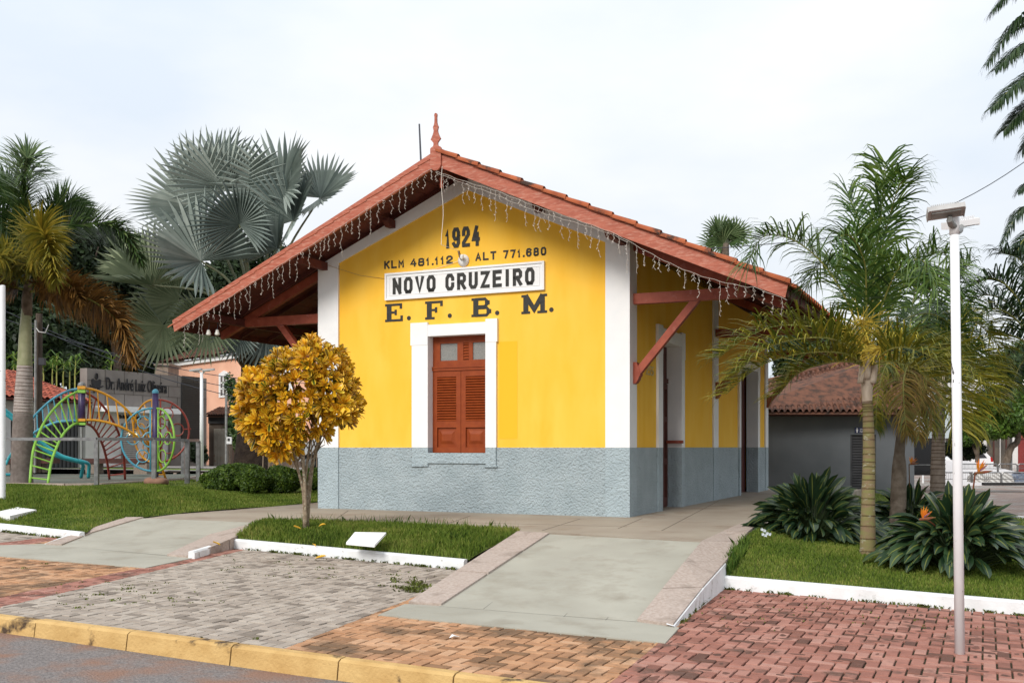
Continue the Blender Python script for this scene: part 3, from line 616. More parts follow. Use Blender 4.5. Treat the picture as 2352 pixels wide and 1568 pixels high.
for k in range(6): z = ZT+.21+k*.054; mb.prism([S(3.13, .185, z+.05), S(3.13, .15, z), S(3.13, .15, z+.012), S(3.13, .185, z+.06)], (-.115, 0, 0))
sp_('transom', mb, m_shut, win)
mesh_m = M('rusty_wire_mesh', (.40, .36, .32), rough=.6)
for a, b in ((2.72, 3.05), (3.37, 3.73)):
    mb = MB(); sb(mb, a, b, .170, .180, ZT+.19, 3.13); g = sp_('pane', mb, m_glass, win)
    mb = MB()
    for i in range(1, 14): s_ = a+(b-a)*i/14; sb(mb, s_-.0018, s_+.0018, .163, .167, ZT+.19, 3.13)
    for i in range(1, 14): z = ZT+.19+(3.13-ZT-.19)*i/14; sb(mb, a, b, .164, .1675, z-.0018, z+.0018)
    sp_('wire_mesh', mb, mesh_m, win)
mid = (oS0+oS1)/2
for a, b in ((oS0+.004, mid-.004), (mid+.004, oS1-.004)):
    mb = MB(); q0, q1 = .135, .185; fr = .095
    zb, zt, zm0, zm1 = oZ0+.004, ZT-.004, 1.52, 1.68
    sb(mb, a, a+fr, q0, q1, zb, zt); sb(mb, b-fr, b, q0, q1, zb, zt); sb(mb, a+fr, b-fr, q0, q1, zt-.11, zt); sb(mb, a+fr, b-fr, q0, q1, zb, zb+.1); sb(mb, a+fr, b-fr, q0, q1, zm0+.04, zm1)
    nsl = 17
    for k in range(nsl):
        z = zm1+(zt-.11-zm1)*(k+.0)/nsl; hz = (zt-.11-zm1)/nsl
        mb.prism([S(a+fr, .178, z+hz*.95), S(a+fr, .132, z+.004), S(a+fr, .130, z+.016), S(a+fr, .178, z+hz*1.15)], (-(b-a-2*fr), 0, 0))
    # raised field panel
    z0, z1 = zb+.1, zm0+.04; A, B = a+fr, b-fr
    o_ = [(A, z0), (B, z0), (B, z1), (A, z1)]; i_ = [(A+.05, z0+.06), (B-.05, z0+.06), (B-.05, z1-.06), (A+.05, z1-.06)]; i2 = [(A+.10, z0+.12), (B-.10, z0+.12), (B-.10, z1-.12), (A+.10, z1-.12)]
    mb.add([S(s, .172, z) for s, z in o_]+[S(s, .168, z) for s, z in i_]+[S(s, .142, z) for s, z in i2], [(i, (i+1) % 4, 4+(i+1) % 4, 4+i) for i in range(4)]+[(4+i, 4+(i+1) % 4, 8+(i+1) % 4, 8+i) for i in range(4)]+[(8, 9, 10, 11)])
    sp_('shutter', mb, m_shut, win)
# side doors
def sdoor(a, b, fa, fb, zt, fz, leaf):
    mb = MB(); q_ = -.26
    if leaf:
        mb.box(q_-.04, q_, a, b, .0, zt); n = 2; w_ = (b-a)/n
        for k in range(n):
            y0 = a+k*w_; mb.box(q_, q_+.02, y0+.01, y0+.09, .02, 2.45); mb.box(q_, q_+.02, y0+w_-.09, y0+w_-.01, .02, 2.45)
            for z0, z1 in ((.02, .2), (.85, .98), (1.7, 1.8), (2.35, 2.45)): mb.box(q_, q_+.02, y0+.09, y0+w_-.09, z0, z1)
        mb.box(q_, q_+.035, a, b, 2.47, 2.56)
    else: mb.box(-.34, -.30, a, b, 0, zt)
    d_ = sp_('door', mb, m_door)
    mb = MB()
    mb.box(.001, .05, fa, a, ZW, zt-.25); mb.box(.001, .05, b, fb, ZW, zt-.25); mb.box(.001, .056, fa-.02, a, zt-.25, fz); mb.box(.001, .056, b, fb+.02, zt-.25, fz); mb.box(.001, .05, a, b, zt, fz-.04)
    mb.box(-.26, .05, b-.004, b+.001, ZW, zt); mb.box(-.26, .05, a-.001, a+.004, ZW, zt); mb.box(-.26, .048, a, b, zt-.004, zt+.001)
    sp_('door_surround', mb, m_white, d_)
    for x0, x1, x2 in ((fa, a, a), (b, fb, b)): mb = MB(); mb.box(.001, .048, x0, x1, 0, ZW); mb.box(-.26, .0479, x2-.003, x2+.003, 0, ZW); sp_('surround_base', mb, m_wains2, d_)
    if leaf:
        mb = MB(); mb.box(-.235, .10, b-.12, b-.06, 1.27, 1.33); sp_('door_bar', mb, m_redwood, d_)
sdoor(d1a, d1b, 1.65, 3.50, d1z, 3.48, True); sdoor(d2a, d2b, 8.62, 11.15, d1z, 3.45, False)
# ---------------------------------------------------------------- roof
QF, QB = -1.1, LEN+1.1; SL, SR = 9.05, -2.88
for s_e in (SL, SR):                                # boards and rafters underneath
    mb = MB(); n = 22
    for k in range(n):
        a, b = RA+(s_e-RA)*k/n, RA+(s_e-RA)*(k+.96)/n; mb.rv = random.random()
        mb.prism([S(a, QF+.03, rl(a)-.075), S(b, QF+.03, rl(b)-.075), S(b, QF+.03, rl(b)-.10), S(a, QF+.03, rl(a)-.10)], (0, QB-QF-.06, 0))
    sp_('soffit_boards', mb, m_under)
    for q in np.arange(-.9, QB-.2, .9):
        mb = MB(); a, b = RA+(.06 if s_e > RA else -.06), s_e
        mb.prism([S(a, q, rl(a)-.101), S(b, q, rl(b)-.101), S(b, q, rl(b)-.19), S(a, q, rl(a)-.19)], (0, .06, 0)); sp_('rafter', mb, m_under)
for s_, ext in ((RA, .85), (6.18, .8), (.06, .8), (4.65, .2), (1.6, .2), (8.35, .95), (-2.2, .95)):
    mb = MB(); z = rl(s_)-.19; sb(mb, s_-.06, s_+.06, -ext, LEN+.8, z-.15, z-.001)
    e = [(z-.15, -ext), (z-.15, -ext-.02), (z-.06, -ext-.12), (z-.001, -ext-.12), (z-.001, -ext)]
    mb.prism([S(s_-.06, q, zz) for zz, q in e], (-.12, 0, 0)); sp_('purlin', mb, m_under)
# little turned pegs under the ridge
mb = MB(); mb.lathe([(.03, 0), (.034, .06), (.026, .1), (.036, .16), (.03, .2)], S(RA, -.93, rl(RA)-.62), 10); sp_('ridge_peg', mb, m_redwood)
# tile fields
def tiles(s_e, m):
    mb = MB(); n = 62; lo_ = -.05 if s_e > RA else 0; seg = 5; nr = 17; wd = (QB-QF+.06)/n; sgn = 1 if s_e > RA else -1; Ls = abs(s_e-RA)+.10
    random.seed(2)
    prof = [(0, .0), (.18, .045), (.36, .06), (.54, .045), (.72, .0), (.86, -.012)]
    for r in range(nr):
        a, b = RA+sgn*Ls*r/nr, RA+sgn*Ls*(r+1.06)/nr; la, lb = [], []
        for c in range(n):
            j = random.uniform(-.006, .006)
            for t, h in prof: q = QF-.03+(c+t)*wd; la.append(S(a, q, rl(a)-.06+h+(lo_ if c == 0 else 0))); lb.append(S(b, q, rl(b)-.035+h+j+(lo_ if c == 0 else 0)))
        k = len(la); vs = la+lb
        fs = [(i, i+1, k+i+1, k+i) for i in range(k-1)]; b0 = len(mb.v); mb.v += vs
        for i, f in enumerate(fs): mb.f.append(tuple(x+b0 for x in f)); mb.r.append(((i//6)*37+r*91) % 17/17)
        mb.t += [0.0]*len(vs)
    return mb
for s_e in (SL, SR):
    o = sp_('roof_tiles', tiles(s_e, m_tile), m_tile)
    # verge tiles laid over the bargeboard
    mb = MB(); sgn = 1 if s_e > RA else -1; Ls = abs(s_e-RA); n = 15; random.seed(8)
    for q in ((QF-.01, QB+.01) if sgn < 0 else (QB+.01,)):
        mb = MB()
        for k in range(n):
            a, b = RA+sgn*Ls*k/n, RA+sgn*Ls*(k+1.08)/n; rows = []
            mb.rv = random.random()
            for s_, rr, dz in ((a, .062, -.012), (b, .078, .010)):
                rows.append([S(s_, q+rr*math.cos(t), rl(s_)+dz-.012+rr*.95*math.sin(t)) for t in np.linspace(-.15, math.pi+.15, 9)])
            mb.grid(rows)
        sp_('verge_tiles', mb, m_tile, o)
mb = MB(); random.seed(9); n = 34
for k in range(n):
    a, b = QF+(QB-QF)*k/n, QF+(QB-QF)*(k+1.08)/n; mb.rv = random.random(); rows = []
    for q, rr in ((a, .085), (b, .105)): rows.append([S(RA+rr*math.cos(t), q, RZ-.035+rr*math.sin(t)) for t in np.linspace(0, math.pi, 9)])
    mb.grid(rows)
sp_('ridge_tiles', mb, m_tile)
# bargeboards
for q, s_e in ((QF, SL), (QF, SR), (QB, SL), (QB, SR)):
    mb = MB(); n = 10; e = s_e; h0, h1 = .285, .25
    pts = [(RA, rl(RA))]+[(RA+(e-RA)*k/n, rl(RA+(e-RA)*k/n)-.012*math.sin(math.pi*k/n)) for k in range(1, n+1)]
    sg = 1 if e > RA else -1
    low = [(RA, RZ-h0)]+[(RA+(e-sg*.05-RA)*k/n, rl(RA+(e-sg*.05-RA)*k/n)-h0+(h0-h1)*k/n-.012*math.sin(math.pi*k/n)) for k in range(1, n+1)]
    for k in range(n):
        mb.prism([S(pts[k][0], q-.02, pts[k][1]), S(pts[k+1][0], q-.02, pts[k+1][1]), S(low[k+1][0], q-.02, low[k+1][1]), S(low[k][0], q-.02, low[k][1])], (0, .045, 0))
    sp_('bargeboard', mb, m_barge)
for s_e in (SL, SR):                                # eave fascia
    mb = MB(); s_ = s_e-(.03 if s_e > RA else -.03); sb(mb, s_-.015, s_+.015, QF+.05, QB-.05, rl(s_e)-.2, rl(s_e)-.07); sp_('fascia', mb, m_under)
# finial
K = .00266; prof = [(440, 3), (438, 16), (430, 27), (420, 34), (408, 39), (300, 40), (292, 34), (284, 18), (272, 15), (262, 17), (252, 26), (240, 37), (233, 32), (215, 23), (200, 17), (186, 14), (174, 17), (164, 20), (150, 13), (136, 9), (110, 8), (98, 8), (92, 10), (84, 10), (76, 6), (74, 1)]
zf = lambda y: RZ+.20+(262-y)*K*1.02-.08
pts = [(w_*K, zf(y)) for y, w_ in prof]; pts += [(-w_, z) for w_, z in reversed(pts)]
mb = MB(); mb.prism([S(RA+s_, QF-.055, z) for s_, z in pts], (0, .034, 0)); sp_('finial', mb, m_barge)
# brackets: tie beam, rafter, brace, corbel
def bracket(q, sgn, base):
    w2 = .07; X = lambda s: base+sgn*s               # s outwards from the wall
    mb = MB(); pr = lambda pts: mb.prism([S(X(s), q-w2, z) for s, z in pts], (0, 2*w2, 0))
    pr([(.03, 3.66), (1.95, 3.66), (2.12, 3.70), (1.9, 3.84), (.03, 3.84)]); o = sp_('tie_beam', mb, m_redwood)
    mb = MB(); rz = lambda s: RZ-RS*(RA+s)-.36
    w2 = .055; pr([(.03, rz(.03)+.18), (2.62, rz(2.62)+.18), (2.62, rz(2.62)+.02), (2.5, rz(2.5)), (.03, rz(.03))]); sp_('strut_rafter', mb, m_redwood)
    w2 = .06; mb = MB(); pr([(.04, 2.50), (1.03, 3.655), (1.19, 3.655), (.13, 2.42)]); sp_('brace', mb, m_redwood)
    mb = MB(); w2 = .075; pr([(.03, 2.66), (.10, 2.66), (.15, 2.52), (.17, 2.44), (.14, 2.40), (.13, 2.36), (.09, 2.30), (.03, 2.28)]); sp_('corbel', mb, m_redwood)
for q in (.22, 6.22, LEN-.2): bracket(q, -1, 0); bracket(q, 1, WID)
# ---------------------------------------------------------------- lettering
OCT = lambda x0, x1, y0, y1, c=.25: [(x0+c*(x1-x0), y0), (x1-c*(x1-x0), y0), (x1, y0+.8*c*(y1-y0)), (x1, y1-.8*c*(y1-y0)), (x1-c*(x1-x0), y1), (x0+c*(x1-x0), y1), (x0, y1-.8*c*(y1-y0)), (x0, y0+.8*c*(y1-y0)), (x0+c*(x1-x0), y0), (x1-c*(x1-x0), y0)]
GL = {'N': [[(0, 0), (0, 1)], [(0, 1), (1, 0)], [(1, 0), (1, 1)]], 'O': [OCT(0, 1, 0, 1)], '0': [OCT(0, 1, 0, 1)], 'V': [[(0, 1), (.5, 0), (1, 1)]],
      'C': [[(1, .72), (1, .8), (.75, 1), (.25, 1), (0, .8), (0, .2), (.25, 0), (.75, 0), (1, .2), (1, .34)]],
      'R': [[(0, 0), (0, 1), (.75, 1), (1, .86), (1, .6), (.75, .46), (0, .46)], [(.42, .46), (1, 0)]], 'U': [[(0, 1), (0, .2), (.25, 0), (.75, 0), (1, .2), (1, 1)]],
      'Z': [[(0, 1), (1, 1), (0, 0), (1, 0)]], 'E': [[(1, 1), (0, 1), (0, 0), (1, 0)], [(0, .52), (.85, .52)]], 'I': [[(.5, 0), (.5, 1)]],
      '1': [[(.05, .72), (.5, 1), (.5, 0)]], '9': [[(0, .14), (.25, 0), (.75, 0), (1, .18), (1, .82), (.75, 1), (.25, 1), (0, .82), (0, .58), (.25, .42), (.75, .42), (1, .58)]],
      '2': [[(0, .66), (0, .82), (.25, 1), (.75, 1), (1, .82), (1, .62), (0, .16), (0, 0), (1, 0)]], '4': [[(.62, 1), (0, .30), (1, .30)], [(.78, .62), (.78, 0)]],
      'K': [[(0, 0), (0, 1)], [(1, 1), (0, .42)], [(.36, .62), (1, 0)]], 'L': [[(0, 1), (0, 0), (1, 0)]], 'M': [[(0, 0), (0, 1), (.5, .4), (1, 1), (1, 0)]],
      '8': [OCT(.06, .94, .52, 1), OCT(0, 1, 0, .52)], '7': [[(0, 1), (1, 1), (.42, 0)]], '6': [[(1, .86), (.75, 1), (.25, 1), (0, .82), (0, .18), (.25, 0), (.75, 0), (1, .18), (1, .42), (.75, .58), (.25, .58), (0, .42)]],
      'A': [[(0, 0), (.5, 1), (1, 0)], [(.2, .30), (.8, .30)]], 'T': [[(0, 1), (1, 1)], [(.5, 1), (.5, 0)]], '.': [[(.0, .0), (.0, .001)]]}
def stroke(mb, pts, wd, fn, dep):
    """thick mitred ribbon in a plane; fn maps (x,y,out) to a point"""
    P = [Vector((*p, 0)) for p in pts]; n = len(P); lft, rgt = [], []
    for i in range(n):
        d0 = (P[i]-P[i-1]).normalized() if i else None; d1 = (P[i+1]-P[i]).normalized() if i < n-1 else None
        d0 = d0 or d1; d1 = d1 or d0; n0 = Vector((-d0.y, d0.x, 0)); n1 = Vector((-d1.y, d1.x, 0)); m = (n0+n1)
        m = m/max(.35, m.length_squared/2) if m.length > .1 else n0
        if m.length > 1.6: m = m.normalized()*1.6
        ext = Vector()
        if i == 0: ext = -d1*0
        lft.append(P[i]+m*wd/2); rgt.append(P[i]-m*wd/2)
    for i in range(n-1):
        q = [lft[i], lft[i+1], rgt[i+1], rgt[i]]
        mb.add([fn(p.x, p.y, dep) for p in q]+[fn(p.x, p.y, 0) for p in q], [(0, 1, 2, 3)]+[(j, (j+1) % 4, 4+(j+1) % 4, 4+j) for j in range(4)])
dcount = [0]
def letters(mb, txt, x0, cw, hgt, y0, wd, fn, gap, dep=.006):
    x = x0
    for ch in txt:
        if ch == ' ': x += cw*.85; continue
        if ch == '.':
            dcount[0] += 1; mb.prism([fn(x+wd*.1, y0, 0), fn(x+wd*1.2, y0, 0), fn(x+wd*1.2, y0+wd*1.1, 0), fn(x+wd*.1, y0+wd*1.1, 0)], Vector(fn(0, 0, dep))-Vector(fn(0, 0, 0))); x += wd*1.3+gap*.7; continue
        w_ = cw*(.55 if ch == 'I' else .62 if ch == '1' else 1.0)
        for k, g in enumerate(GL[ch]):
            dcount[0] += 1
            gp = [(x+wd/2+px*(w_-wd), y0+wd/2*(1 if True else 0)+py*(hgt-wd)) for px, py in g]
            # straight ends reach the cap line and the baseline
            if len(gp) >= 2 and gp[0] != gp[-1]:
                def xt(a, b): v = Vector((a[0]-b[0], a[1]-b[1])).normalized()*wd/2; return (a[0]+v.x, a[1]+v.y)
                gp = [xt(gp[0], gp[1])]+gp[1:-1]+[xt(gp[-1], gp[-2])]
            stroke(mb, gp, wd, fn, dep+.0004*(dcount[0] % 5))
        x += w_+gap
    return x
fr_ = lambda x, y, o: S(-x, -o-.001, y)              # front wall: x to the right (= -s)
def put(name, txt, sL, sR, z0, hgt, wd, gap, dep=.006, base=0.0, fn=None):
    cnt = sum(.85 if c == ' ' else 0 if c == '.' else .55 if c == 'I' else .62 if c == '1' else 1 for c in txt); dots = txt.count('.'); ng = sum(1 for c in txt if c not in ' .')-1
    tot = abs(sL-sR); cw = (tot-ng*gap-dots*(wd*1.3+gap*.7))/cnt
    mb = MB(); f = fn or (lambda x, y, o: S(-x, -o-.001-base, y)); letters(mb, txt, -sL if fn is None else sL, cw, hgt, z0, wd, f, gap, dep); return sp_(name, mb, m_ink, label=None)
put('year_lettering', '1924', 3.54, 2.83, 4.87, .37, .062, .045, .012)
put('kilometre_lettering', 'KLM', 4.86, 4.43, 4.585, .15, .032, .038); put('kilometre_figures', '481.112', 4.29, 3.39, 4.585, .15, .032, .038)
put('altitude_lettering', 'ALT', 2.92, 2.50, 4.595, .15, .032, .038); put('altitude_figures', '771.680', 2.36, 1.52, 4.595, .15, .032, .038)
sg = sp_('sign_board', MB().prism([S(s, -.001, z) for s, z in ((4.82, 3.98), (1.54, 3.98), (1.54, 4.49), (4.82, 4.49))], (0, -.035, 0)), m_white)
mb = MB()
for a, b, c, d_, o in ((4.82, 1.54, 3.98, 4.49, .05), (4.73, 1.63, 4.06, 4.41, .018)):
    o0 = -.036; sb(mb, b, a, o0-o*.4, o0, c, c+o*.7); sb(mb, b, a, o0-o*.4, o0, d_-o*.7, d_); sb(mb, a-o*.7, a, o0-o*.4-.0005, o0, c+o*.7, d_-o*.7); sb(mb, b, b+o*.7, o0-o*.4-.0005, o0, c+o*.7, d_-o*.7)
sp_('sign_border', mb, m_white, sg)
put('name_lettering', 'NOVO', 4.65, 3.73, 4.085, .305, .062, .06, .008, .036); put('name_lettering', 'CRUZEIRO', 3.52, 1.73, 4.085, .305, .062, .06, .008, .036)
def slab_letter(mb, ch, s, z, w_, h):
    st_, th_ = w_*.26, h*.13; f = lambda x, y, o: S(s-x, -o-.001, z+y)
    bx = lambda x0, x1, y0, y1, k=0: mb.prism([f(x0, y0, 0), f(x1, y0, 0), f(x1, y1, 0), f(x0, y1, 0)], (0, -.006-.0005*k, 0))
    if ch in 'EF':
        bx(.09*w_, .09*w_+st_, 0, h); bx(0, w_*.93, h-th_, h, 1); bx(w_*.80, w_*.93, h*.70, h-th_, 2); bx(.09*w_+st_, w_*.62, h*.45, h*.57, 1); bx(w_*.52, w_*.64, h*.36, h*.66, 2)
        if ch == 'E': bx(0, w_*.97, 0, th_, 1); bx(w_*.84, w_*.97, th_, h*.32, 2)
        else: bx(0, w_*.50, 0, th_, 1)
    if ch == 'B':
        bx(.09*w_, .09*w_+st_, 0, h); bx(0, w_*.2, h-th_, h, 1); bx(0, w_*.2, 0, th_, 1)
        for y0, y1, x1 in ((h*.47, h, w_*.92), (0, h*.53, w_)):
            c = .12*w_; q = st_*.45; pts = [(w_*.2, y0+th_/2), (x1-c-q, y0+th_/2), (x1-q, y0+th_/2+c), (x1-q, y1-th_/2-c), (x1-c-q, y1-th_/2), (w_*.2, y1-th_/2)]
            stroke(mb, pts, th_*1.15, f, .007+.0007*(y0 > 0))
            bx(x1-q-st_*.45, x1, y0+th_*1.2, y1-th_*1.2, 3)
    if ch == 'M':
        bx(.08*w_, .08*w_+st_*.8, 0, h); bx(w_*.78, w_*.78+st_*.72, 0, h); bx(0, w_*.36, 0, th_, 1); bx(w_*.66, w_*1.06, 0, th_, 1); bx(0, w_*.2, h-th_, h, 1); bx(w_*.86, w_*1.06, h-th_, h, 1)
        stroke(mb, [(w_*.17, h*.97), (w_*.53, h*.22), (w_*.88, h*.97)], st_*.75, f, .0075)
mb = MB()
for ch, sL, w_ in (('E', 4.84, .40), ('F', 3.97, .40), ('B', 3.00, .40), ('M', 2.00, .47)):
    mb = MB(); slab_letter(mb, ch, sL, 3.575, w_, .34); sp_('initial_letter', mb, m_ink)
    sd = sL-w_-(.12 if ch != 'M' else .11); mb = MB(); mb.lathe([(.001, 0), (.042, 0), (.042, .006), (.001, .0062)], S(sd, -.001, 3.625), 14, (0, -1, 0)); sp_('full_stop', mb, m_ink)
def text_mesh(body, width, height=None, ext=.004):
    cu = bpy.data.curves.new('t', 'FONT'); cu.body = body; cu.extrude = ext; cu.size = 1; o = bpy.data.objects.new('t', cu); sc.collection.objects.link(o)
    bpy.context.view_layer.update(); dg = bpy.context.evaluated_depsgraph_get(); me = bpy.data.meshes.new_from_object(o.evaluated_get(dg))
    co = np.zeros(len(me.vertices)*3, np.float32); me.vertices.foreach_get('co', co); co = co.reshape(-1, 3); bpy.data.objects.remove(o)
    lo, hi = co.min(0), co.max(0); co[:, :2] -= lo[:2]; k = width/(hi[0]-lo[0]); co[:, 0] *= k; co[:, 1] *= (height/(hi[1]-lo[1]) if height else k); co[:, 2] -= co[:, 2].min(); return me, co
def put_text(name, body, org, xa, ya, width, height, m, parent=None, local=False, ext=.004):
    me, co = text_mesh(body, width, height, ext); xa, ya = Vector(xa), Vector(ya); za = xa.cross(ya)
    new = np.array(org)+co[:, :1]*np.array(xa)+co[:, 1:2]*np.array(ya)+co[:, 2:3]*np.array(za); me.vertices.foreach_set('co', new.astype(np.float32).ravel()); me.materials.clear(); me.update()
    return mo(name, me, m, parent, local)
put_text('house_number', '255', S(0, .98, 2.50)[:0] or (.002, .98, 2.50), (0, 1, 0), (0, 0, 1), .46, .17, M('cream_numerals', (.55, .42, .16), rough=.6), stn, True, .01)
# ---------------------------------------------------------------- things hung on the station
def wl(p): return stn_m @ Vector(p)
stn_m = Matrix.Translation(R0) @ Matrix.Rotation(-TH, 4, 'Z')
lampt = thing('wall_lamp', 'small white disc wall lamp with bulb above the name board', 'lamp', wl(S(3.16, -.06, 4.62)))
mb = MB(); mb.lathe([(.11, 0), (.115, .015), (.06, .05), (.035, .06)], wl(S(3.16, -.002, 4.62)), 16, -NN); mo('back_plate', mb, m_white, lampt, smooth=True)
mb = MB(); c = wl(S(3.17, -.07, 4.64)); mb.tube([c, c+Vector((-.03, -.08, .05)), c+Vector((-.05, -.10, .13))], [.028, .022, .02], 8); mo('bulb_holder', mb, M('rusty_holder', (.12, .05, .03), rough=.7), lampt)
mb = MB(); c = c+Vector((-.0, -.08, .0)); mb.lathe([(.015, 0), (.03, .03), (.04, .06), (.03, .09), (.01, .1)], c+Vector((.01, 0, -.03)), 10); mo('bulb', mb, M('frosted_bulb', (.85, .84, .8), rough=.25), lampt, smooth=True)
random.seed(31)
def fairy(s_a, s_b, lb, sag):
    mb = MB(); n = 60; line = []
    for i in range(n+1):
        t = i/n; s_ = s_a+(s_b-s_a)*t; line.append(Vector(S(s_, QF-.03, rl(s_)-.27-sag(t)-.008*math.sin(i*1.9))))
    mb.tube([wl(p) for p in line], .0036, 4, False)
    if s_b < RA:                                     # a second, slacker cable on the right slope
        mb.tube([wl(p+Vector((0, -.012, -.03-.05*math.sin(math.pi*min(1, i/34))**2))) for i, p in enumerate(line[:36])], .0035, 4, False)
    s_ = 0; tot = abs(s_b-s_a); k = 0
    while s_ < tot:
        t = s_/tot; i = min(n-1, int(t*n)); p = line[i].lerp(line[i+1], t*n-i); ln = random.choice((.12, .18, .25, .32, .38, .46))*random.uniform(.8, 1.15)
        m = 7; pts = []; ph = random.random()*6; wob = random.uniform(.004, .016)
        for j in range(m+1): pts.append(p+Vector((wob*math.sin(j*1.7+ph), wob*math.cos(j*1.3+ph), -ln*j/m)))
        mb.tube([wl(q) for q in pts], .0024, 3, False)
        for j in range(1, m+1):
            q = pts[j]; dx = random.choice((-1, 1)); mb.tube([wl(q), wl(q+Vector((dx*.022, random.uniform(-.01, .01), -.028 if random.random() < .7 else .02)))], .0045, 3, False)
        s_ += random.uniform(.075, .17)
    return mo('icicle_lights', mb, m_fair, label=lb, cat='string lights', group='icicle lights hung along the gable')
fairy(RA, SL-.25, 'icicle light string hanging under the left bargeboard of the gable', lambda t: 0)
fairy(RA, SR+.02, 'icicle light string under the right bargeboard, sagging over the corner', lambda t: .05*math.sin(math.pi*t*1.9)**2+.10*max(0, math.sin(math.pi*(t-.55)/.36)) if t < .91 else .0)
mb = MB(); pts = [S(RA-.12, QF-.03, rl(RA)-.3)]+[S(RA+.62*0-.12+.02*math.sin(i), QF-.03+(QF*-.96)*(i/8)*.0, rl(RA)-.3-i*.17) for i in range(1, 9)]
mb.tube([wl(p) for p in pts], .0042, 4, False); q0 = S(3.33, -.01, 4.62)
mb.tube([wl(pts[-1]), wl(S(RA+.0, -.3, 4.75)), wl(S(3.2, -.03, 4.6))], .004, 4, False)
mo('hanging_wire', mb, m_cream, label='thin pale wire dropping from the roof apex to the wall lamp', cat='wire')
mb = MB(); pts = [S(6.33+.05, -.06, 4.86), S(6.0, -.05, 4.70), S(5.4, -.012, 4.5), S(4.85, -.012, 4.40)]; mb.tube([wl(p) for p in pts], .004, 4, False)
mo('lamp_cable', MB().tube([wl(p) for p in [S(4.0, -.045, 4.495), S(3.75, -.02, 4.51), S(3.5, -.015, 4.56), S(3.25, -.03, 4.62)]], .004, 4, False), m_cream, label='thin pale cable running from the sign board edge up to the wall lamp', cat='cable')
mo('wall_cable', mb, M('ochre_cable', (.45, .30, .12), rough=.7), label='thin cable strung across the yellow gable to the sign board', cat='cable')
b_ = wl(S(3.6, -.8, rl(3.6)-.05)); t_ = at(963, 285, b_.y); mb = MB(); mb.tube([b_, lerp(b_, t_, .5), t_], [.018, .017, .015], 6); mo('lightning_rod', mb, m_wire, label='thin dark rod standing behind the roof ridge', cat='rod')
for u in (479, 499):
    p = at(u, 766, 20.6); mb = MB(); mb.lathe([(.02, .08), (.035, .055), (.035, .04), (.05, .0), (.045, -.025), (.012, -.04)], p, 10); o = mo('eave_bulb', mb, M('white_bulb', (.8, .78, .72), rough=.3), label=('left' if u < 490 else 'right')+' one of two white bulbs hanging under the left eave tip', cat='bulb', group='bulbs under the left eave', smooth=True)
    mb2 = MB(); mb2.tube([p+Vector((0, 0, .08)), p+Vector((0, .1, .35)), p+Vector((0, .25, .65))], .006, 4); mo('cord', mb2, m_wire, o)
# ------------------------------------------------------------------ street furniture, playground, buildings behind
def lathe_pole(mb, base, h, r0, r1, n=16): mb.tube([base-Vector((0, 0, .2)), base+Vector((0, 0, h*.5)), base+Vector((0, 0, h))], [r0, (r0+r1)/2, r1], n)
# near lamp post
b = pave(2205, 1500); top = EYE+(HY-505)/F*b.y; hgt = top-b.z
lp = thing('lamp_post', 'slim white lamp post with two floodlights standing on red pavers', 'lamp post', b)
mb = MB(); tp = Vector((at(2192, 505, b.y).x, b.y, top)); mb.tube([b-Vector((0, 0, .1)), lerp(b, tp, .5), tp+Vector((0, 0, -.0))], [.041, .039, .037], 20); mo('pole', mb, m_polew, lp, smooth=True)
mb = MB(); mb.lathe([(.0395, 0), (.0405, .0), (.0405, .14), (.0385, .145)], tp+Vector((0, 0, -.125)), 20); mo('collar', mb, m_polew, lp, smooth=True)
S1 = b.y/F
def flood(c, ax, up_, w_, d_, h_, m, fins):
    ax = Vector(ax).normalized(); up_ = Vector(up_); up_ = (up_-ax*up_.dot(ax)).normalized(); fw = up_.cross(ax)
    mb = MB(); mb.obox(c, ax, fw, up_, w_/2, d_/2, h_/2); o = mo('floodlight', mb, m, lp)
    mb = MB(); mb.obox(c-up_*(h_/2+.004), ax, fw, up_, w_/2*.80, d_/2*.55, .006); mo('lens', mb, m_greymet, o)
    mb = MB()
    for i in range(fins): mb.obox(c+ax*(w_*.36*(2*i/(fins-1)-1))+up_*(h_/2+.012), ax, fw, up_, .003, d_/2*.8, .014)
    for i in (-1, 1): mb.obox(c+ax*(w_*.5*i)-up_*.004, ax, fw, up_, .004, d_*.52, h_*.62)
    mo('cooling_fins', mb, m, o); return fw
c1 = at(2172, 486, b.y-.10)
flood(c1, (.96, -.25, .10), (.10, .42, .90), 78*S1, .13, .045, m_lampalu, 15)
mb = MB(); mb.tube([at(2182, 497, b.y-.1), at(2181, 506, b.y-.09), at(2186, 516, b.y-.05), at(2195, 523, b.y)], [.018, .026, .03, .026], 10); mo('bracket', mb, m_greymet, lp)
c2 = at(2206, 513, b.y+.22)
flood(c2, (.97, .10, .17), (-.2, -.2, .95), 74*S1, .13, .05, m_polew, 11)
mb = MB(); mb.tube([at(2208, 520, b.y+.16), at(2206, 530, b.y+.06), at(2200, 534, b.y)], [.02, .022, .02], 8); mo('bracket', mb, m_greymet, lp)
# left edge pole
b = onz(6, 1163, -.0); tz = EYE+(HY-658)/F*b.y
mb = MB(); mb.tube([b-Vector((0, 0, .2)), b+Vector((0, 0, 2)), Vector((b.x+.0, b.y, tz))], [.058, .056, .052], 16); mb.lathe([(.053, 0), (.05, .02), (.02, .03)], Vector((b.x, b.y, tz)), 12)
mo('steel_pole', mb, m_polew, label='plain white steel pole in the grass behind the concrete cover', cat='pole')
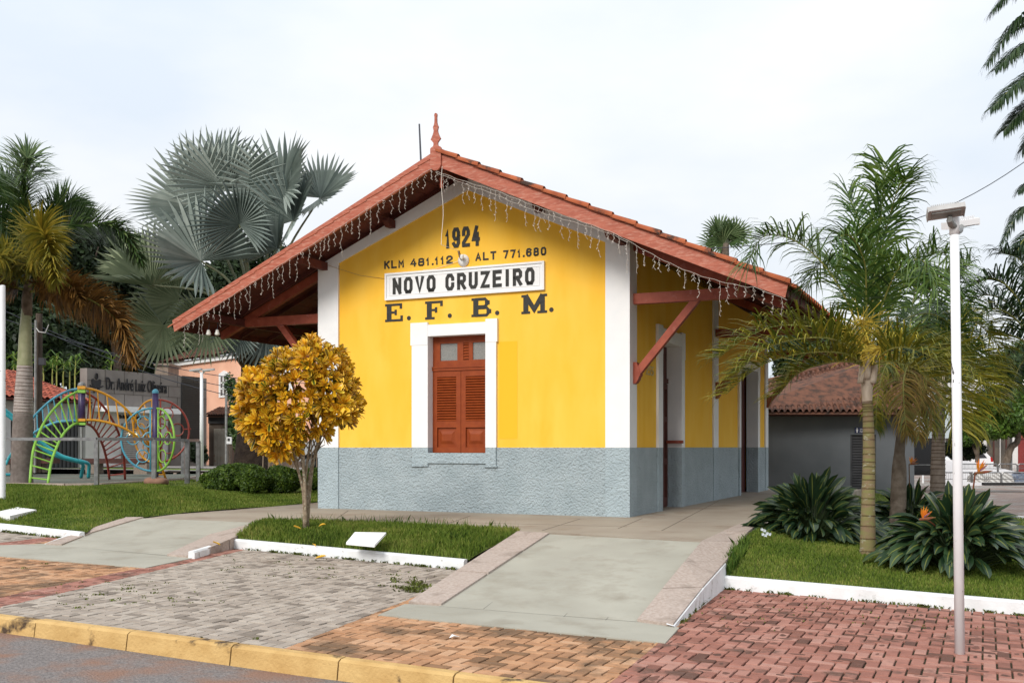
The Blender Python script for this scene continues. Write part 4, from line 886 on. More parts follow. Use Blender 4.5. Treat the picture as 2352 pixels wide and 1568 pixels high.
# double arm street light
b = gnd(463, 38.5); b.z += .02; tz = EYE+(HY-857)/F*b.y
sl_ = thing('street_light', 'white double-armed street light beside the grey clinic', 'street light', b)
mb = MB(); mb.tube([b, Vector((b.x, b.y, tz))], [.075, .055], 12); mo('pole', mb, m_polew, sl_, smooth=True)
for sg_, u in ((-1, 447), (1, 482)):
    e = at(u, 852 if sg_ < 0 else 852, b.y); mb = MB(); t_ = Vector((b.x, b.y, tz)); mb.tube([t_, lerp(t_, e, .5)+Vector((0, 0, .05)), e], [.03, .028, .02], 8); mo('arm', mb, m_polew, sl_)
    mb = MB(); d_ = (e-t_); d_.z = .03*sg_; d_.normalize(); mb.obox(lerp(t_, e, .82)+Vector((0, 0, .06)), d_, Vector((0, 0, 1)).cross(d_), (0, 0, 1), .22, .09, .035); mo('lamp_head', mb, m_lampalu, sl_)
# utility pole at the left
b = gnd(88, 33); up_ = thing('utility_pole', 'dark wooden utility pole with pipes and meter behind the foxtail palm', 'pole', b)
mb = MB(); mb.tube([b, at(90, 720, 33)], [.12, .10], 10); mo('pole', mb, M('weathered_pole_wood', (.11, .082, .062), (.06, .045, .035), scale=6, rough=.95, stretch=(3, 3, .3)), up_)
mb = MB(); p = at(80, 1000, 32.8); mb.tube([gnd(80, 32.8), at(82, 740, 32.8), at(82, 735, 32.8)], .035, 8); mo('conduit', mb, m_greymet, up_)
mb = MB(); mb.obox(at(97, 830, 32.7), (1, 0, 0), (0, 1, 0), (0, 0, 1), .09, .07, .11); mo('meter_box', mb, M('dark_box', (.03, .03, .035), rough=.5), up_)
mb = MB(); c = [at(82, 752, 32.8), at(90, 762, 32.7), at(104, 764, 32.6), at(112, 745, 32.6)]; mb.tube(c, .016, 5); mo('drip_loop', mb, M('grey_cable', (.45, .44, .42)), up_)
# overhead cables
def cable(pts, lb, r=.012, m=None): mb = MB(); mb.tube(pts, r, 4, False); mo('overhead_cable', mb, m or m_wire, label=lb, cat='cable')
pa, pb = wl(S(-.9, QF-.02, rl(-.9)-.25)), at(2420, 322, 17.0)
n = 24; cable([lerp(pa, pb, i/n)+Vector((0, 0, -.62*4*(i/n)*(1-i/n)+.10*math.sin(i/n*math.pi*2))) for i in range(n+1)], 'thin dark cable rising from the right bargeboard past the palms to the sky', .007)
for k, (a, b2) in enumerate((((-20, 700), (640, 905)), ((100, 760), (700, 930)), ((-20, 722), (700, 880)))):
    a3, b3 = at(*a, 33), at(*b2, 45); cable([lerp(a3, b3, i/10)+Vector((0, 0, -.5*4*(i/10)*(1-i/10))) for i in range(11)], ('uppermost', 'lowest', 'middle')[k]+' dark cable crossing behind the silver fan palm to the salmon house', .014)
# playground climbing arch
def dz_at(u, v, y): return at(u, v, y)
Z2 = lambda x, y: (x*.2051, 826.9+y*.2051)
def pcurve(pts, y0, y1, n=22):
    """smooth curve through picture points, distance running from y0 to y1"""
    P = [at(*Z2(*p), y0+(y1-y0)*i/(len(pts)-1)) for i, p in enumerate(pts)]
    return spline(P, n)
def spline(P, n):
    P = [Vector(p) for p in P]; Q = [P[0]*2-P[1]]+P+[P[-1]*2-P[-2]]; o = []; m = len(P)-1
    for i in range(n+1):
        t = min(m-1e-6, m*i/n); k = int(t); t -= k; a, b_, c, d_ = Q[k:k+4]
        o.append(.5*((2*b_)+(c-a)*t+(2*a-5*b_+4*c-d_)*t*t+(3*b_-a-3*c+d_)*t*t*t))
    return o
PC = lambda nm, c, c2: M(nm, c, c2, scale=6, rough=.4, spec=.5)
mG, mB_, mR_, mO, mT, mP = PC('lime_paint', (.25, .50, .06), (.20, .42, .05)), PC('sky_blue_paint', (.10, .38, .50), (.08, .30, .42)), PC('rust_red_paint', (.36, .06, .035), (.26, .04, .03)), PC('orange_yellow_paint', (.72, .33, .015), (.62, .27, .012)), PC('teal_paint', (.03, .34, .38), (.02, .24, .28)), PC('purple_paint', (.055, .035, .12), (.04, .025, .08))
yc = 27.6
arch = thing('climbing_arch', 'multicoloured climbing arch of four ladder legs meeting at a purple post', 'climber', at(188, 1095, yc))
mb = MB(); mb.tube([at(*Z2(915, 745), yc), at(*Z2(915, 285), yc)], .09, 14); mo('post', mb, mP, arch, smooth=True)
mb = MB(); mb.lathe([(.1, 0), (.1, .04), (.07, .09), (.02, .11)], at(*Z2(915, 290), yc), 14); mo('post_cap', mb, m_greymet, arch)
for z, m in ((312, mO), (345, mG), (676, mO), (705, mG)):
    mb = MB(); mb.lathe([(.11, -.05), (.11, .05)], at(*Z2(915, z), yc), 14); mb.obox(at(*Z2(935, z), yc-.1), (1, 0, 0), (0, 1, 0), (0, 0, 1), .06, .04, .05); mo('collar', mb, m, arch)
legs = [(mB_, [(890, 318), (760, 345), (600, 430), (480, 530), (370, 645), (280, 790), (215, 960), (180, 1190)], [(890, 675), (760, 680), (640, 692), (500, 745), (370, 822), (300, 930), (260, 1060), (240, 1190)], yc, 30.6, 13),
        (mG, [(890, 342), (740, 420), (600, 550), (490, 705), (420, 860), (380, 980), (355, 1130), (335, 1385)], [(895, 702), (820, 722), (730, 800), (670, 895), (640, 965), (600, 1060), (565, 1190), (535, 1395)], yc, 25.7, 13),
        (mR_, [(945, 352), (1080, 435), (1190, 560), (1270, 690), (1330, 820), (1365, 940), (1390, 1100), (1400, 1335)], [(945, 702), (1020, 735), (1080, 800), (1120, 880), (1155, 965), (1180, 1050), (1205, 1170), (1226, 1332)], yc, 29.6, 13),
        (mO, [(935, 312), (1080, 340), (1250, 420), (1410, 545), (1530, 690), (1620, 840), (1690, 1000), (1790, 1150), (1858, 1335)], [(935, 670), (1100, 676), (1290, 722), (1440, 790), (1560, 875), (1650, 960), (1690, 1060), (1705, 1190), (1712, 1325)], yc, 29.3, 13)]
for m, A, B, y0, y1, nr in legs:
    ca, cb = pcurve(A, y0, y1), pcurve(B, y0, y1)
    for c_ in (ca, cb): mb = MB(); mb.tube(c_, .034, 8); mo('rail', mb, m, arch, smooth=True)
    mb = MB()
    for k in range(nr): t = (k+.8)/(nr+.3)*22; i = int(t); mb.tube([lerp(ca[i], ca[min(22, i+1)], t-i), lerp(cb[i], cb[min(22, i+1)], t-i)], .019, 6)
    mo('rungs', mb, m, arch)
# ring climber
yr = 28.6; pc = Vector((at(357, 1000, yr).x, yr, 0))
rc = thing('ring_climber', 'round climber of coloured half discs filled with small rings', 'climber', at(357, 1098, yr))
mb = MB(); mb.tube([at(357, 1100, yr), at(357, 903, yr)], .085, 14); mo('post', mb, mP, rc, smooth=True)
mb = MB(); mb.lathe([(.09, 0), (.09, .05), (.06, .1), (.02, .12)], at(357, 903, yr), 14); mo('post_cap', mb, mB_, rc)
for m, an, zc in ((mO, 150, 1.64), (mR_, 22, 1.64), (mB_, 205, 1.40), (mG, -38, 1.40)):
    dv = Vector((math.cos(R_(an)), math.sin(R_(an)), 0)); c = Vector((pc.x, pc.y, zc)); Rr = .86
    arcp = lambda r, a0, a1, n, cc: [cc+dv*r*.96*math.cos(a)+Vector((0, 0, r*math.sin(a))) for a in np.linspace(a0, a1, n)]
    mb = MB(); mb.tube([c+Vector((0, 0, Rr))]+arcp(Rr, math.pi/2, -math.pi/2, 24, c+dv*.06)+[c-Vector((0, 0, Rr))], .029, 8); mb.tube([c+dv*.13+Vector((0, 0, Rr-.01)), c+dv*.13-Vector((0, 0, Rr-.01))], .026, 6); mo('rim', mb, m, rc, smooth=True)
    for k, a in enumerate((62, 4, -58)):
        cc = c+dv*.05+dv*math.cos(R_(a))*.53+Vector((0, 0, math.sin(R_(a))*.53)); mb = MB(); mb.tube(arcp(.17, 0, 2*math.pi, 17, cc), .017, 6, False)
        e = dv*math.cos(R_(a))+Vector((0, 0, math.sin(R_(a)))); mb.tube([cc+e*.17, cc+e*.36], .02, 5); mo('ring', mb, m, rc)
    cc = c+dv*.14; mb = MB(); mb.tube(arcp(.2, math.pi/2, -math.pi/2, 12, cc), .022, 6); mb.tube([cc+dv*.2, cc+dv*.3], .02, 5); mo('ring', mb, m, rc)
# teal bars
tb = thing('slide_bars', 'teal double bar slide ending in two bent feet under the arch', 'climber', at(188, 1095, 29))
for pts, y1 in (([(-260, 430), (-60, 480), (60, 560), (200, 680), (370, 870), (460, 975), (620, 1065), (760, 1110), (890, 1140), (930, 1175), (920, 1240), (908, 1310)], 30.5), ([(-260, 480), (-60, 540), (60, 600), (220, 720), (380, 850), (520, 960), (680, 1065), (820, 1110), (950, 1140), (995, 1170), (995, 1240), (990, 1312)], 30.2)):
    mb = MB(); mb.tube(pcurve(pts, 29.0, y1, 40), .05, 8); mo('rail', mb, mT, tb, smooth=True)
for pts in ([(65, 1170), (100, 1090), (150, 1020), (190, 960)], [(0, 1330), (30, 1285), (130, 1280), (200, 1280)]):
    mb = MB(); mb.tube(pcurve(pts, 29.5, 29.8, 10), .04, 8); mo('brace', mb, mT, tb)
# benches of a brown plank on concrete blocks
m_plank = M('dark_brown_plank', (.085, .03, .022), (.06, .022, .017), scale=5, rough=.6); m_blk = M('exposed_aggregate_block', (.30, .245, .20), (.20, .16, .13), scale=30, rough=.95)
for us, bl, lb in (((-30, 130), (14, 88), 'brown plank bench on concrete blocks behind the foxtail trunk'), ((192, 336), (217, 327), 'brown plank bench on concrete blocks behind the red ladder leg')):
    y = 33.2; bn = thing('bench', lb, 'bench', gnd(us[0], y), 0, 'plank benches of the playground'); a, b2 = at(us[0], 1058, y), at(us[1], 1058, y)
    mb = MB(); mb.obox((a+b2)/2, (1, 0, 0), (0, 1, 0), (0, 0, 1), (b2-a).x/2, .25, .075); mo('seat', mb, m_plank, bn)
    for u in bl:
        p = at(u, 1082, y); mb = MB(); zb = gz(p.x, y); zt = a.z-.076; mb.obox((p.x, y, (zb+zt)/2), (1, 0, 0), (0, 1, 0), (0, 0, 1), .21, .2, (zt-zb)/2); mo('block', mb, m_blk, bn)
# steel railing round the playground
fn_ = thing('steel_railing', 'low square-tube steel railing around the playground edge', 'railing', PG(222, 1113))
posts = [(-130, 25.4, .047), (222, 25.3, .047), (354, 26.0, .052), (430, 27.3, .055), (455.5, 28.6, .05), (420, 33.5, .05), (368, 34.5, .05)]
tops = []
for u, y, r in posts:
    b = gnd(u, y); zt = at(u, 1009 if u < 360 else 1012, y).z; t_ = Vector((b.x, y, zt)); tops.append(t_)
    if u > 0: mb = MB(); mb.obox((b.x, y, (b.z+zt)/2), (1, 0, 0), (0, 1, 0), (0, 0, 1), r, r, (zt-b.z)/2); mo('post', mb, m_metal, fn_)
mb = MB()
for a, b2 in zip(tops, tops[1:]): mb.beam(a+Vector((0, 0, .012)), b2+Vector((0, 0, .012)), .075, .075)
mo('top_rail', mb, m_metal, fn_)
# boulder
random.seed(4); c = onz(359, 1111, .27); mb = MB(); rows = []
for i in range(11):
    th = math.pi*i/10; row = []
    for j in range(21):
        ph = 2*math.pi*j/20; d_ = Vector((math.sin(th)*math.cos(ph), math.sin(th)*math.sin(ph), math.cos(th))); k = 1+.10*nse(d_.x*1.4+1, d_.y*1.4+d_.z)
        e = lambda v: math.copysign(abs(v)**.8, v)
        row.append(c+Vector((e(d_.x)*.31*k, e(d_.y)*.25*k, e(d_.z)*.115*k+.06)))
    rows.append(row)
mb.grid(rows); mo('boulder', mb, M('brown_boulder', (.27, .15, .10), (.19, .10, .07), scale=6, rough=.8, bump=.4, bscale=20), smooth=True, label='rounded brown boulder at the playground edge', cat='rock')
# ------------------------------------------------------------------ clinic and the tiled house along the left street
e1 = NN.copy(); e2 = D.copy()                              # facades run along the station's side direction
C0 = at(200, 1079, 38.0); C0.z = .0
C = lambda t, z, o=0.0: C0+e1*t+e2*o+Vector((0, 0, z))     # o > 0 goes back from the street
m_slabs = M('grey_stone_cladding', (.235, .21, .19), (.19, .168, .152), scale=1.6, rough=.85, bump=.15, bscale=30, stain=(.25, .225, .20), sscale=.9, slo=.5, shi=.6)
m_off = M('off_white_render', (.70, .68, .66), (.62, .60, .58), scale=1.2, rough=.9, stain=(.42, .40, .38), sscale=1.2, slo=.56, shi=.74)
m_dkmet = M('charcoal_corrugated_metal', (.055, .055, .058), (.04, .04, .042), scale=3, rough=.55)
cl = thing('clinic_building', 'low clinic with grey stone parapet, white canopy and dark lettering', 'clinic', C0)
def fb(mb, t0, t1, o0, o1, z0, z1): mb.prism([C(t0, z0, o0), C(t1, z0, o0), C(t1, z0, o1), C(t0, z0, o1)], (0, 0, z1-z0))
zt = 4.08; g0 = .3
mb = MB(); fb(mb, 0, 6.4, .0, .35, 2.72, zt); fb(mb, 4.25, 6.4, .0, 7, g0-.4, 2.72); sp = mo('wall', mb, m_slabs, cl)
mb = MB()
for z in (3.2, 3.64): fb(mb, 0, 6.4, -.012, .0, z, z+.012)
for k in range(1, 7):
    for j in range(3): z0 = 2.74+j*.45; fb(mb, k*.95+(.45 if j % 2 else 0)-.1, k*.95+(.45 if j % 2 else 0)-.085, -.012, .0, z0, min(zt, z0+.45))
for z in (.9, 1.5, 2.1): fb(mb, 4.25, 5.3, -.012, .0, z, z+.012)
mo('cladding_joints', mb, M('cladding_joint', (.10, .088, .078), rough=.9), sp)
mb = MB(); fb(mb, .02, 4.25, .10, 6.9, g0-.4, 2.71); mo('entrance_wall', mb, m_off, cl)
mb = MB(); fb(mb, .25, 4.1, -.7, .0, 2.5, 2.71); mo('canopy', mb, m_white, cl)
mb = MB(); fb(mb, .2, 1.0, -.015, .0, 2.55, 2.70)
mb = MB()
for t0, t1 in ((1.75, 2.55), (3.1, 3.7)):
    pm = MB(); fb(pm, t0, t1, .06, .099, g0, 2.1); o = mo('shutter_door', pm, m_greymet, cl); pm = MB()
    for k in range(22): z = g0+.05+k*.08; fb(pm, t0+.03, t1-.03, .03, .06, z, z+.045)
    mo('slats', pm, M('pale_slats', (.42, .41, .39), rough=.6), o)
mb = MB(); fb(mb, 4.86, 5.95, -.03, -.001, g0+.3, zt-.25); vs_ = mo('vent_screen', mb, m_dkmet, cl)
mb = MB()
for k in range(46): z = g0+.34+k*.076; fb(mb, 4.88, 5.93, -.055, -.03, z, z+.04)
mo('louvres', mb, M('charcoal_louvre', (.04, .042, .036), rough=.6), vs_)
def cl_text(txt, t0, width, hgt_, z, o, m, name='lettering'): put_text(name, txt, C(t0, z, o), e1, (0, 0, 1), width, hgt_, m, cl, False, .02)
m_let = M('dark_lettering', (.022, .022, .024), rough=.5)
cl_text('Dr. André Luiz Oliveira', .86, 3.15, .46, 3.34, -.03, m_let)
cl_text('Dr André Luiz Oliveira', 1.62, 1.1, .15, 2.28, .08, m_let, 'small_lettering')
mb = MB()                                                   # cup-and-tooth emblem with a bean above
q = lambda x, z: C(.42+x*.30, 3.52+z*.30, -.03)
mb.prism([q(*p) for p in ((-.72, .55), (-.5, .62), (-.2, .42), (0, .36), (.2, .42), (.5, .62), (.72, .55), (.74, .1), (.55, -.35), (-.55, -.35), (-.74, .1))], e2*.02)
for sg_ in (-1, 1): mb.prism([q(sg_*x, z) for x, z in ((.52, -.42), (.10, -.42), (.16, -.7), (.32, -1.15), (.40, -1.1), (.46, -.75))], e2*.02)
mb.tube([q(1.0*math.cos(a), -.18+.22*math.sin(a)) for a in np.linspace(math.pi*.95, math.pi*2.05, 14)], .028, 5)
mb.tube([q(.0+.2*math.cos(a), .95+.36*math.sin(a)) for a in np.linspace(0, 2*math.pi, 15)], .02, 5); mb.tube([q(-.02, 1.3), q(.05, 1.0), q(-.04, .62)], .012, 4)
mo('emblem', mb, m_let, cl)
for t in (2.03, 2.40):                                       # glowing bulbs on cords stand in for two lamps reflected in the entrance
    mb = MB(); mb.lathe([(.01, 0), (.03, .03), (.035, .07), (.02, .11)], C(t, 1.66, -.03), 10); mm_ = M('reflected_lamp_glow', (1, .8, .5)); pn = mm_.node_tree.nodes['Principled BSDF']; pn.inputs['Emission Color'].default_value = (1, .72, .4, 1); pn.inputs['Emission Strength'].default_value = 1.6
    o = mo('reflected_lamp', mb, mm_, cl); mb = MB(); mb.tube([C(t, 1.77, -.03), C(t, 2.5, -.03)], .008, 4); mo('reflected_lamp_cord', mb, m_wire, o)
mb = MB(); fb(mb, 3.75, 3.82, -.55, -.45, 2.71, 2.80); mb.tube([C(3.78, 2.8, -.5), C(3.86, 2.95, -.5)], .03, 6); mo('canopy_spotlight', mb, m_dkmet, cl)
# tiled house further left
th_ = thing('tiled_house', 'low white house with red tiled roof and grey corrugated gate', 'house', C(-4, 0))
mb = MB(); fb(mb, -9, -.02, .35, 6.5, -.2, 2.95); mo('wall', mb, m_off, th_)
def tilefield(o0, o1, z0, z1, t0, t1, n, nr, name, m, par, cfun, hs=1.0):
    mb = MB(); random.seed(n); wd = (t1-t0)/n
    for r in range(nr):
        a, b_ = r/nr, (r+1.3)/nr if r < nr-1 else 1; la, lb = [], []
        for c_ in range(n):
            j = random.uniform(-.012, .012)
            for tt, h in ((0, 0), (.2, .05), (.4, .06), (.6, .045), (.78, 0)):
                h *= hs
                t = t0+(c_+tt)*wd
                la.append(cfun(t, z0+(z1-z0)*a+h, o0+(o1-o0)*a)); lb.append(cfun(t, z0+(z1-z0)*b_+h+.03+j-.03*(1-a)*0, o0+(o1-o0)*b_))
        la = [p+Vector((0, 0, .028)) for p in la]; lb = [p-Vector((0, 0, .03)) for p in lb]
        k = len(la); b0 = len(mb.v); mb.v += [tuple(p) for p in la+lb]; mb.t += [0.0]*2*k
        for i in range(k-1): mb.f.append((b0+i, b0+i+1, b0+k+i+1, b0+k+i)); mb.r.append(((i//5)*37+r*91) % 17/17)
    e_ = Vector((0, 0, .05)); mb.add([cfun(t0, z0, o0)-e_, cfun(t1, z0, o0)-e_, cfun(t1, z1, o1)-e_, cfun(t0, z1, o1)-e_], [(0, 1, 2, 3)])
    return mo(name, mb, m, par)
m_tile_red = M('dusty_red_tile', (.36, .10, .06), (.26, .07, .045), scale=3, rough=.9, rnd=[(.6, .55, .55), (1, 1, 1), (1.1, 1.05, 1)], stain=(.09, .04, .03), sscale=2.5, slo=.55, shi=.68)
tilefield(-.35, 3.6, 2.85, 4.05, -9.5, -.03, 40, 12, 'roof', m_tile_red, th_, C)
mb = MB(); fb(mb, -9.5, -.03, -.30, .4, 2.76, 2.84); mo('eave_board', mb, m_plank, th_)
mb = MB(); fb(mb, -3.05, -.15, .30, .349, .2, 2.05); gt = mo('gate', mb, m_dkmet, th_)
mb = MB()
for k in range(16): fb(mb, -3.0+k*.18, -2.92+k*.18, .27, .30, .25, 2.0)
fb(mb, -3.1, -.1, .25, .34, 2.05, 2.12); mo('ribs', mb, M('charcoal_rib', (.075, .075, .08), rough=.5), gt)
mb = MB(); fb(mb, -.14, -.05, .2, .349, .2, 2.3); mo('gate_post', mb, m_off, th_); mb = MB(); fb(mb, -3.3, -3.1, .2, .349, .2, 2.2); mo('gate_post', mb, m_off, th_)
for t0, t1, z0, z1, m in ((-7.6, -6.9, 2.3, 2.85, m_greymet), (-7.3, -6.9, 1.0, 1.9, M('blue_poster', (.05, .16, .28), (.45, .42, .25), scale=4, rough=.6)), (-8.3, -7.5, 1.5, 2.0, M('cream_notice', (.55, .50, .36), rough=.7))):
    mb = MB(); fb(mb, t0, t1, .30, .349, z0, z1); mo('wall_panel', mb, m, th_)
# salmon house
hd = Vector((.673, -.739, 0)); hb = Vector((.739, .673, 0)); H0 = at(385, 1060, 58); H0.z = 0
Hc = lambda t, z, o=0.0: H0+hd*t+hb*o+Vector((0, 0, z))
m_salmon = M('salmon_render', (.82, .47, .33), (.74, .40, .275), scale=.8, rough=.9, stain=(.50, .30, .22), sscale=1, slo=.58, shi=.75)
sh = thing('salmon_house', 'two storey salmon pink house with white trim and brown tiled roof', 'house', Hc(8, 0))
mb = MB(); mb.prism([Hc(0, 0), Hc(17, 0), Hc(17, 0, 8), Hc(0, 0, 8)], (0, 0, 5.62)); mo('wall', mb, m_salmon, sh)
mb = MB(); mb.prism([Hc(-.3, 5.62, -.14), Hc(17.4, 5.62, -.14), Hc(17.4, 5.62, 8.4), Hc(-.3, 5.62, 8.4)], (0, 0, .22)); mb.prism([Hc(-.06, 0, -.06), Hc(.5, 0, -.06), Hc(.5, 0, -.001), Hc(-.06, 0, -.001)], (0, 0, 5.54)); mo('cornice', mb, m_white, sh)
tilefield(-.28, 4.2, 5.90, 7.7, -.7, 17.6, 60, 13, 'roof', m_tile_old, sh, Hc)
def hwin(t0, t1, z0, z1):
    mb = MB(); mb.prism([Hc(t0-.18, z0-.1, -.06), Hc(t1+.18, z0-.1, -.06), Hc(t1+.18, z1+.15, -.06), Hc((t0+t1)/2, z1+.3, -.06), Hc(t0-.18, z1+.15, -.06)], hb*.058); o = mo('window', mb, m_white, sh)
    mb = MB(); mb.prism([Hc(t0, z0, -.075), Hc(t1, z0, -.075), Hc(t1, z1, -.075), Hc(t0, z1, -.075)], hb*.012); mo('pane', mb, M('dark_pane', (.10, .08, .07), rough=.3), o)
    mb = MB(); tm = (t0+t1)/2
    for a, b_, c_, d_ in ((tm-.05, tm+.05, z0, z1), (t0, t1, z0+(z1-z0)*.32, z0+(z1-z0)*.38), (t0, t1, z0+(z1-z0)*.64, z0+(z1-z0)*.70), (t0, t0+.07, z0, z1), (t1-.07, t1, z0, z1)): mb.prism([Hc(a, c_, -.088), Hc(b_, c_, -.088), Hc(b_, d_, -.088), Hc(a, d_, -.088)], hb*.012)
    mo('sash', mb, m_white, o)
for u in (516,):
    a = (u-CX)/F; t = (a*H0.y-H0.x)/(hd.x-a*hd.y); y = H0.y+hd.y*t; zc = EYE+(HY-886)/F*y; hwin(t-.36, t+.36, zc-.48, zc+.48)
for t in (9.5, 13.0): hwin(t-.36, t+.36, 3.9, 4.9)
# garden wall with gate hut
gh = thing('gate_hut', 'small weathered hut with brown tiled roof and rusty metal door', 'hut', gnd(508, 45))
y = 45; bq = lambda mb, u0, u1, v0, v1, ya, yb: mb.prism([at(u0, v1, ya), at(u1, v1, ya), at(u1, v0, ya), at(u0, v0, ya)], (0, yb-ya, 0))
m_dirty = M('stained_plaster', (.17, .13, .105), (.10, .078, .062), scale=1.5, rough=.95)
mb = MB(); bq(mb, 480, 533, 972, 1075, y, y+3); mo('wall', mb, m_dirty, gh)
m_rusty = M('rusty_pale_metal', (.25, .225, .185), (.33, .30, .25), scale=3, rough=.7, stain=(.22, .10, .05), sscale=4, slo=.58, shi=.7)
mb = MB(); bq(mb, 491, 524, 984, 1073, y-.08, y-.001); 
dr_ = mo('door', mb, m_rusty, gh); mb = MB()
for k in range(5): u = 494+k*6.6; bq(mb, u, u+1.6, 985, 1072, y-.11, y-.08)
mo('door_ribs', mb, m_rusty, dr_)
mb = MB(); bq(mb, 478, 535, 953, 972, y-.1, y+3); mo('lintel', mb, m_dkmet, gh)
tilefield(0, 1, 0, 1, 0, 1, 12, 5, 'roof', m_tile_old, gh, lambda t, z, o: Vector((at(474+66*t, 955, y).x, y-.4+o*2.4, at(0, 955, y).z+o*.42+(z-o))))
gw = thing('garden_wall', 'low stained plaster garden wall beside the rusty door hut', 'wall', gnd(640, 46)); mb = MB(); bq(mb, 533, 760, 1022, 1078, 46.2, 46.4); mo('masonry', mb, m_dirty, gw); mb = MB(); bq(mb, 533, 760, 1019, 1022, 46.15, 46.45); mo('coping', mb, m_off, gw)
# meter post beside it
mp_ = thing('meter_post', 'thin steel meter post with a small white box by the hut', 'post', gnd(522, 41)); mb = MB(); mb.tube([gnd(519, 40), at(519.5, 905, 40)], .045, 8); mo('post', mb, m_greymet, mp_); mb = MB(); bq(mb, 520, 531, 1003, 1019, 39.85, 39.97); mo('meter_box', mb, m_white, mp_); mb = MB(); bq(mb, 522.5, 527.5, 1006, 1012, 39.83, 39.85); mo('meter_window', mb, m_dkmet, mp_)
# chimney-like water tank block behind the clinic
mb = MB(); bq(mb, 356, 386, 838, 862, 47, 48.5); bq(mb, 353, 389, 834, 839, 46.9, 48.6); mo('roof_tank', mb, M('rough_concrete_tank', (.26, .20, .155), (.18, .14, .11), scale=5, rough=.95), label='small rough concrete tank block behind the clinic parapet', cat='tank')
# white van parked behind the croton
vy = 36.8; van = thing('parked_van', 'white van parked on the back street behind the croton', 'van', gnd(745, vy))
m_car = M('white_car_paint', (.78, .78, .79), rough=.22, spec=.5, coat=.5)
mb = MB(); X0 = at(652, 0, vy).x; zb = gz(X0, vy)
prof = [(0, .42), (.05, .85), (.35, 1.02), (1.0, 1.12), (1.75, 1.86), (2.3, 2.0), (4.9, 2.0), (5.05, 1.5), (5.05, .42), (4.55, .36), (1.25, .36)]
mb.prism([Vector((X0+x, vy, zb+z)) for x, z in prof], (0, 1.8, 0)); bd = mo('body', mb, m_car, van)
for x0, x1, w_ in ((1.35, 2.35, 'window'), (2.5, 3.6, 'window'), (3.75, 4.8, 'window')):
    mb = MB(); mb.prism([Vector((X0+a, vy-.006, zb+z)) for a, z in ((x0+.0, 1.2), (x1, 1.2), (x1, 1.78), (x0+(.42 if x0 < 2 else 0), 1.78))], (0, .005, 0)); mo(w_, mb, M('tinted_glass', (.02, .022, .025), rough=.1, spec=.6), bd)
for x in (.92, 4.05):
    mb = MB(); mb.lathe([(.32, -.02), (.33, .0), (.33, .18), (.3, .2)], Vector((X0+x, vy+.17, zb+.33)), 20, (0, -1, 0)); o = mo('wheel', mb, M('tyre_rubber', (.02, .02, .02), rough=.9), van)
    mb = MB(); mb.lathe([(.2, 0), (.2, .02), (.05, .04)], Vector((X0+x, vy-.03, zb+.33)), 16, (0, -1, 0)); mo('rim', mb, m_greymet, o)
mb = MB(); mb.prism([Vector((X0-.02+a, vy-.004, zb+z)) for a, z in ((.04, .80), (.38, .84), (.34, .98), (.08, .9))], (0, .003, 0)); mo('headlight', mb, m_glass, van)
# ------------------------------------------------------------------ right: grey restroom building, plaza
GY = 35.0; gzr = -.42
rb = thing('restroom_building', 'dark grey toilet block with brown clay tile hip roof', 'building', gnd(1900, GY))
m_grey = M('slate_grey_render', (.115, .125, .135), (.095, .104, .112), scale=1, rough=.9, bump=.1, bscale=40)
xw0, xw1 = at(1700, 0, GY).x, at(2100, 0, GY).x; ez = EYE+(HY-948)/F*GY
dx0, dx1 = at(1953, 0, GY).x, at(2012, 0, GY).x; dzt = EYE+(HY-998)/F*GY
mb = MB()
for x0, x1, z0, z1 in ((xw0, dx0, gzr-.2, ez), (dx1, xw1, gzr-.2, ez), (dx0, dx1, dzt, ez)): mb.box(x0, x1, GY, GY+.2, z0, z1)
mb.box(xw1-.2, xw1, GY+.2, GY+5, gzr-.2, ez); mb.box(xw0, xw0+.2, GY+.2, GY+5, gzr-.2, ez); mo('wall', mb, m_grey, rb)
mb = MB(); mb.box(dx0, dx1, GY+.10, GY+.14, gzr, dzt); 
for k in range(22): z = gzr+.06+k*(dzt-gzr-.1)/22; mb.prism([Vector((dx0+.05, GY+.09, z+.07)), Vector((dx0+.05, GY+.04, z)), Vector((dx0+.05, GY+.05, z+.0)), Vector((dx0+.05, GY+.095, z+.075))], (dx1-dx0-.1, 0, 0))
mb.box(dx0, dx0+.06, GY+.02, GY+.1, gzr, dzt); mo('louvred_door', mb, m_dkmet, rb)
sgx, sgz = at(1963, 0, GY).x, at(0, 994, GY).z; mb = MB(); mb.box(sgx, sgx+.62, GY-.02, GY-.001, sgz, sgz+.19); sg2 = mo('door_sign', mb, M('navy_sign', (.02, .028, .08), rough=.4), rb)
m_wt = M('white_sign_text', (.8, .8, .8), rough=.5)
put_text('sign_lettering', 'SANITÁRIO', (sgx+.17, GY-.022, sgz+.10), (1, 0, 0), (0, 0, 1), .42, .07, m_wt, sg2, False, .001); put_text('sign_lettering', 'MASCULINO', (sgx+.17, GY-.022, sgz+.02), (1, 0, 0), (0, 0, 1), .42, .055, m_wt, sg2, False, .001)
mb = MB(); px = sgx+.075; mb.lathe([(.001, 0), (.018, 0), (.018, .003)], (px, GY-.021, sgz+.155), 8, (0, -1, 0)); mb.prism([Vector((px+a, GY-.021, sgz+z)) for a, z in ((-.03, .13), (.03, .13), (.028, .075), (.018, .075), (.016, .015), (-.016, .015), (-.018, .075), (-.028, .075))], (0, -.002, 0)); mo('sign_figure', mb, m_wt, sg2)
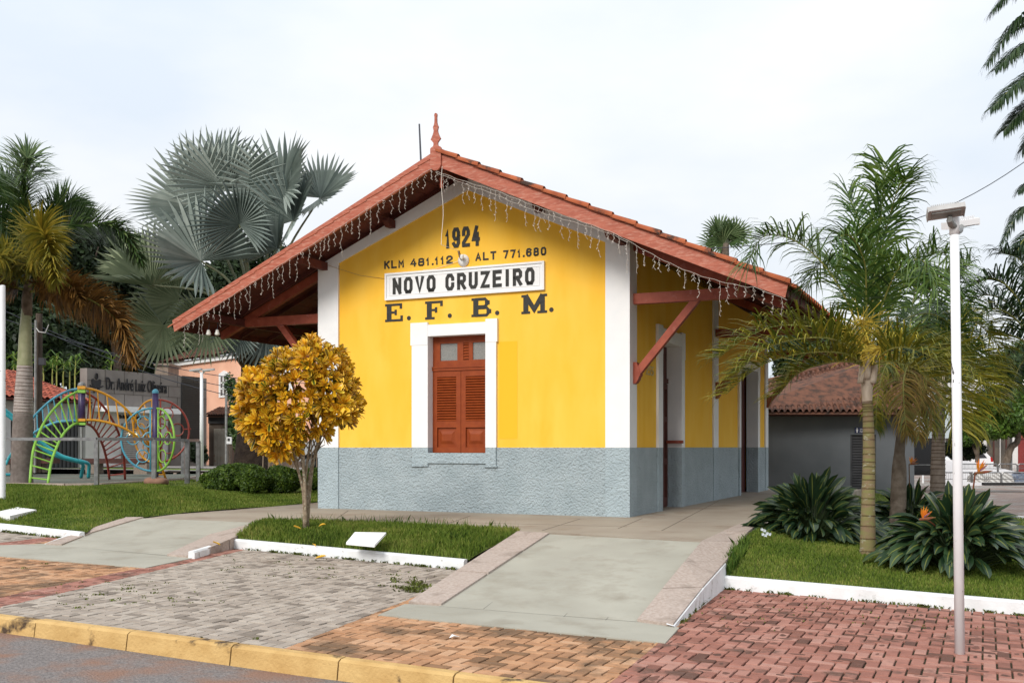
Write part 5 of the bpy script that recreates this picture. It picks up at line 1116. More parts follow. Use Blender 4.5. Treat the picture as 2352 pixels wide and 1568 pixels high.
# roof: front slope and left hip, sheet of barrel tiles
def hip(t, z, o):
    x0, x1 = xw0-.5+o*.9, xw1+.55-o*.2; return Vector((x0+(x1-x0)*t, GY-.75+o*3.4, ez-.02+o*(.92+1.4*t)+(z-o*1)))
tilefield(0, 1, 0, 1, 0, 1, 34, 9, 'roof', m_tile_old, rb, hip, 1.7)
mb = MB(); mb.box(xw0-.4, xw1+.4, GY-.6, GY-.001, ez-.11, ez-.045); mo('soffit', mb, m_plank, rb)
mb = MB(); rows = []
for q in (0, .25, .5, .75, 1): p = hip(0, q, q)+Vector((0, 0, .05)); rows.append(p)
mb.tube(rows, .1, 8); mb.tube([hip(0, 1, 1)+Vector((0, 0, .05)), hip(1, 1, 1)+Vector((0, 0, .05))], .1, 8); mo('ridge_tiles', mb, m_tile_old, rb)
# glazed dark block and pale panel next to it
db = thing('glass_block', 'dark glazed low block with pale panel behind the palms', 'building', gnd(2130, 37)); mb = MB(); bq(mb, 2090, 2167, 996, 1091, 37.2, 40); mo('glazing', mb, M('black_glass', (.012, .012, .014), rough=.15, spec=.5), db)
mb = MB(); bq(mb, 2131, 2182, 936, 1006, 37.0, 37.18); mo('pale_panel', mb, M('pale_blue_panel', (.50, .56, .58), rough=.5), db)
mb = MB(); bq(mb, 2090, 2166, 1066, 1068, 37.17, 37.199); bq(mb, 2090, 2166, 996, 999, 37.17, 37.199); mo('glazing_bars', mb, m_greymet, db)
# white ramp parapet
mb = MB(); q = [at(u, v, 43) for u, v in ((2165, 1092), (2165, 1058), (2222, 1058), (2255, 1064), (2360, 1089), (2360, 1092))]; q[0].z = q[-1].z = gzr; mb.prism(q, (0, .25, 0)); mo('white_parapet', mb, M('white_parapet_paint', (.72, .72, .74), (.64, .64, .66), scale=1.5, rough=.8), label='long white parapet sloping down across the plaza', cat='parapet')
# crowd barriers, two rows
def barrier(u0, u1, v0, v1, y, lb):
    o = thing('barrier', lb, 'barrier', at((u0+u1)/2, v1, y), 0, 'steel crowd barriers on the plaza'); a, b_, c_, d_ = at(u0, v1, y), at(u0, v0, y), at(u1, v0, y), at(u1, v1, y); r = .025
    mb = MB(); e = Vector((.05, 0, 0)); f = Vector((0, 0, .05)); mb.tube([a, b_-f, b_+e, c_-e, c_-f, d_], r, 6); mo('frame', mb, m_metal, o)
    mb = MB()
    for k in range(1, 14): t = k/14; mb.tube([lerp(a, d_, t)+Vector((0, 0, .12)), lerp(b_, c_, t)], .007, 4)
    mb.tube([a+Vector((0, 0, .12)), d_+Vector((0, 0, .12))], .012, 5); mo('bars', mb, m_metal, o)
for k in range(4): barrier(2203+k*45, 2246+k*45, 1065, 1083, 41.0, ('leftmost', 'second', 'third', 'rightmost')[k]+' steel barrier from the lamp post in the far row')
for k in range(4): barrier(2165+k*68, 2231+k*68, 1084.5, 1108, 36.0, ('leftmost', 'second', 'third', 'rightmost')[k]+' steel barrier from the thick ringed trunk in the near row')
# mosaic benches
m_mos = M('black_and_white_mosaic', (.62, .60, .57), rough=.6); _t = m_mos.node_tree; wv = N(_t, 'ShaderNodeTexWave'); wv.wave_type = 'BANDS'; wv.bands_direction = 'DIAGONAL'; wv.inputs['Scale'].default_value = 3.2; wv.inputs['Distortion'].default_value = 1.2
_tc = N(_t, 'ShaderNodeTexCoord'); _t.links.new(_tc.outputs['Object'], wv.inputs['Vector']); _c = N(_t, 'ShaderNodeValToRGB'); _c.color_ramp.elements[0].color = (.30, .28, .26, 1); _c.color_ramp.elements[1].color = (.66, .64, .61, 1); _t.links.new(wv.outputs['Fac'], _c.inputs[0]); _t.links.new(_c.outputs[0], _t.nodes['Principled BSDF'].inputs['Base Color'])
for u0, u1, m, lb in ((2238, 2262, m_mos, 'narrow zigzag patterned plaza bench behind the strelitzia'), (2272, 2330, m_mos, 'wide zigzag patterned plaza bench on the dark strip'), (2332, 2365, M('blue_tiled_bench', (.10, .13, .2), (.2, .22, .26), scale=9, rough=.4), 'blue tiled plaza bench at the right edge')):
    y = 37.0; a, b_ = at(u0, 1107, y), at(u1, 1084, y); mb = MB(); mb.prism([Vector((a.x, y, a.z)), Vector((b_.x, y, a.z)), Vector((b_.x-.05, y+.05, b_.z-.12)), Vector((b_.x-.3, y+.1, b_.z)), Vector((a.x+.35, y+.1, b_.z)), Vector((a.x+.05, y+.05, b_.z-.15))], (0, .6, 0)); mo('mosaic_bench', mb, m, label=lb, cat='bench', group='tiled benches on the plaza')
mb = MB(); bq(mb, 2262, 2372, 1108, 1114.5, 36.6, 36.85); mo('plaza_step', mb, M('dark_step', (.03, .028, .028), rough=.7), **st)
# white awning
aw = thing('white_awning', 'small white pyramid awning behind the ringed trunk', 'awning', at(2172, 1085, 46)); mb = MB(); P_ = lambda u, v, y: at(u, v, y)
ap = P_(2160, 958, 47.5); qs = [P_(2120, 981, 46), P_(2192, 981, 46), P_(2192, 981, 49.5), P_(2120, 981, 49.5)]; mb.add([ap]+qs+[p-Vector((0, 0, .12)) for p in qs], [(0, 1, 2), (0, 2, 3), (0, 3, 4), (0, 4, 1), (1, 2, 6, 5), (2, 3, 7, 6), (3, 4, 8, 7), (4, 1, 5, 8)]); mo('canopy', mb, m_white, aw)
for p in qs[:2]: mb = MB(); mb.tube([p-Vector((0, 0, .1)), Vector((p.x, p.y, gzr))], .04, 6); mo('leg', mb, m_polew, aw)
# white shops
ws = thing('white_shops', 'row of white shops far behind the plaza tree', 'building', at(2300, 1046, 70)); mb = MB()
mb.box(at(2150, 0, 70).x, at(2225, 0, 70).x, 70, 80, -.5, at(0, 965, 70).z); mb.box(at(2225, 0, 72).x, at(2480, 0, 72).x, 72, 82, -.5, at(0, 872, 72).z); mo('wall', mb, M('shop_white', (.70, .68, .66), (.6, .58, .56), scale=.3, rough=.85), ws)
m_shop = M('shop_glass', (.05, .045, .04), (.11, .09, .07), scale=1.2, rough=.2)
for u0, u1, v0 in ((2173, 2184, 985), (2268, 2296, 1000), (2300, 2322, 1002), (2345, 2400, 1000)):
    mb = MB(); yy = 69.9 if u0 < 2225 else 71.9; a, b_ = at(u0, 1045, yy), at(u1, v0, yy); mb.box(a.x, b_.x, yy, yy+.09, -.4, b_.z); o = mo('shop_window', mb, m_shop, ws)
    mb = MB(); mb.box(a.x, b_.x, yy-.05, yy, b_.z, b_.z+.15); mb.box((a.x+b_.x)/2-.05, (a.x+b_.x)/2+.05, yy-.04, yy-.001, -.4, b_.z); mo('shop_frame', mb, m_plank, o)
# parked car
cy = 58; pcx = at(2282, 0, cy).x-1.45; z0 = -.42; car = thing('parked_car', 'white hatchback parked beyond the plaza tree', 'car', (pcx, cy, z0))
mb = MB(); pr = [(-1.9, .35), (-1.85, .8), (-1.0, .92), (-.35, 1.42), (.9, 1.45), (1.35, 1.0), (1.45, .8), (1.42, .3)]; mb.prism([Vector((pcx+x, cy, z0+z)) for x, z in pr], (0, 1.65, 0)); mo('body', mb, m_car, car)
mb = MB(); mb.prism([Vector((pcx+x, cy-.006, z0+z)) for x, z in ((-.75, .95), (-.3, 1.35), (.8, 1.36), (1.1, 1.0))], (0, .005, 0)); mo('window', mb, M('car_glass', (.03, .03, .035), rough=.1, spec=.6), car)
mb = MB(); mb.prism([Vector((pcx+x, cy-.006, z0+z)) for x, z in ((1.30, .8), (1.44, .8), (1.36, 1.05), (1.27, 1.05))], (0, .005, 0)); mo('tail_light', mb, M('red_lens', (.4, .01, .01), rough=.3), car)
for x in (-1.2, .95): mb = MB(); mb.lathe([(.28, 0), (.29, .15), (.2, .17)], (pcx+x, cy+.13, z0+.29), 16, (0, -1, 0)); mo('wheel', mb, M('car_tyre', (.02, .02, .02), rough=.9), car)
# red kiosk
kx0 = at(2338, 0, 53.6).x; kk = thing('red_kiosk', 'dark red box kiosk at the right edge of the plaza', 'kiosk', (kx0+1, 52, -.42)); mb = MB(); mb.box(kx0, kx0+2, 52, 53.6, -.42, at(0, 1006, 52).z); mo('body', mb, M('kiosk_red', (.30, .03, .025), (.24, .025, .02), scale=3, rough=.5), kk); mb = MB(); zt_ = at(0, 1006, 52).z; mb.box(kx0-.08, kx0+2.08, 51.9, 53.7, zt_, zt_+.16); mo('roof', mb, m_redwood, kk); mb = MB(); mb.box(kx0+.15, kx0+.95, 51.97, 51.999, .0, zt_-.2); mo('door', mb, m_redwood, kk)
mb = MB(); mb.tube([gnd(2322, 46), at(2322, 930, 46)], .06, 8); mb.lathe([(.09, 0), (.09, .06)], at(2322, 930, 46), 8); mo('plaza_post', mb, m_greymet, label='slim grey post beside the leaning plaza tree', cat='post')
# ------------------------------------------------------------------ vegetation
def LM(name, cols, trans=.25, rough=.5, spec=.35, tipc=None, mott=None):
    return M(name, (1, 1, 1), mott or (.8, .82, .8), scale=2.5, rough=rough, spec=spec, rnd=cols, trans=trans, tipc=tipc)
m_queen = LM('queen_palm_leaflets', [(.022, .055, .012), (.055, .12, .02), (.15, .225, .04)], rough=.42)
m_queeny = LM('yellowing_queen_leaflets', [(.075, .11, .014), (.20, .20, .022), (.42, .35, .04)], rough=.45)
m_queend = LM('dark_queen_leaflets', [(.012, .030, .010), (.022, .052, .016), (.05, .09, .025)], rough=.5)
m_dry = LM('dry_palm_leaflets', [(.16, .10, .025), (.36, .23, .05), (.14, .16, .03)], rough=.7)
m_fox = LM('foxtail_leaflets', [(.022, .05, .016), (.058, .11, .028), (.17, .23, .075)], rough=.45)
m_foxy = LM('golden_foxtail_leaflets', [(.07, .085, .014), (.20, .18, .02), (.46, .33, .04)], rough=.5)
m_foxo = LM('rusty_foxtail_leaflets', [(.06, .04, .016), (.19, .09, .02), (.40, .20, .045)], rough=.55)
m_bis = LM('silver_fan_leaf', [(.085, .115, .105), (.25, .295, .265), (.52, .565, .505)], trans=.12, rough=.5, spec=.35, mott=(.78, .8, .78))
m_bisg = LM('greenish_fan_leaf', [(.10, .14, .085), (.24, .29, .175), (.45, .50, .32)], trans=.2, rough=.5, mott=(.8, .82, .78))
m_fan = LM('green_fan_leaf', [(.04, .085, .03), (.09, .15, .05), (.20, .26, .12)], rough=.5)
m_rach = M('green_frond_stalk', (.20, .22, .05), (.28, .26, .07), scale=6, rough=.5)
m_rachg = M('grey_green_stalk', (.13, .16, .10), (.2, .21, .13), scale=6, rough=.6)
m_strel = LM('strelitzia_leaf', [(.010, .028, .012), (.020, .048, .018), (.05, .09, .035)], trans=.1, rough=.34, spec=.5, tipc=((.17, .19, .04), .90, .97))
m_croton = LM('croton_leaf', [(.05, .10, .010), (.22, .12, .008), (.66, .27, .008), (.90, .50, .012), (.92, .72, .05)], trans=.22, rough=.38, spec=.45, mott=(.55, .50, .42), tipc=((.84, .56, .04), .70, 1.0))
m_box = LM('clipped_box_leaves', [(.02, .045, .008), (.065, .12, .014), (.15, .22, .025)], rough=.5)
m_forest = LM('forest_leaves', [(.008, .018, .006), (.018, .036, .010), (.04, .07, .018)], trans=.15, rough=.6)
m_tree = LM('bright_tree_leaves', [(.03, .065, .010), (.075, .15, .018), (.16, .25, .03)], rough=.5)
m_core = M('dark_hedge_core', (.008, .016, .006), rough=1)
UP = Vector((0, 0, 1))
def frond(name, P, m, parent, n=56, L=.5, droop=.5, wid=.022, plume=False, rr=.018, rm=None, start=.12, lift=.25, tipk=.35, sweep=.6, seed=1, up=None, ang=None, rb=0.0, rand=.18, hook=False, sig=.2):
    """palm frond: P = control points of the stalk; leaflets are strips of three bent pieces"""
    rnd = random.Random(seed); c = spline(P, 36); mb = MB()
    mb.tube(c, [max(.003, rr*(1-.85*i/36)) for i in range(37)], 5); o = mo(name, mb, rm or m_rach, parent); lf = MB()
    tot = 36
    for k in range(n):
        t = start+(1-start)*(k+rnd.random()*.5)/n; x = min(35.999, t*tot); i = int(x); p = lerp(c[i], c[i+1], x-i); tg = (c[min(36, i+2)]-c[max(0, i-1)]).normalized()
        u_ = up or UP; sd = tg.cross(u_)
        if sd.length < .15: sd = tg.cross(Vector((.3, -.9, .1)))
        sd.normalize(); nm = sd.cross(tg).normalized(); env = (math.sin(math.pi*min(1, .18+.82*(1-t)**.7*1.0+.0)) if False else (1-(1-tipk)*max(0, (t-.45)/.55)**1.6)*min(1, .55+t*2.2))
        for s_ in (-1, 1):
            ln = L*env*rnd.uniform(.82, 1.12)
            if plume: a = rnd.uniform(-math.pi*.62, math.pi*.62); side = sd*s_*math.cos(a)+nm*math.sin(a)
            else: side = sd*s_+nm*(lift+rnd.uniform(-rand, rand))
            d_ = (side.normalized()+tg*(sweep*rnd.uniform(1-rand, 1+rand)+.5*max(0, t-.6))).normalized(); wv = d_.cross(nm if not plume else tg).normalized()*wid*rnd.uniform(.8, 1.2)
            q = p; pts = [q]; dd = d_.copy(); sg = 5 if hook else 4
            kdr = droop*rnd.uniform(.55, 1.4)
            for j in range(sg):
                dd = (dd+Vector((0, 0, -kdr*(((j+.6)/sg)**4*hook+.03 if hook else ((j+.3)/sg)**1.7*1.9)))).normalized(); q = q+dd*ln/sg; pts.append(q)
            ws = (.5, 1, 1, .8, .55, .05) if hook else (.55, 1, .9, .6, .05); vs = []
            for j in range(sg+1): vs += [pts[j]-wv*ws[j]*.5, pts[j]+wv*ws[j]*.5]
            lf.add(vs, [(2*j, 2*j+1, 2*j+3, 2*j+2) for j in range(sg)], min(1, max(0, rnd.gauss(.5+rb, sig))), [j/sg for j in range(sg+1) for _ in (0, 1)])
    mo('leaflets', lf, m, o); return o
def palm_trunk(name, pts, rad, m, parent, n=18, rings=0, sub=1):
    c = spline(pts, 40); mb = MB(); r = [float(np.interp(i/40, np.linspace(0, 1, len(rad)), rad)) for i in range(41)]
    mb.tube(c, r, n)
    if rings:
        rm = mb; rg = random.Random(5); mb.rv = .0
        for k in range(rings):
            t = (k+.5+rg.uniform(-.2, .2))/rings*40; i = min(39, int(t)); p = lerp(c[i], c[i+1], t-i); rr = r[i]*1.03; rm.lathe([(rr*.97, -.008), (rr*1.02, -.004), (rr*1.02, .006), (rr*.97, .01)], p, n, c[i+1]-c[i])
    return mo(name, mb, m, parent, smooth=True)
RING = [(.58, .52, .48), (1, 1, 1), (1, 1, 1)]
m_qtrunk = M('mossy_palm_trunk', (.20, .19, .07), (.22, .15, .09), scale=7, rough=.9, bump=.5, bscale=40, stain=(.34, .33, .24), sscale=6, slo=.58, shi=.66, stretch=(1, 1, 2.5), rnd=RING)
m_qtop = M('pale_peeling_leaf_base', (.55, .47, .38), (.42, .33, .25), scale=6, rough=.85, stain=(.16, .10, .06), sscale=4, slo=.6, shi=.7, stretch=(3, 3, .8))
m_gtrunk = M('ringed_grey_trunk', (.23, .185, .155), (.16, .125, .105), scale=8, rough=.9, bump=.5, bscale=30, rnd=RING)
# ---- main queen palm
py_ = 13.6; qb = at(1993, 1290, py_); QP = lambda u, v, dy=0: at(u, v, py_+dy)
qp = thing('queen_palm', 'queen palm with mossy ringed trunk and yellow flower spray in the right lawn', 'palm', qb)
palm_trunk('trunk', [qb-Vector((0, 0, .1)), QP(1994, 1150), QP(1996, 1050), QP(1994, 960), QP(1992, 918)], [.108, .086, .079, .068, .060], m_qtrunk, qp, rings=24)
palm_trunk('leaf_base', [QP(1992, 925), QP(1991, 880), QP(1990, 845), QP(1991, 815)], [.062, .075, .066, .03], m_qtop, qp)
for k, (u, v, u2, v2) in enumerate(((1978, 880, 1975, 812), (2003, 880, 2010, 815), (1990, 870, 1992, 800))):
    mb = MB(); mb.tube(spline([QP(u, v, -.05), lerp(QP(u, v), QP(u2, v2), .5)+Vector((0, -.05, 0)), QP(u2, v2)], 8), [.05-.004*i for i in range(9)], 8); mo('sheath', mb, m_qtop, qp, smooth=True)
FR = [  # stalk points (u, v, depth offset), leaflet length, material, droop, leaflets
    ([(1994, 830, 0), (2000, 720, .05), (2012, 590, .1), (2026, 470, .1), (2034, 372, -.05)], .62, m_queen, .75, 92, .02),
    ([(1996, 820, 0), (2006, 690, .4), (2028, 560, .5), (2062, 435, -.1), (2085, 410, -.5)], .58, m_queen, .6, 80, .06),
    ([(1990, 815, 0), (1945, 690, .1), (1885, 600, .1), (1815, 548, 0), (1752, 545, -.1), (1722, 600, -.15)], .56, m_queen, .7, 88, .05),
    ([(1986, 830, 0), (1935, 776, -.3), (1875, 752, -.5), (1787, 748, -.6), (1715, 775, -.7), (1650, 822, -.7)], .52, m_queeny, .62, 88, -.1),
    ([(1984, 842, 0), (1948, 814, -.5), (1878, 808, -.8), (1792, 822, -1.0), (1728, 852, -1.1), (1668, 905, -1.1)], .50, m_queeny, .62, 88, .0),
    ([(1998, 832, 0), (2054, 795, -.4), (2125, 792, -.7), (2200, 818, -.8), (2268, 878, -.8)], .54, m_queeny, .6, 84, .08),
    ([(1999, 815, 0), (2070, 665, .3), (2122, 596, .3), (2165, 580, .1), (2195, 625, -.1)], .56, m_queen, .75, 80, .18),
    ([(1996, 815, 0), (2040, 690, .8), (2110, 620, 1.3), (2180, 640, 1.6), (2225, 720, 1.7)], .56, m_queen, .7, 80, -.1),
    ([(1992, 815, 0), (1960, 690, .9), (1925, 620, 1.4), (1890, 600, 1.8), (1850, 660, 2.0)], .56, m_queen, .7, 76, -.12),
    ([(1994, 820, 0), (1985, 680, .7), (1982, 580, 1.0), (1970, 500, 1.3), (1945, 440, 1.5)], .55, m_queen, .75, 76, -.1),
    ([(1998, 830, 0), (2060, 745, .7), (2130, 720, 1.2), (2190, 750, 1.5), (2235, 815, 1.6)], .54, m_queen, .7, 76, -.12),
    ([(1998, 838, 0), (2050, 830, -.5), (2110, 850, -.8), (2165, 910, -.9), (2190, 960, -.9)], .48, m_queeny, .7, 66, .1),
    ([(1990, 838, 0), (1950, 800, .6), (1900, 790, 1.0), (1840, 820, 1.3), (1800, 880, 1.4)], .48, m_queen, .7, 66, -.15)]
FR += [([(1986, 838, 0), (1940, 790, -.7), (1880, 775, -1.1), (1800, 785, -1.3), (1740, 812, -1.4), (1690, 862, -1.4)], .5, m_queeny, .7, 84, -.05),
       ([(1986, 840, 0), (1950, 830, -.3), (1890, 835, -.4), (1830, 860, -.4), (1790, 905, -.4)], .48, m_queeny, .7, 70, -.12), ([(1996, 838, 0), (2050, 800, -.9), (2110, 805, -1.3), (2180, 850, -1.5), (2225, 920, -1.5)], .52, m_queeny, .7, 78, .05),
       ([(1995, 815, 0), (1990, 690, -.3), (1985, 600, -.6), (1950, 540, -1.0), (1905, 560, -1.3)], .55, m_queen, .8, 76, -.05), ([(1998, 815, 0), (2030, 690, -.3), (2070, 610, -.6), (2120, 600, -1.0), (2150, 660, -1.2)], .55, m_queen, .8, 76, .12)]
for k, (pts, L, m, dr, n, rb) in enumerate(FR): frond('frond', [QP(*p) for p in pts], m, qp, n=int(n*.95), L=L*1.12, droop=dr*1.1, seed=40+k, wid=.023, rb=rb+(.08 if m is m_queen else 0), rr=.016, start=.16, lift=.85 if m is m_queeny else .5, rand=.55 if m is m_queeny else .85, hook=1.25 if m is m_queeny else 2.0, sig=.28, tipk=.75, sweep=.8)
m_infl = M('yellow_flower_spray', (.62, .46, .06), (.46, .34, .05), scale=20, rough=.6)
rg = random.Random(6)
mb = MB()
for st_, en in (((1986, 830), (1975, 735)), ((1998, 832), (2022, 800)), ((1984, 830), (1952, 762))):
    c = spline([QP(*st_), lerp(QP(*st_), QP(*en, -.3), .5)+Vector((0, -.1, .05)), QP(*en, -.35)], 12); mb.tube(c, [.014-.0008*i for i in range(13)], 5)
    for k in range(60):
        i = rg.randint(4, 12); p = c[i]; d_ = Vector((rg.uniform(-1, 1), rg.uniform(-.8, .6), rg.uniform(-.7, .8))).normalized(); ln = rg.uniform(.18, .44)
        mb.tube([p, p+d_*ln*.5+Vector((0, 0, rg.uniform(-.03, .03))), p+d_*ln+Vector((0, 0, rg.uniform(-.05, .03)))], [.0075, .006, .004], 3, False)
mo('flower_spray', mb, m_infl, qp)
# ---- second palm: thin leaning trunk, drooping dry skirt
y2 = 17.2; P2 = lambda u, v, dy=0: at(u, v, y2+dy); p2 = thing('queen_palm', 'small palm with thin leaning brown trunk and drooping yellow skirt', 'palm', at(2062, 1122, y2))
palm_trunk('trunk', [Vector((P2(2060, 1, 0).x, y2, -.42)), P2(2065, 1090), P2(2066, 1040), P2(2072, 985), P2(2082, 930), P2(2088, 880)], [.14, .12, .085, .075, .07, .07], m_bark, p2)
FR2 = [([(2088, 880, 0), (2095, 840, -.3), (2125, 850, -.5), (2140, 930, -.6), (2138, 990, -.6)], .6, m_queeny), ([(2086, 880, 0), (2070, 830, -.3), (2035, 840, -.5), (2015, 920, -.6), (2012, 985, -.6)], .6, m_queeny), ([(2088, 880, 0), (2085, 840, -.5), (2075, 880, -.9), (2078, 950, -1), (2085, 1000, -1)], .55, m_dry), ([(2088, 880, 0), (2110, 860, -.4), (2118, 900, -.7), (2112, 960, -.7), (2110, 1010, -.7)], .5, m_dry),
       ([(2088, 870, 0), (2110, 760, .2), (2150, 720, .3), (2200, 760, .3)], .6, m_queend), ([(2086, 870, 0), (2050, 760, .3), (2000, 740, .4), (1960, 800, .4)], .6, m_queend), ([(2087, 870, 0), (2090, 760, .3), (2100, 680, .4), (2120, 620, .2)], .6, m_queen), ([(2088, 875, 0), (2140, 830, -.2), (2190, 850, -.2), (2225, 920, -.3)], .6, m_queeny)]
for k, (pts, L, m) in enumerate(FR2): frond('frond', [P2(*p) for p in pts], m, p2, n=90, L=L, sig=.28, rand=.5, droop=1.1 if k < 4 else .8, seed=80+k, wid=.022, start=.15, lift=.1)
# ---- third palm: thick ringed grey trunk
y3 = 20.5; P3 = lambda u, v, dy=0: at(u, v, y3+dy); p3 = thing('queen_palm', 'palm with thick grey ringed trunk near the glass block', 'palm', Vector((P3(2153, 1).x, y3, -.4)))
palm_trunk('trunk', [Vector((P3(2153, 1).x, y3, -.5)), P3(2154, 1090), P3(2155, 1020), P3(2157, 960), P3(2162, 915)], [.15, .14, .125, .11, .085], m_gtrunk, p3, rings=30)
palm_trunk('leaf_base', [P3(2161, 920), P3(2164, 890), P3(2168, 850)], [.085, .10, .04], m_qtop, p3)
FR3 = [([(2168, 870, 0), (2215, 800, -.3), (2270, 820, -.5), (2310, 880, -.6)], m_queeny), ([(2168, 880, 0), (2215, 850, -.5), (2255, 880, -.9), (2285, 930, -1)], m_queeny), ([(2168, 870, 0), (2190, 760, 0), (2240, 740, .1), (2300, 800, .1)], m_queeny), ([(2166, 870, 0), (2130, 780, 0), (2080, 780, 0), (2040, 850, 0)], m_queen), ([(2168, 870, 0), (2180, 740, .3), (2200, 650, .4), (2230, 600, .3)], m_queen), ([(2166, 870, 0), (2150, 760, .3), (2130, 680, .4), (2090, 640, .3)], m_queend), ([(2168, 885, 0), (2190, 900, -.5), (2205, 950, -.7), (2208, 985, -.7)], m_queeny)]
for k, (pts, m) in enumerate(FR3): frond('frond', [P3(*p) for p in pts], m, p3, n=66, L=.85, droop=.8, seed=100+k, wid=.036, start=.15, lift=.5, hook=1.5, rand=.5, sig=.28, tipk=.7, rr=.025)
# ---- darker palm at the right edge, further back
y4 = 26.0; P4 = lambda u, v, dy=0: at(u, v, y4+dy); p4 = thing('queen_palm', 'dark green palm reaching in from the right edge behind the lamp post', 'palm', gnd(2385, y4))
palm_trunk('trunk', [gnd(2385, y4), P4(2385, 950), P4(2382, 800)], [.2, .17, .13], m_gtrunk, p4)
FR4 = [[(2380, 800, 0), (2340, 690, 0), (2285, 640, 0), (2225, 660, 0)], [(2380, 800, 0), (2330, 730, -.3), (2270, 710, -.5), (2215, 770, -.6)], [(2380, 800, 0), (2320, 770, -.5), (2255, 780, -.8), (2210, 850, -.9)], [(2380, 800, 0), (2370, 680, 0), (2345, 600, .2), (2300, 580, .2)], [(2380, 810, 0), (2330, 810, -.5), (2290, 840, -.8), (2262, 900, -.8)], [(2380, 800, 0), (2320, 700, .5), (2250, 680, 1), (2200, 740, 1)], [(2380, 800, 0), (2400, 690, 0), (2430, 640, 0), (2480, 640, 0)], [(2380, 810, 0), (2430, 770, 0), (2480, 790, 0), (2510, 850, 0)], [(2380, 815, 0), (2350, 830, -.6), (2330, 870, -.8), (2322, 905, -.8)]]
for k, pts in enumerate(FR4): frond('frond', [P4(*p) for p in pts], m_queend, p4, n=64, L=.95, droop=.8, hook=2.0, rand=.45, lift=.5, tipk=.65, seed=120+k, wid=.042, start=.15, rr=.03)
# ---- royal palm leaning in at the upper right
y5 = 19.0; P5 = lambda u, v, dy=0: at(u, v, y5+dy); p5 = thing('royal_palm', 'tall royal palm just outside the right edge with drooping fronds', 'palm', gnd(2520, y5))
palm_trunk('trunk', [gnd(2520, y5), P5(2510, 700), P5(2490, 200)], [.22, .2, .16], m_gtrunk, p5)
FR5 = [[(2490, 150, 0), (2420, 40, 0), (2340, 50, 0), (2270, 145, 0)], [(2490, 150, 0), (2420, 90, -.3), (2350, 105, -.4), (2287, 160, -.5)], [(2490, 160, 0), (2420, 140, -.5), (2340, 190, -.8), (2276, 250, -.9)], [(2490, 170, 0), (2430, 190, -.4), (2360, 240, -.6), (2306, 300, -.7)], [(2490, 140, 0), (2420, -40, 0), (2350, -40, 0), (2285, 20, 0)], [(2495, 175, 0), (2440, 230, -.3), (2390, 290, -.4), (2352, 340, -.4)], [(2490, 150, 0), (2540, 30, 0), (2600, 40, 0), (2660, 130, 0)], [(2490, 150, 0), (2550, 120, 0), (2620, 180, 0), (2660, 260, 0)]]
for k, pts in enumerate(FR5): frond('frond', [P5(*p) for p in pts], m_queend, p5, n=140, L=.66, droop=1.1, seed=140+k, wid=.042, start=.12, rr=.022, rb=.1, tipk=.45)
y6 = 30; P6 = lambda u, v, dy=0: at(u, v, y6+dy); p6 = thing('royal_palm', 'distant royal palm whose fronds hang in at the right edge', 'palm', gnd(2430, y6))
palm_trunk('trunk', [gnd(2430, y6), P6(2430, 800), P6(2420, 560)], [.24, .2, .16], m_gtrunk, p6)
for k, pts in enumerate([[(2420, 540, 0), (2380, 480, 0), (2340, 490, 0), (2302, 560, 0)], [(2420, 545, 0), (2380, 530, -.4), (2345, 560, -.6), (2325, 625, -.6)], [(2420, 550, 0), (2390, 570, -.5), (2368, 610, -.6), (2358, 660, -.6)], [(2420, 540, 0), (2400, 450, .2), (2370, 420, .4), (2340, 440, .4)], [(2420, 540, 0), (2460, 470, 0), (2500, 480, 0), (2540, 560, 0)]]): frond('frond', [P6(*p) for p in pts], m_queend, p6, n=90, L=.75, droop=1.0, seed=160+k, wid=.045, start=.12, rr=.03)
# ---- foxtail palm at the left
yf = 26.6; PF = lambda u, v, dy=0: at(u, v, yf+dy); fx = thing('foxtail_palm', 'foxtail palm with swollen ringed grey trunk and bushy golden plumes', 'palm', PF(50, 1112))
m_ftr = M('foxtail_trunk', (.20, .165, .145), (.14, .112, .098), scale=12, rough=.9, bump=.5, bscale=40, bdist=.01)
m_ftr2 = M('pale_foxtail_trunk', (.40, .35, .32), (.30, .25, .225), scale=9, rough=.85, bump=.35, bscale=40, rnd=RING)
fb0 = PF(50, 1112); fb0.z -= .2
palm_trunk('trunk', [fb0, PF(50, 1090), PF(51, 1020), PF(53, 950)], [.30, .265, .255, .235], m_ftr, fx, n=24)
palm_trunk('upper_trunk', [PF(53, 950), PF(55, 900), PF(57, 840)], [.236, .218, .185], m_ftr2, fx, n=24, rings=14)
palm_trunk('crownshaft', [PF(57, 842), PF(58, 780), PF(60, 720), PF(62, 690)], [.18, .16, .12, .10], M('green_crownshaft', (.24, .25, .13), (.33, .32, .19), scale=5, rough=.5), fx, n=20)
palm_trunk('leaf_sheath', [PF(62, 725), PF(62, 690), PF(64, 655), PF(60, 630)], [.125, .13, .10, .05], M('brown_leaf_sheath', (.20, .14, .10), (.10, .07, .05), scale=8, rough=.9), fx, n=16)
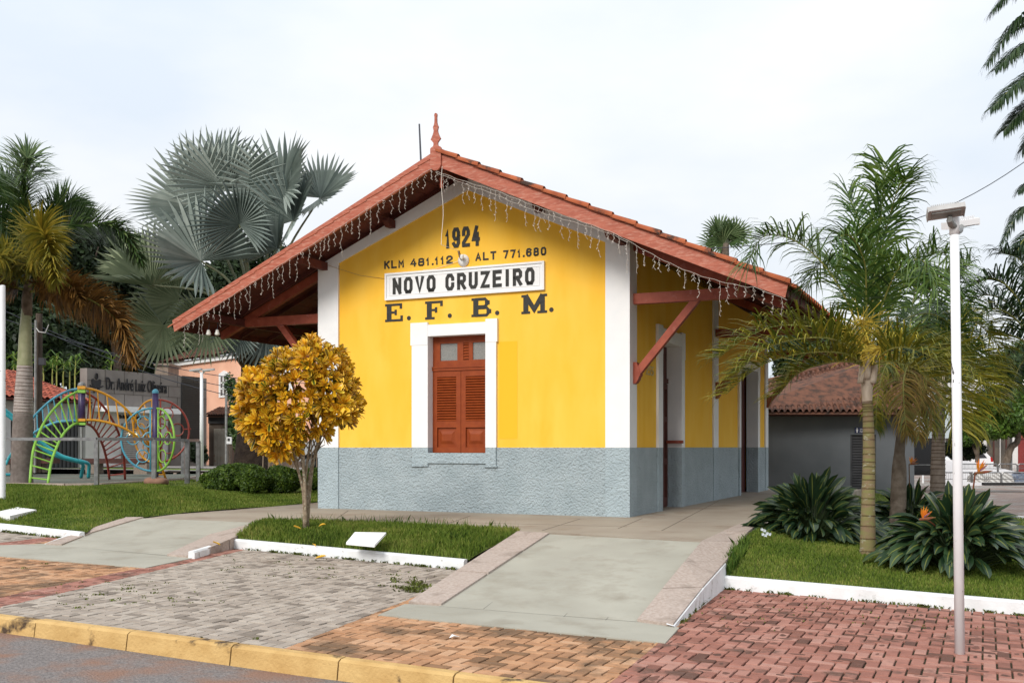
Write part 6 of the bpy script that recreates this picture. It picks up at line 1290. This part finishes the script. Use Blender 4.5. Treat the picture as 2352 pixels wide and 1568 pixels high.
FX = [([(60, 650, 0), (58, 560, .3), (55, 440, .2), (62, 362, -.3)], m_fox, 1.25, 150, .15), ([(62, 655, 0), (75, 590, -.8), (90, 530, -1.6), (110, 560, -2.2), (128, 640, -2.5)], m_foxy, .84, 190, .08), ([(62, 645, 0), (120, 545, .2), (200, 515, .4), (275, 530, .4), (325, 600, .3)], m_fox, .72, 190, -.02),
      ([(66, 670, 0), (130, 668, -.5), (210, 690, -.9), (275, 745, -1.1), (308, 830, -1.1)], m_foxo, .86, 200, .08), ([(62, 660, 0), (110, 640, -.6), (160, 655, -.9), (190, 700, -1.0)], m_foxo, .55, 110, .1), ([(60, 645, 0), (110, 520, 1.0), (150, 470, 1.6), (200, 480, 2.2)], m_fox, .85, 140, -.12),
      ([(58, 645, 0), (10, 540, .5), (-40, 490, .8), (-90, 520, 1)], m_fox, .9, 150, -.1), ([(58, 650, 0), (0, 580, -.5), (-60, 570, -.9), (-110, 640, -1)], m_fox, .85, 140, -.1), ([(58, 655, 0), (20, 600, -1.0), (-20, 590, -1.7), (-50, 650, -2)], m_foxy, .7, 120, .0), ([(58, 665, 0), (10, 660, -.5), (-50, 700, -.8), (-90, 780, -.8)], m_foxo, .7, 120, .0), ([(60, 645, 0), (40, 520, .9), (20, 440, 1.6), (-10, 430, 2)], m_fox, .9, 130, -.1)]
for k, (pts, m, L, n, rb) in enumerate(FX): frond('frond', [PF(*p) for p in pts], m, fx, n=int(n*(2.1 if k == 0 else 1.7)), L=L, droop=.22, plume=True, seed=180+k, wid=.042, start=.1, rr=.04, rb=rb, tipk=.55 if k == 0 else .45, sweep=.45 if k == 0 else .7, rm=m_rachg if m is m_fox else m_rach)
# ---- fan leaves
def fan(name, hub, ax, nm, r, m, parent, stalk=None, seg=46, span=300, cup=.18, fold=.038, vf=.4, seed=1, rb=0.0, fused=.58, droop=.10):
    rnd = random.Random(seed); hub, ax, nm = Vector(hub), Vector(ax).normalized(), Vector(nm); nm = (nm-ax*nm.dot(ax)).normalized(); sd = nm.cross(ax)
    mb = MB()
    if stalk: mb.tube(spline(stalk, 10), [.055-.003*i for i in range(11)], 6)
    else: mb.tube([hub-ax*.1, hub], .02, 5)
    o = mo(name, mb, m_rachg, parent); lf = MB(); da = R_(span)/seg
    def pt(phi, rho, h): d_ = ax*math.cos(phi)+sd*math.sin(phi); return hub+d_*rho*r+nm*(h+vf*abs(math.sin(phi))*rho*r+cup*rho*rho*r+.22*r*(abs(phi)/math.pi)**1.5*rho)+Vector((0, 0, -droop*r*max(0, rho-.5)**1.5))
    for k in range(seg):
        phi = -R_(span)/2+(k+.5)*da; ln = (.82+.18*math.cos(phi*.62))*rnd.uniform(.90, 1.06); f_ = fused*rnd.uniform(.9, 1.1); h = fold*r
        tipj = rnd.uniform(-.03, .03); bend = rnd.uniform(0, .14)*(1+1.5*(rnd.random() < .12))
        for s_ in (-1, 1):
            e = phi+s_*da/2
            vs = [pt(phi, .0, 0), pt(phi, fused*.5, h*.5), pt(phi, fused, h), pt(phi+tipj*.5, (f_+ln)/2, h*.6), pt(phi+tipj, ln, -bend*r*.35), pt(e*.5+phi*.5+tipj*.5, (f_+ln)/2, -h*.2-bend*r*.04), pt(e, fused, -h*.5), pt(e, fused*.5, -h*.3)]
            lf.add(vs, [(0, 1, 7), (1, 2, 6, 7), (2, 3, 5, 6), (3, 4, 5)], min(1, max(0, .42+rb+.2*s_+rnd.gauss(0, .13))), [0]*8)
    mo('blade', lf, m, o); return o
yb = 30.5; PB = lambda u, v, dy=0: at(u, v, yb+dy); bp = thing('silver_fan_palm', 'large silver blue fan palm with dark trunk rising behind the hedge', 'palm', gnd(578, yb))
m_btr = M('dark_fibrous_trunk', (.055, .038, .028), (.03, .02, .016), scale=8, rough=1, bump=.9, bscale=18, bdist=.04)
bb0 = gnd(578, yb); bb0.z -= .2
palm_trunk('trunk', [bb0, PB(576, 1060), PB(574, 980), PB(577, 880), PB(580, 800), PB(582, 740)], [.66, .50, .34, .30, .31, .24], m_btr, bp, n=20)
rg = random.Random(12); mb = MB()
for k in range(60):                                          # stubs of old leaf bases
    t = rg.random(); a = rg.uniform(0, 6.28); p = lerp(PB(578, 850), PB(582, 745), t); d_ = Vector((math.cos(a), math.sin(a), 1.1)); q = p+Vector((math.cos(a), math.sin(a), 0))*.24; mb.tube([q, q+d_*.22, q+d_*.38+Vector((0, 0, .1))], [.06, .04, .015], 5)
mo('leaf_stubs', mb, M('old_leaf_base', (.22, .13, .08), (.13, .08, .05), scale=9, rough=.95), bp)
FB = [  # hub u,v, depth offset, axis du,dv,dy, facing (x,y,z), radius px, colour shift, green
    (520, 432, 0, -.14, 1, .1, (.22, -1, .10), 146, .12, 0), (648, 437, .1, .16, 1, .1, (-.4, -1, .1), 138, .12, 0), (448, 474, .4, -.9, .5, .1, (.25, -1, .2), 148, .18, 0),
    (550, 516, -1.0, .0, .9, -.3, (.0, -1, .4), 104, -.28, 0), (672, 508, -.3, .4, .95, 0, (-.55, -.9, .15), 124, -.12, 0), (735, 455, .3, .8, .62, 0, (-.6, -.8, .35), 116, .05, 0),
    (462, 600, -1.0, -.85, .78, -.2, (.45, -.9, .45), 158, -.08, 0), (350, 655, -.5, -.9, .0, -.3, (.1, -.7, .85), 135, .02, 1), (376, 748, -.8, -.1, -1, -.3, (0, -1, .4), 112, .05, 1),
    (636, 572, -.6, .3, 1, -.2, (-.6, -.9, .2), 88, -.15, 0), (322, 615, .4, -1, .2, .1, (.1, -.8, .6), 95, .12, 1), (492, 395, 1.0, -.6, .9, .3, (.3, -1, 0), 118, .08, 0),
    (478, 742, -.9, -.2, -1, -.2, (.1, -1, .4), 100, -.08, 1), (548, 766, -.6, -.1, -1, -.2, (.1, -1, .3), 72, -.12, 0), (612, 765, -.3, .4, -1, -.2, (-.2, -1, .2), 95, -.15, 0), (410, 690, .3, -.85, -.45, -.2, (.2, -.8, .5), 118, -.02, 1)]
for k, (u, v, dy, du, dv, ddy, fc, r, rb, gr) in enumerate(FB):
    h = PB(u, v, dy); a = Vector((du, ddy, dv)); c0 = PB(584+rg.uniform(-8, 8), 745, rg.uniform(-.15, .15)); md = lerp(c0, h, .5)+Vector((0, 0, .35))
    fan('fan_leaf', h, a, fc, r/F*yb, m_bisg if gr else m_bis, bp, [c0, md, h], seed=300+k, rb=rb, seg=38, cup=.06+rg.random()*.1, vf=rg.uniform(.2, .7), fused=.56, span=280)
# small fan palm beyond the roof
y7 = 42; P7 = lambda u, v, dy=0: at(u, v, y7+dy); fp7 = thing('fan_palm', 'small green fan palm showing above the right roof slope', 'palm', gnd(1665, y7))
palm_trunk('trunk', [gnd(1665, y7), P7(1665, 750), P7(1664, 560)], [.25, .2, .18], m_bark, fp7)
for k in range(12):
    a = rg.uniform(-.3, math.pi+.3); d_ = rg.uniform(.05, 1); u, v = 1664+math.cos(a)*34*d_, 560-math.sin(a)*34*d_; fan('fan_leaf', P7(u, v, rg.uniform(-.4, .4)), (math.cos(a), rg.uniform(-.3, .3), math.sin(a)+.3), (rg.uniform(-.8, .8), -1, rg.uniform(0, .9)), .85, m_fan, fp7, [P7(1664, 570), lerp(P7(1664, 570), P7(u, v), .6), P7(u, v)], seg=15, seed=340+k, rb=rg.uniform(-.1, .4), fused=.38, droop=.35, span=190, vf=.2)
# ---- leafy crowns from many small leaf cards
def crown(c, rad, lumps, n, ls, seed, lumpr=.42, squash=1.0, elong=1.6, down=.0, bot=-1.0):
    r = np.random.RandomState(seed); c = np.array(c); rad = np.array(rad)
    d = r.randn(lumps, 3); d /= np.linalg.norm(d, axis=1)[:, None]; d[:, 2] = np.maximum(d[:, 2], bot); lc = c+d*rad*(r.rand(lumps, 1)**.5)*(1-lumpr*.7)
    k = r.randint(0, lumps, n); e = r.randn(n, 3); e /= np.linalg.norm(e, axis=1)[:, None]; lr = (lumpr*rad)[None]*(.7+.6*r.rand(lumps, 1))[k]
    p = lc[k]+e*lr*(.72+.36*r.rand(n, 1))
    nd = e+.8*r.randn(n, 3)+np.array([0, 0, .35]); nd /= np.linalg.norm(nd, axis=1)[:, None]
    a = np.cross(nd, r.randn(n, 3)); a /= np.linalg.norm(a, axis=1)[:, None]; a[:, 2] -= down; b = np.cross(nd, a); s = ls*(.6+.8*r.rand(n, 1))
    q = np.stack([p-a*s*elong*.5, p+b*s*.35-a*s*.05*elong, p+a*s*elong*.5, p-b*s*.35-a*s*.05*elong], 1)
    lump_t = r.rand(lumps)*.3-.15; rn = np.clip(.48+lump_t[k]+r.randn(n)*.2, 0, 1)
    return q, rn
def tree(name, lb, base, c, rad, lumps, n, ls, seed, m, cat='tree', group=None, tr=.12, trunkpts=None, **kw):
    o = thing(name, lb, cat, base, 0, group); q, rn = crown(c, rad, lumps, n, ls, seed, **kw); mo('crown', npmesh('crown', q, 4, rn), m, o)
    r_ = random.Random(seed); mb = MB(); tp = trunkpts or [base-Vector((0, 0, .2)), lerp(base, Vector(c), .45)+Vector((r_.uniform(-.2, .2), 0, 0)), Vector(c)]
    mb.tube(spline(tp, 12), [tr*(1.15-.06*i) for i in range(13)], 8)
    for k in range(7):
        a = r_.uniform(0, 6.28); e = Vector(c)+Vector((math.cos(a)*rad[0]*.6, math.sin(a)*rad[1]*.6, r_.uniform(-.3, .5)*rad[2])); s0 = spline(tp, 12)[r_.randint(6, 10)]; mb.tube([s0, lerp(s0, e, .5)+Vector((0, 0, .1*rad[2])), e], [tr*.5, tr*.32, tr*.12], 5)
    mo('trunk', mb, m_bark, o); return o
HT = [(40, 660, 52, 150, 170, 'dark broad tree filling the hillside behind the foxtail crown', 0), (165, 640, 56, 110, 165, 'dark tree whose round top peeks out right of the foxtail plume', 1), (265, 660, 60, 120, 150, 'dark tree on the hillside between the foxtail and silver palms', 2), (370, 680, 66, 120, 140, 'dark tree directly behind the lower silver fan leaves', 3), (100, 815, 48, 130, 115, 'low dark shrubby tree above the red tiled roof', 4), (-60, 700, 48, 130, 230, 'dark tree at the left edge behind the pole', 5), (270, 815, 63, 140, 95, 'low dark shrubby tree above the clinic parapet', 6), (480, 720, 68, 120, 110, 'dark tree above the salmon roof ridge', 7), (600, 660, 70, 140, 100, 'dark tree seen between the silver leaves and the roof eave', 8)]
for u, v, y, ru, rv, lb, k in HT:
    c = at(u, v, y); s_ = y/F; b = gnd(u, y)
    tree('hillside_tree', lb, b, c, (ru*s_, ru*s_*.8, rv*s_), 30, 22000, .24, 400+k, m_forest, group='dark trees on the hillside', tr=.3, lumpr=.36)
# corn-like stalks in front of the dark trees
rg = random.Random(3)
for k in range(9):
    u = (130, 145, 160, 172, 120, 255, 100, 40, 30)[k]; y = 44+rg.random()*1.5; hb_ = at(u, 862, y); o = thing('corn_plant', ('corn stalk with ragged leaves above the tiled roof, '+('nearest the utility pole', 'second from the utility pole', 'third from the utility pole', 'tallest by the clinic parapet', 'left of the others', 'alone near the parapet emblem', 'behind the utility pole', 'at the pole side', 'leftmost')[k]), 'plant', Vector((hb_.x, y, gz(hb_.x, y))), 0, 'corn plants behind the tiled house'); mb = MB(); tp = at(u+rg.uniform(-4, 4), 815+rg.uniform(-10, 14), y); mb.tube([Vector((hb_.x, y, gz(hb_.x, y))), hb_, tp], [.04, .03, .01], 5); mo('stem', mb, m_rach, o); lf = MB()
    for j in range(12):
        p = lerp(hb_, tp, rg.random()); a = rg.uniform(0, 6.28); d_ = Vector((math.cos(a), math.sin(a)*.5, .8)); ln = rg.uniform(.4, .8); w_ = Vector((-math.sin(a), math.cos(a), .2))*.04; q1 = p+d_*ln*.5; q2 = q1+Vector((d_.x, d_.y, -.6))*ln*.6; lf.add([p-w_, p+w_, q1+w_, q1-w_, q2], [(0, 1, 2, 3), (3, 2, 4)], rg.random())
    mo('leaves', lf, m_tree, o)
# right side trees
tree('plaza_tree', 'bright green round tree with a leaning curved trunk on the plaza', gnd(2302, 45), at(2318, 955, 45), (1.75, 1.6, 1.25), 20, 12000, .13, 500, m_tree, tr=.16, lumpr=.38, trunkpts=[gnd(2302, 45)-Vector((0, 0, .2)), at(2318, 1035, 45), at(2336, 1015, 45), at(2338, 985, 45), at(2325, 960, 45)])
tree('plaza_tree', 'smaller green tree between the white lamp post and the round plaza tree', gnd(2240, 49), at(2245, 985, 49), (1.3, 1.2, 1.0), 14, 7000, .13, 501, m_tree, tr=.12, lumpr=.4)
for k, (u, v, y, ru, rv, lb) in enumerate(((1835, 815, 60, 85, 75, 'dark tree behind the grey restroom roof at left'), (1950, 830, 64, 80, 70, 'dark tree behind the main queen palm flower spray'), (2080, 820, 66, 90, 90, 'dark tree behind the thin leaning palm'), (2330, 850, 95, 90, 70, 'distant dark tree above the white shops'), (2180, 860, 80, 80, 70, 'distant dark tree behind the white lamp post'))):
    c = at(u, v, y); s_ = y/F; tree('background_tree', lb, gnd(u, y), c, (ru*s_, ru*s_*.8, rv*s_), 18, 12000, .24, 520+k, m_forest if k < 3 else m_fox, group='dark trees behind the plaza', tr=.25)
tree('shrub', 'dark round shrub in front of the white car on the plaza', gnd(2216, 50), at(2216, 1034, 50), (1.1, .7, .55), 12, 4500, .1, 540, m_forest, cat='shrub', tr=.04)
tree('shrub', 'climbing dark shrub with thin twigs between the hut and fan palm trunk', gnd(548, 42), at(548, 990, 42), (.62, .6, 1.25), 14, 3000, .13, 541, m_fox, cat='shrub', tr=.05, lumpr=.36)
tree('shrub', 'thin twiggy shrub against the salmon wall above the hut roof', gnd(528, 43), at(530, 900, 43), (.5, .4, .75), 14, 700, .10, 542, m_fox, cat='shrub', tr=.03)
tree('shrub', 'dark low shrub at the foot of the clinic vent screen', gnd(448, 41), at(450, 1040, 41), (.6, .5, .6), 10, 2600, .11, 543, m_forest, cat='shrub', tr=.03)
# ---- croton
cy_ = 15.4; PCc = lambda u, v, dy=0: at(u, v, cy_+dy); cb = PCc(703, 1208)
ct = thing('croton_bush', 'yellow and orange croton shrub on bare lichened stems in the island lawn', 'shrub', cb)
rg = random.Random(17); stems = [[(700, 1212, 0), (697, 1130, 0), (684, 1075, -.05), (672, 1020, -.1), (655, 950, -.2)], [(702, 1212, 0), (700, 1120, .02), (706, 1060, 0), (714, 1000, 0), (722, 920, 0)], [(706, 1212, .03), (707, 1130, .05), (716, 1070, .1), (735, 1010, .2), (752, 940, .3), (760, 880, .3)], [(703, 1212, 0), (700, 1110, -.06), (694, 1050, -.1), (690, 990, -.1), (690, 900, -.1)], [(704, 1212, .06), (703, 1140, .08), (688, 1090, .2), (668, 1040, .35), (640, 960, .4)], [(705, 1212, .05), (712, 1120, .1), (722, 1045, .05), (738, 985, -.1), (745, 900, -.2)]]
mb = MB(); stc = []
for s_ in stems: c = spline([PCc(*p) for p in s_], 16); stc.append(c); mb.tube(c, [.030-.0013*i for i in range(17)], 8)
for k in range(34):
    c = stc[k % 6]; i = rg.randint(8, 14); p = c[i]; e = p+Vector((rg.uniform(-.35, .35), rg.uniform(-.3, .3), rg.uniform(.1, .5))); mb.tube([p, lerp(p, e, .5)+Vector((0, 0, .03)), e], [.011, .009, .005], 5)
mo('stems', mb, m_cbark, ct, smooth=True)
lob = [(682, 908, 78, 68), (640, 905, 66, 52), (735, 872, 60, 58), (722, 838, 44, 40), (625, 965, 50, 52), (645, 1008, 38, 30), (760, 900, 44, 44), (680, 862, 58, 46), (596, 905, 32, 34), (782, 938, 26, 28), (590, 960, 26, 30), (700, 960, 50, 36), (752, 838, 34, 32)]
ros = []
for u, v, ru, rv in lob:
    nn_ = int(ru*rv/9)
    for _ in range(nn_):
        d_ = Vector((rg.gauss(0, 1), rg.gauss(0, 1), rg.gauss(0, 1))).normalized()
        if d_.y > .55: continue
        p = PCc(u, v)+Vector((d_.x*ru*cy_/F, d_.y*.46, d_.z*rv*cy_/F))+d_*rg.gauss(.0, .035); inside = False
        for u2, v2, a2, b2_ in lob:
            q = p-PCc(u2, v2)
            if (q.x/(a2*cy_/F))**2+(q.y/.46)**2+(q.z/(b2_*cy_/F))**2 < .72: inside = True; break
        if not inside and all((p-o_[0]).length > .110 for o_ in ros): ros.append((p, d_))
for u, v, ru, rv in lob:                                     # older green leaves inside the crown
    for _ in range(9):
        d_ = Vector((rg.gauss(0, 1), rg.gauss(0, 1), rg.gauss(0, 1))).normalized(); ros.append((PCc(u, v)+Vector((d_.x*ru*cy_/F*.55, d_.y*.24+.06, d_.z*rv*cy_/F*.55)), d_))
lf = MB(); nro = len(ros)-9*len(lob)
for ir, (p, d_) in enumerate(ros):
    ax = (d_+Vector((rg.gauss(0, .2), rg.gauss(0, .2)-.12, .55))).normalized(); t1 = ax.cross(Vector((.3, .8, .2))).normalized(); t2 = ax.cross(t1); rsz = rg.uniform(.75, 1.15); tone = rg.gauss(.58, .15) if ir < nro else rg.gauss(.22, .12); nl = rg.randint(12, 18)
    for k in range(nl):
        lay = k/nl; a = k*2.4+rg.uniform(-.2, .2); op = .28+.80*(1-lay)+rg.uniform(-.1, .1); dr = (ax*math.cos(op)+(t1*math.cos(a)+t2*math.sin(a))*math.sin(op)).normalized(); ln = rg.uniform(.13, .20)*(1-.3*lay)*rsz; w_ = dr.cross(ax); w_ = w_.normalized() if w_.length > .05 else t1; nrm = w_.cross(dr).normalized()
        wd = ln*.165; prof = ((0, .25), (.35, .7), (.68, 1.0), (.9, .88), (1.0, .42)); vs = []
        for tt, ww in prof: cpt = p+ax*.05*lay+dr*ln*tt+Vector((0, 0, -.10*ln*tt*tt)); vs += [cpt-w_*wd*ww+nrm*wd*.25*ww, cpt, cpt+w_*wd*ww+nrm*wd*.25*ww]
        fs = []
        for j in range(4): b = j*3; fs += [(b, b+1, b+4, b+3), (b+1, b+2, b+5, b+4)]
        lf.add(vs, fs, min(1, max(0, tone+rg.gauss(0, .17)-(.35 if rg.random() < .10 else 0))), [1, .55, 1]*5)
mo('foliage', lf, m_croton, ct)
# twiggy bare shoots behind the croton
rg = random.Random(23); tw = thing('sapling_cluster', 'cluster of thin bare saplings standing behind the clipped hedges', 'saplings', gnd(660, 27)); mb = MB()
for u, h in ((603, 925), (617, 930), (621, 940), (648, 915), (672, 930), (677, 920), (684, 935), (715, 930), (728, 940), (735, 930), (700, 925)):
    y = 26.8+rg.random(); b = gnd(u, y); mb.tube([b, at(u+rg.uniform(-3, 3), (1060+h)/2, y), at(u+rg.uniform(-5, 5), h, y)], [.018, .015, .010], 5)
mo('stem', mb, M('pale_sapling_bark', (.28, .21, .15), (.2, .15, .11), scale=9, rough=.9), tw)
# ---- clipped hedges
def ball(lb, u, v, y, ru, rv, seed, n=7000):
    c = at(u, v, y); s_ = y/F; rx, rz = ru*s_, rv*s_; r = np.random.RandomState(seed); e = r.randn(n, 3); e /= np.linalg.norm(e, axis=1)[:, None]; e[:, 2] = np.where(e[:, 2] < -.75, -e[:, 2], e[:, 2])
    k = 1+.06*np.sin(e[:, 0]*5+seed)+.05*np.sin(e[:, 2]*6+e[:, 1]*4+seed); p = np.array(c)+e*np.array([rx, rx*.9, rz])*(k*(.93+.09*r.rand(n)))[:, None]
    nd = e+.9*r.randn(n, 3); nd /= np.linalg.norm(nd, axis=1)[:, None]; a = np.cross(nd, r.randn(n, 3)); a /= np.linalg.norm(a, axis=1)[:, None]; b = np.cross(nd, a); s = .052*(.6+.8*r.rand(n, 1))
    q = np.stack([p-a*s*.7, p+b*s*.4, p+a*s*.7, p-b*s*.4], 1); o = thing('clipped_hedge', lb, 'hedge', gnd(u, y), 0, 'round clipped hedges on the lawn'); mo('foliage', npmesh('foliage', q, 4, np.clip(.5+r.randn(n)*.24+.10*np.sin(e[:, 0]*9+e[:, 1]*7), 0, 1)), m_box, o)
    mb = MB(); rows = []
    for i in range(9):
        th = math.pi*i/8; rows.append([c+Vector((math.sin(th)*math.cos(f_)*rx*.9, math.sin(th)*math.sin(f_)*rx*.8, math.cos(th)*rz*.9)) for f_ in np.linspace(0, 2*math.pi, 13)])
    mb.grid(rows); mb.tube([gnd(u, y)-Vector((0, 0, .1)), c], .05, 6); mo('hedge_core', mb, m_core, o)  # solid near-black core filling the ball inside the leaves, plus its stem
ball('leftmost clipped round hedge nearest the boulder', 518, 1103, 25.2, 54, 33, 1); ball('clipped round hedge in the middle of the front group', 583, 1103, 24.6, 40, 31, 2); ball('clipped round hedge just left of the croton stems', 645, 1104, 25.0, 42, 33, 3); ball('clipped round hedge at the back of the group', 560, 1088, 26.4, 42, 24, 4); ball('dark clipped hedge half hidden by the station wall', 722, 1100, 26.2, 34, 27, 5)
# ---- strelitzia
def strel(lb, base, W_, H_, n, seed, flowers=(), ls=.42, flat=.8):
    rg = random.Random(seed); o = thing('bird_of_paradise', lb, 'plant', base); lf = MB(); sm = MB()
    for k in range(n):
        a = rg.uniform(0, 6.283); sp_r = rg.random()**.62; lean = sp_r; hh = H_*(1.0-.62*lean**1.7)*rg.uniform(.72, 1.02)*(1 if rg.random() < .8 else .8); outd = Vector((math.cos(a), math.sin(a)*flat, 0)); r0 = base+outd*.16*W_*rg.random()
        tipp = base+outd*W_*lean*rg.uniform(.55, .72)+Vector((0, 0, hh*.62)); mid_ = lerp(r0, tipp, .5)+Vector((0, 0, .10*hh)); c = spline([r0, mid_, tipp], 6); sm.tube(c, [.010, .010, .009, .009, .008, .008, .008], 4, False)
        dr = (tipp-mid_).normalized(); dr = (dr*.8+outd*(.25+.55*lean)+Vector((rg.gauss(0, .12), rg.gauss(0, .12), .55*(1-lean)))).normalized(); ln = ls*rg.uniform(.75, 1.2); wd = ln*.155*rg.uniform(.85, 1.15); w_ = dr.cross(Vector((rg.gauss(0, .5), rg.gauss(0, .5)-.5, 1))).normalized(); nrm = w_.cross(dr).normalized(); p = tipp; vs = []; tv = []; dd = dr.copy(); fold_ = rg.uniform(.15, .5)
        for j, (ww) in enumerate((.25, .72, .98, 1.0, .8, .06)):
            vs += [p-w_*wd*ww+nrm*wd*fold_*ww, p-w_*wd*.07*ww+nrm*.003, p+w_*wd*.07*ww+nrm*.003, p+w_*wd*ww+nrm*wd*fold_*ww]; tv += [.0, .97, .97, .0]
            dd = (dd+Vector((0, 0, -.10-.30*lean*rg.random()))).normalized(); p = p+dd*ln/5
        fs = []
        for j in range(5): b = j*4; fs += [(b, b+1, b+5, b+4), (b+1, b+2, b+6, b+5), (b+2, b+3, b+7, b+6)]
        lf.add(vs, fs, min(1, max(0, rg.gauss(.45, .22)+(.35 if rg.random() < .06 else 0))), tv)
    mo('leaves', lf, m_strel, o, smooth=True); mo('leaf_stalks', sm, M('dark_leaf_stalk', (.03, .055, .02), (.05, .07, .025), scale=5, rough=.5), o)
    for (p, sz, st0) in flowers:
        mb = MB(); mb.tube(spline([st0, lerp(st0, p, .6)+Vector((0, 0, .05)), p], 8), .010*sz, 5); mb.tube([p, p+Vector((.10, -.03, .012))*sz, p+Vector((.19, -.05, .03))*sz], [.014*sz, .020*sz, .003], 6); fl = mo('flower', mb, M('red_green_spathe', (.22, .05, .03), (.12, .10, .03), scale=8, rough=.5), o)
        mb = MB()
        for dx, dz, w_ in ((.02, .17, .022), (.07, .16, .02), (-.03, .15, .018), (.13, .10, .016), (.10, .13, .016)):
            q = p+Vector((.03, -.01, .01))*sz; e = q+Vector((dx, rg.uniform(-.05, .05), dz))*sz; m_ = lerp(q, e, .5); s_ = Vector((.7, 0, -.7*dx/max(.05, dz)))*w_*sz; mb.add([q, m_-s_, e, m_+s_], [(0, 1, 2, 3)])
        mo('petals', mb, M('orange_petal', (.70, .16, .01), (.62, .22, .015), scale=12, rough=.5, trans=.2), fl)
        mb = MB(); mb.tube([p+Vector((.05, -.02, .03))*sz, p+Vector((.12, -.04, .09))*sz], .005*sz, 4); mo('tongue', mb, M('blue_tongue', (.05, .08, .25), rough=.5), fl)
b1 = at(1865, 1262, 15.3); b2s = at(2198, 1318, 12.9); b3 = Vector((at(2090, 1, 17.6).x, 17.6, -.38))
strel('bird of paradise clump left of the main palm, beside the path', b1, 1.30, 1.36, 330, 1, ls=.36)
strel('largest bird of paradise clump, behind the white lamp post', b2s, 1.20, 1.28, 360, 2, [(at(2240, 1086, 12.7), 1.0, b2s+Vector((.15, 0, .5))), (at(2112, 1192, 12.1), .9, b2s+Vector((-.2, -.1, .5)))], ls=.36)
strel('small bird of paradise clump at the foot of the leaning palm', b3, .95, 1.15, 120, 3, [(at(2088, 1066, 17.2), .8, b3+Vector((0, 0, .5)))], ls=.42)
# flower bed and small white flowers
rg = random.Random(9)
fl_ = thing('impatiens_bed', 'low flower bed with red and pink blooms behind the main palm trunk', 'flowers', Vector((at(2062, 1, 18.6).x, 18.6, -.36))); q, rn = crown((at(2062, 1, 18.6).x, 18.6, -.18), (.42, .35, .22), 12, 2200, .06, 610); mo('leaves', npmesh('leaves', q, 4, rn), m_box, fl_)
def blooms(name, spots, m, par, r=.03):
    mb = MB()
    for p in spots:
        for k in range(5): a = k*1.2566+rg.random()*.3; d_ = Vector((math.cos(a), -.35, math.sin(a)))*r; e_ = Vector((-math.sin(a), 0, math.cos(a)))*r*.45; mb.add([p, p+d_*.6+e_, p+d_*1.15, p+d_*.6-e_], [(0, 1, 2, 3)])
    return mo(name, mb, m, par)
blooms('red_blooms', [at(u, v, 18.2) for u, v in ((2063, 1155), (2075, 1157), (2050, 1160), (2085, 1168))], M('red_bloom', (.70, .06, .02), rough=.5), fl_, .045); blooms('pink_blooms', [at(u, v, 18.2) for u, v in ((2043, 1164), (2060, 1170), (2065, 1178), (2052, 1176), (2090, 1180))], M('pink_bloom', (.70, .35, .42), rough=.5), fl_, .04)
wf = thing('white_flower_plant', 'tiny plant with pale bluish flowers at the lawn corner by the path', 'plant', at(1752, 1245, 14.2)); blooms('blooms', [at(u, v, 14.15) for u, v in ((1750, 1215), (1756, 1218), (1762, 1224), (1752, 1226), (1758, 1229), (1768, 1226))], M('pale_bloom', (.62, .66, .72), rough=.5), wf, .022)
mb = MB()
for u, v in ((1750, 1218), (1760, 1226), (1766, 1228)): mb.tube([at(1754, 1248, 14.2), at(u, v, 14.16)], .004, 4)
mo('stems', mb, m_rach, wf)
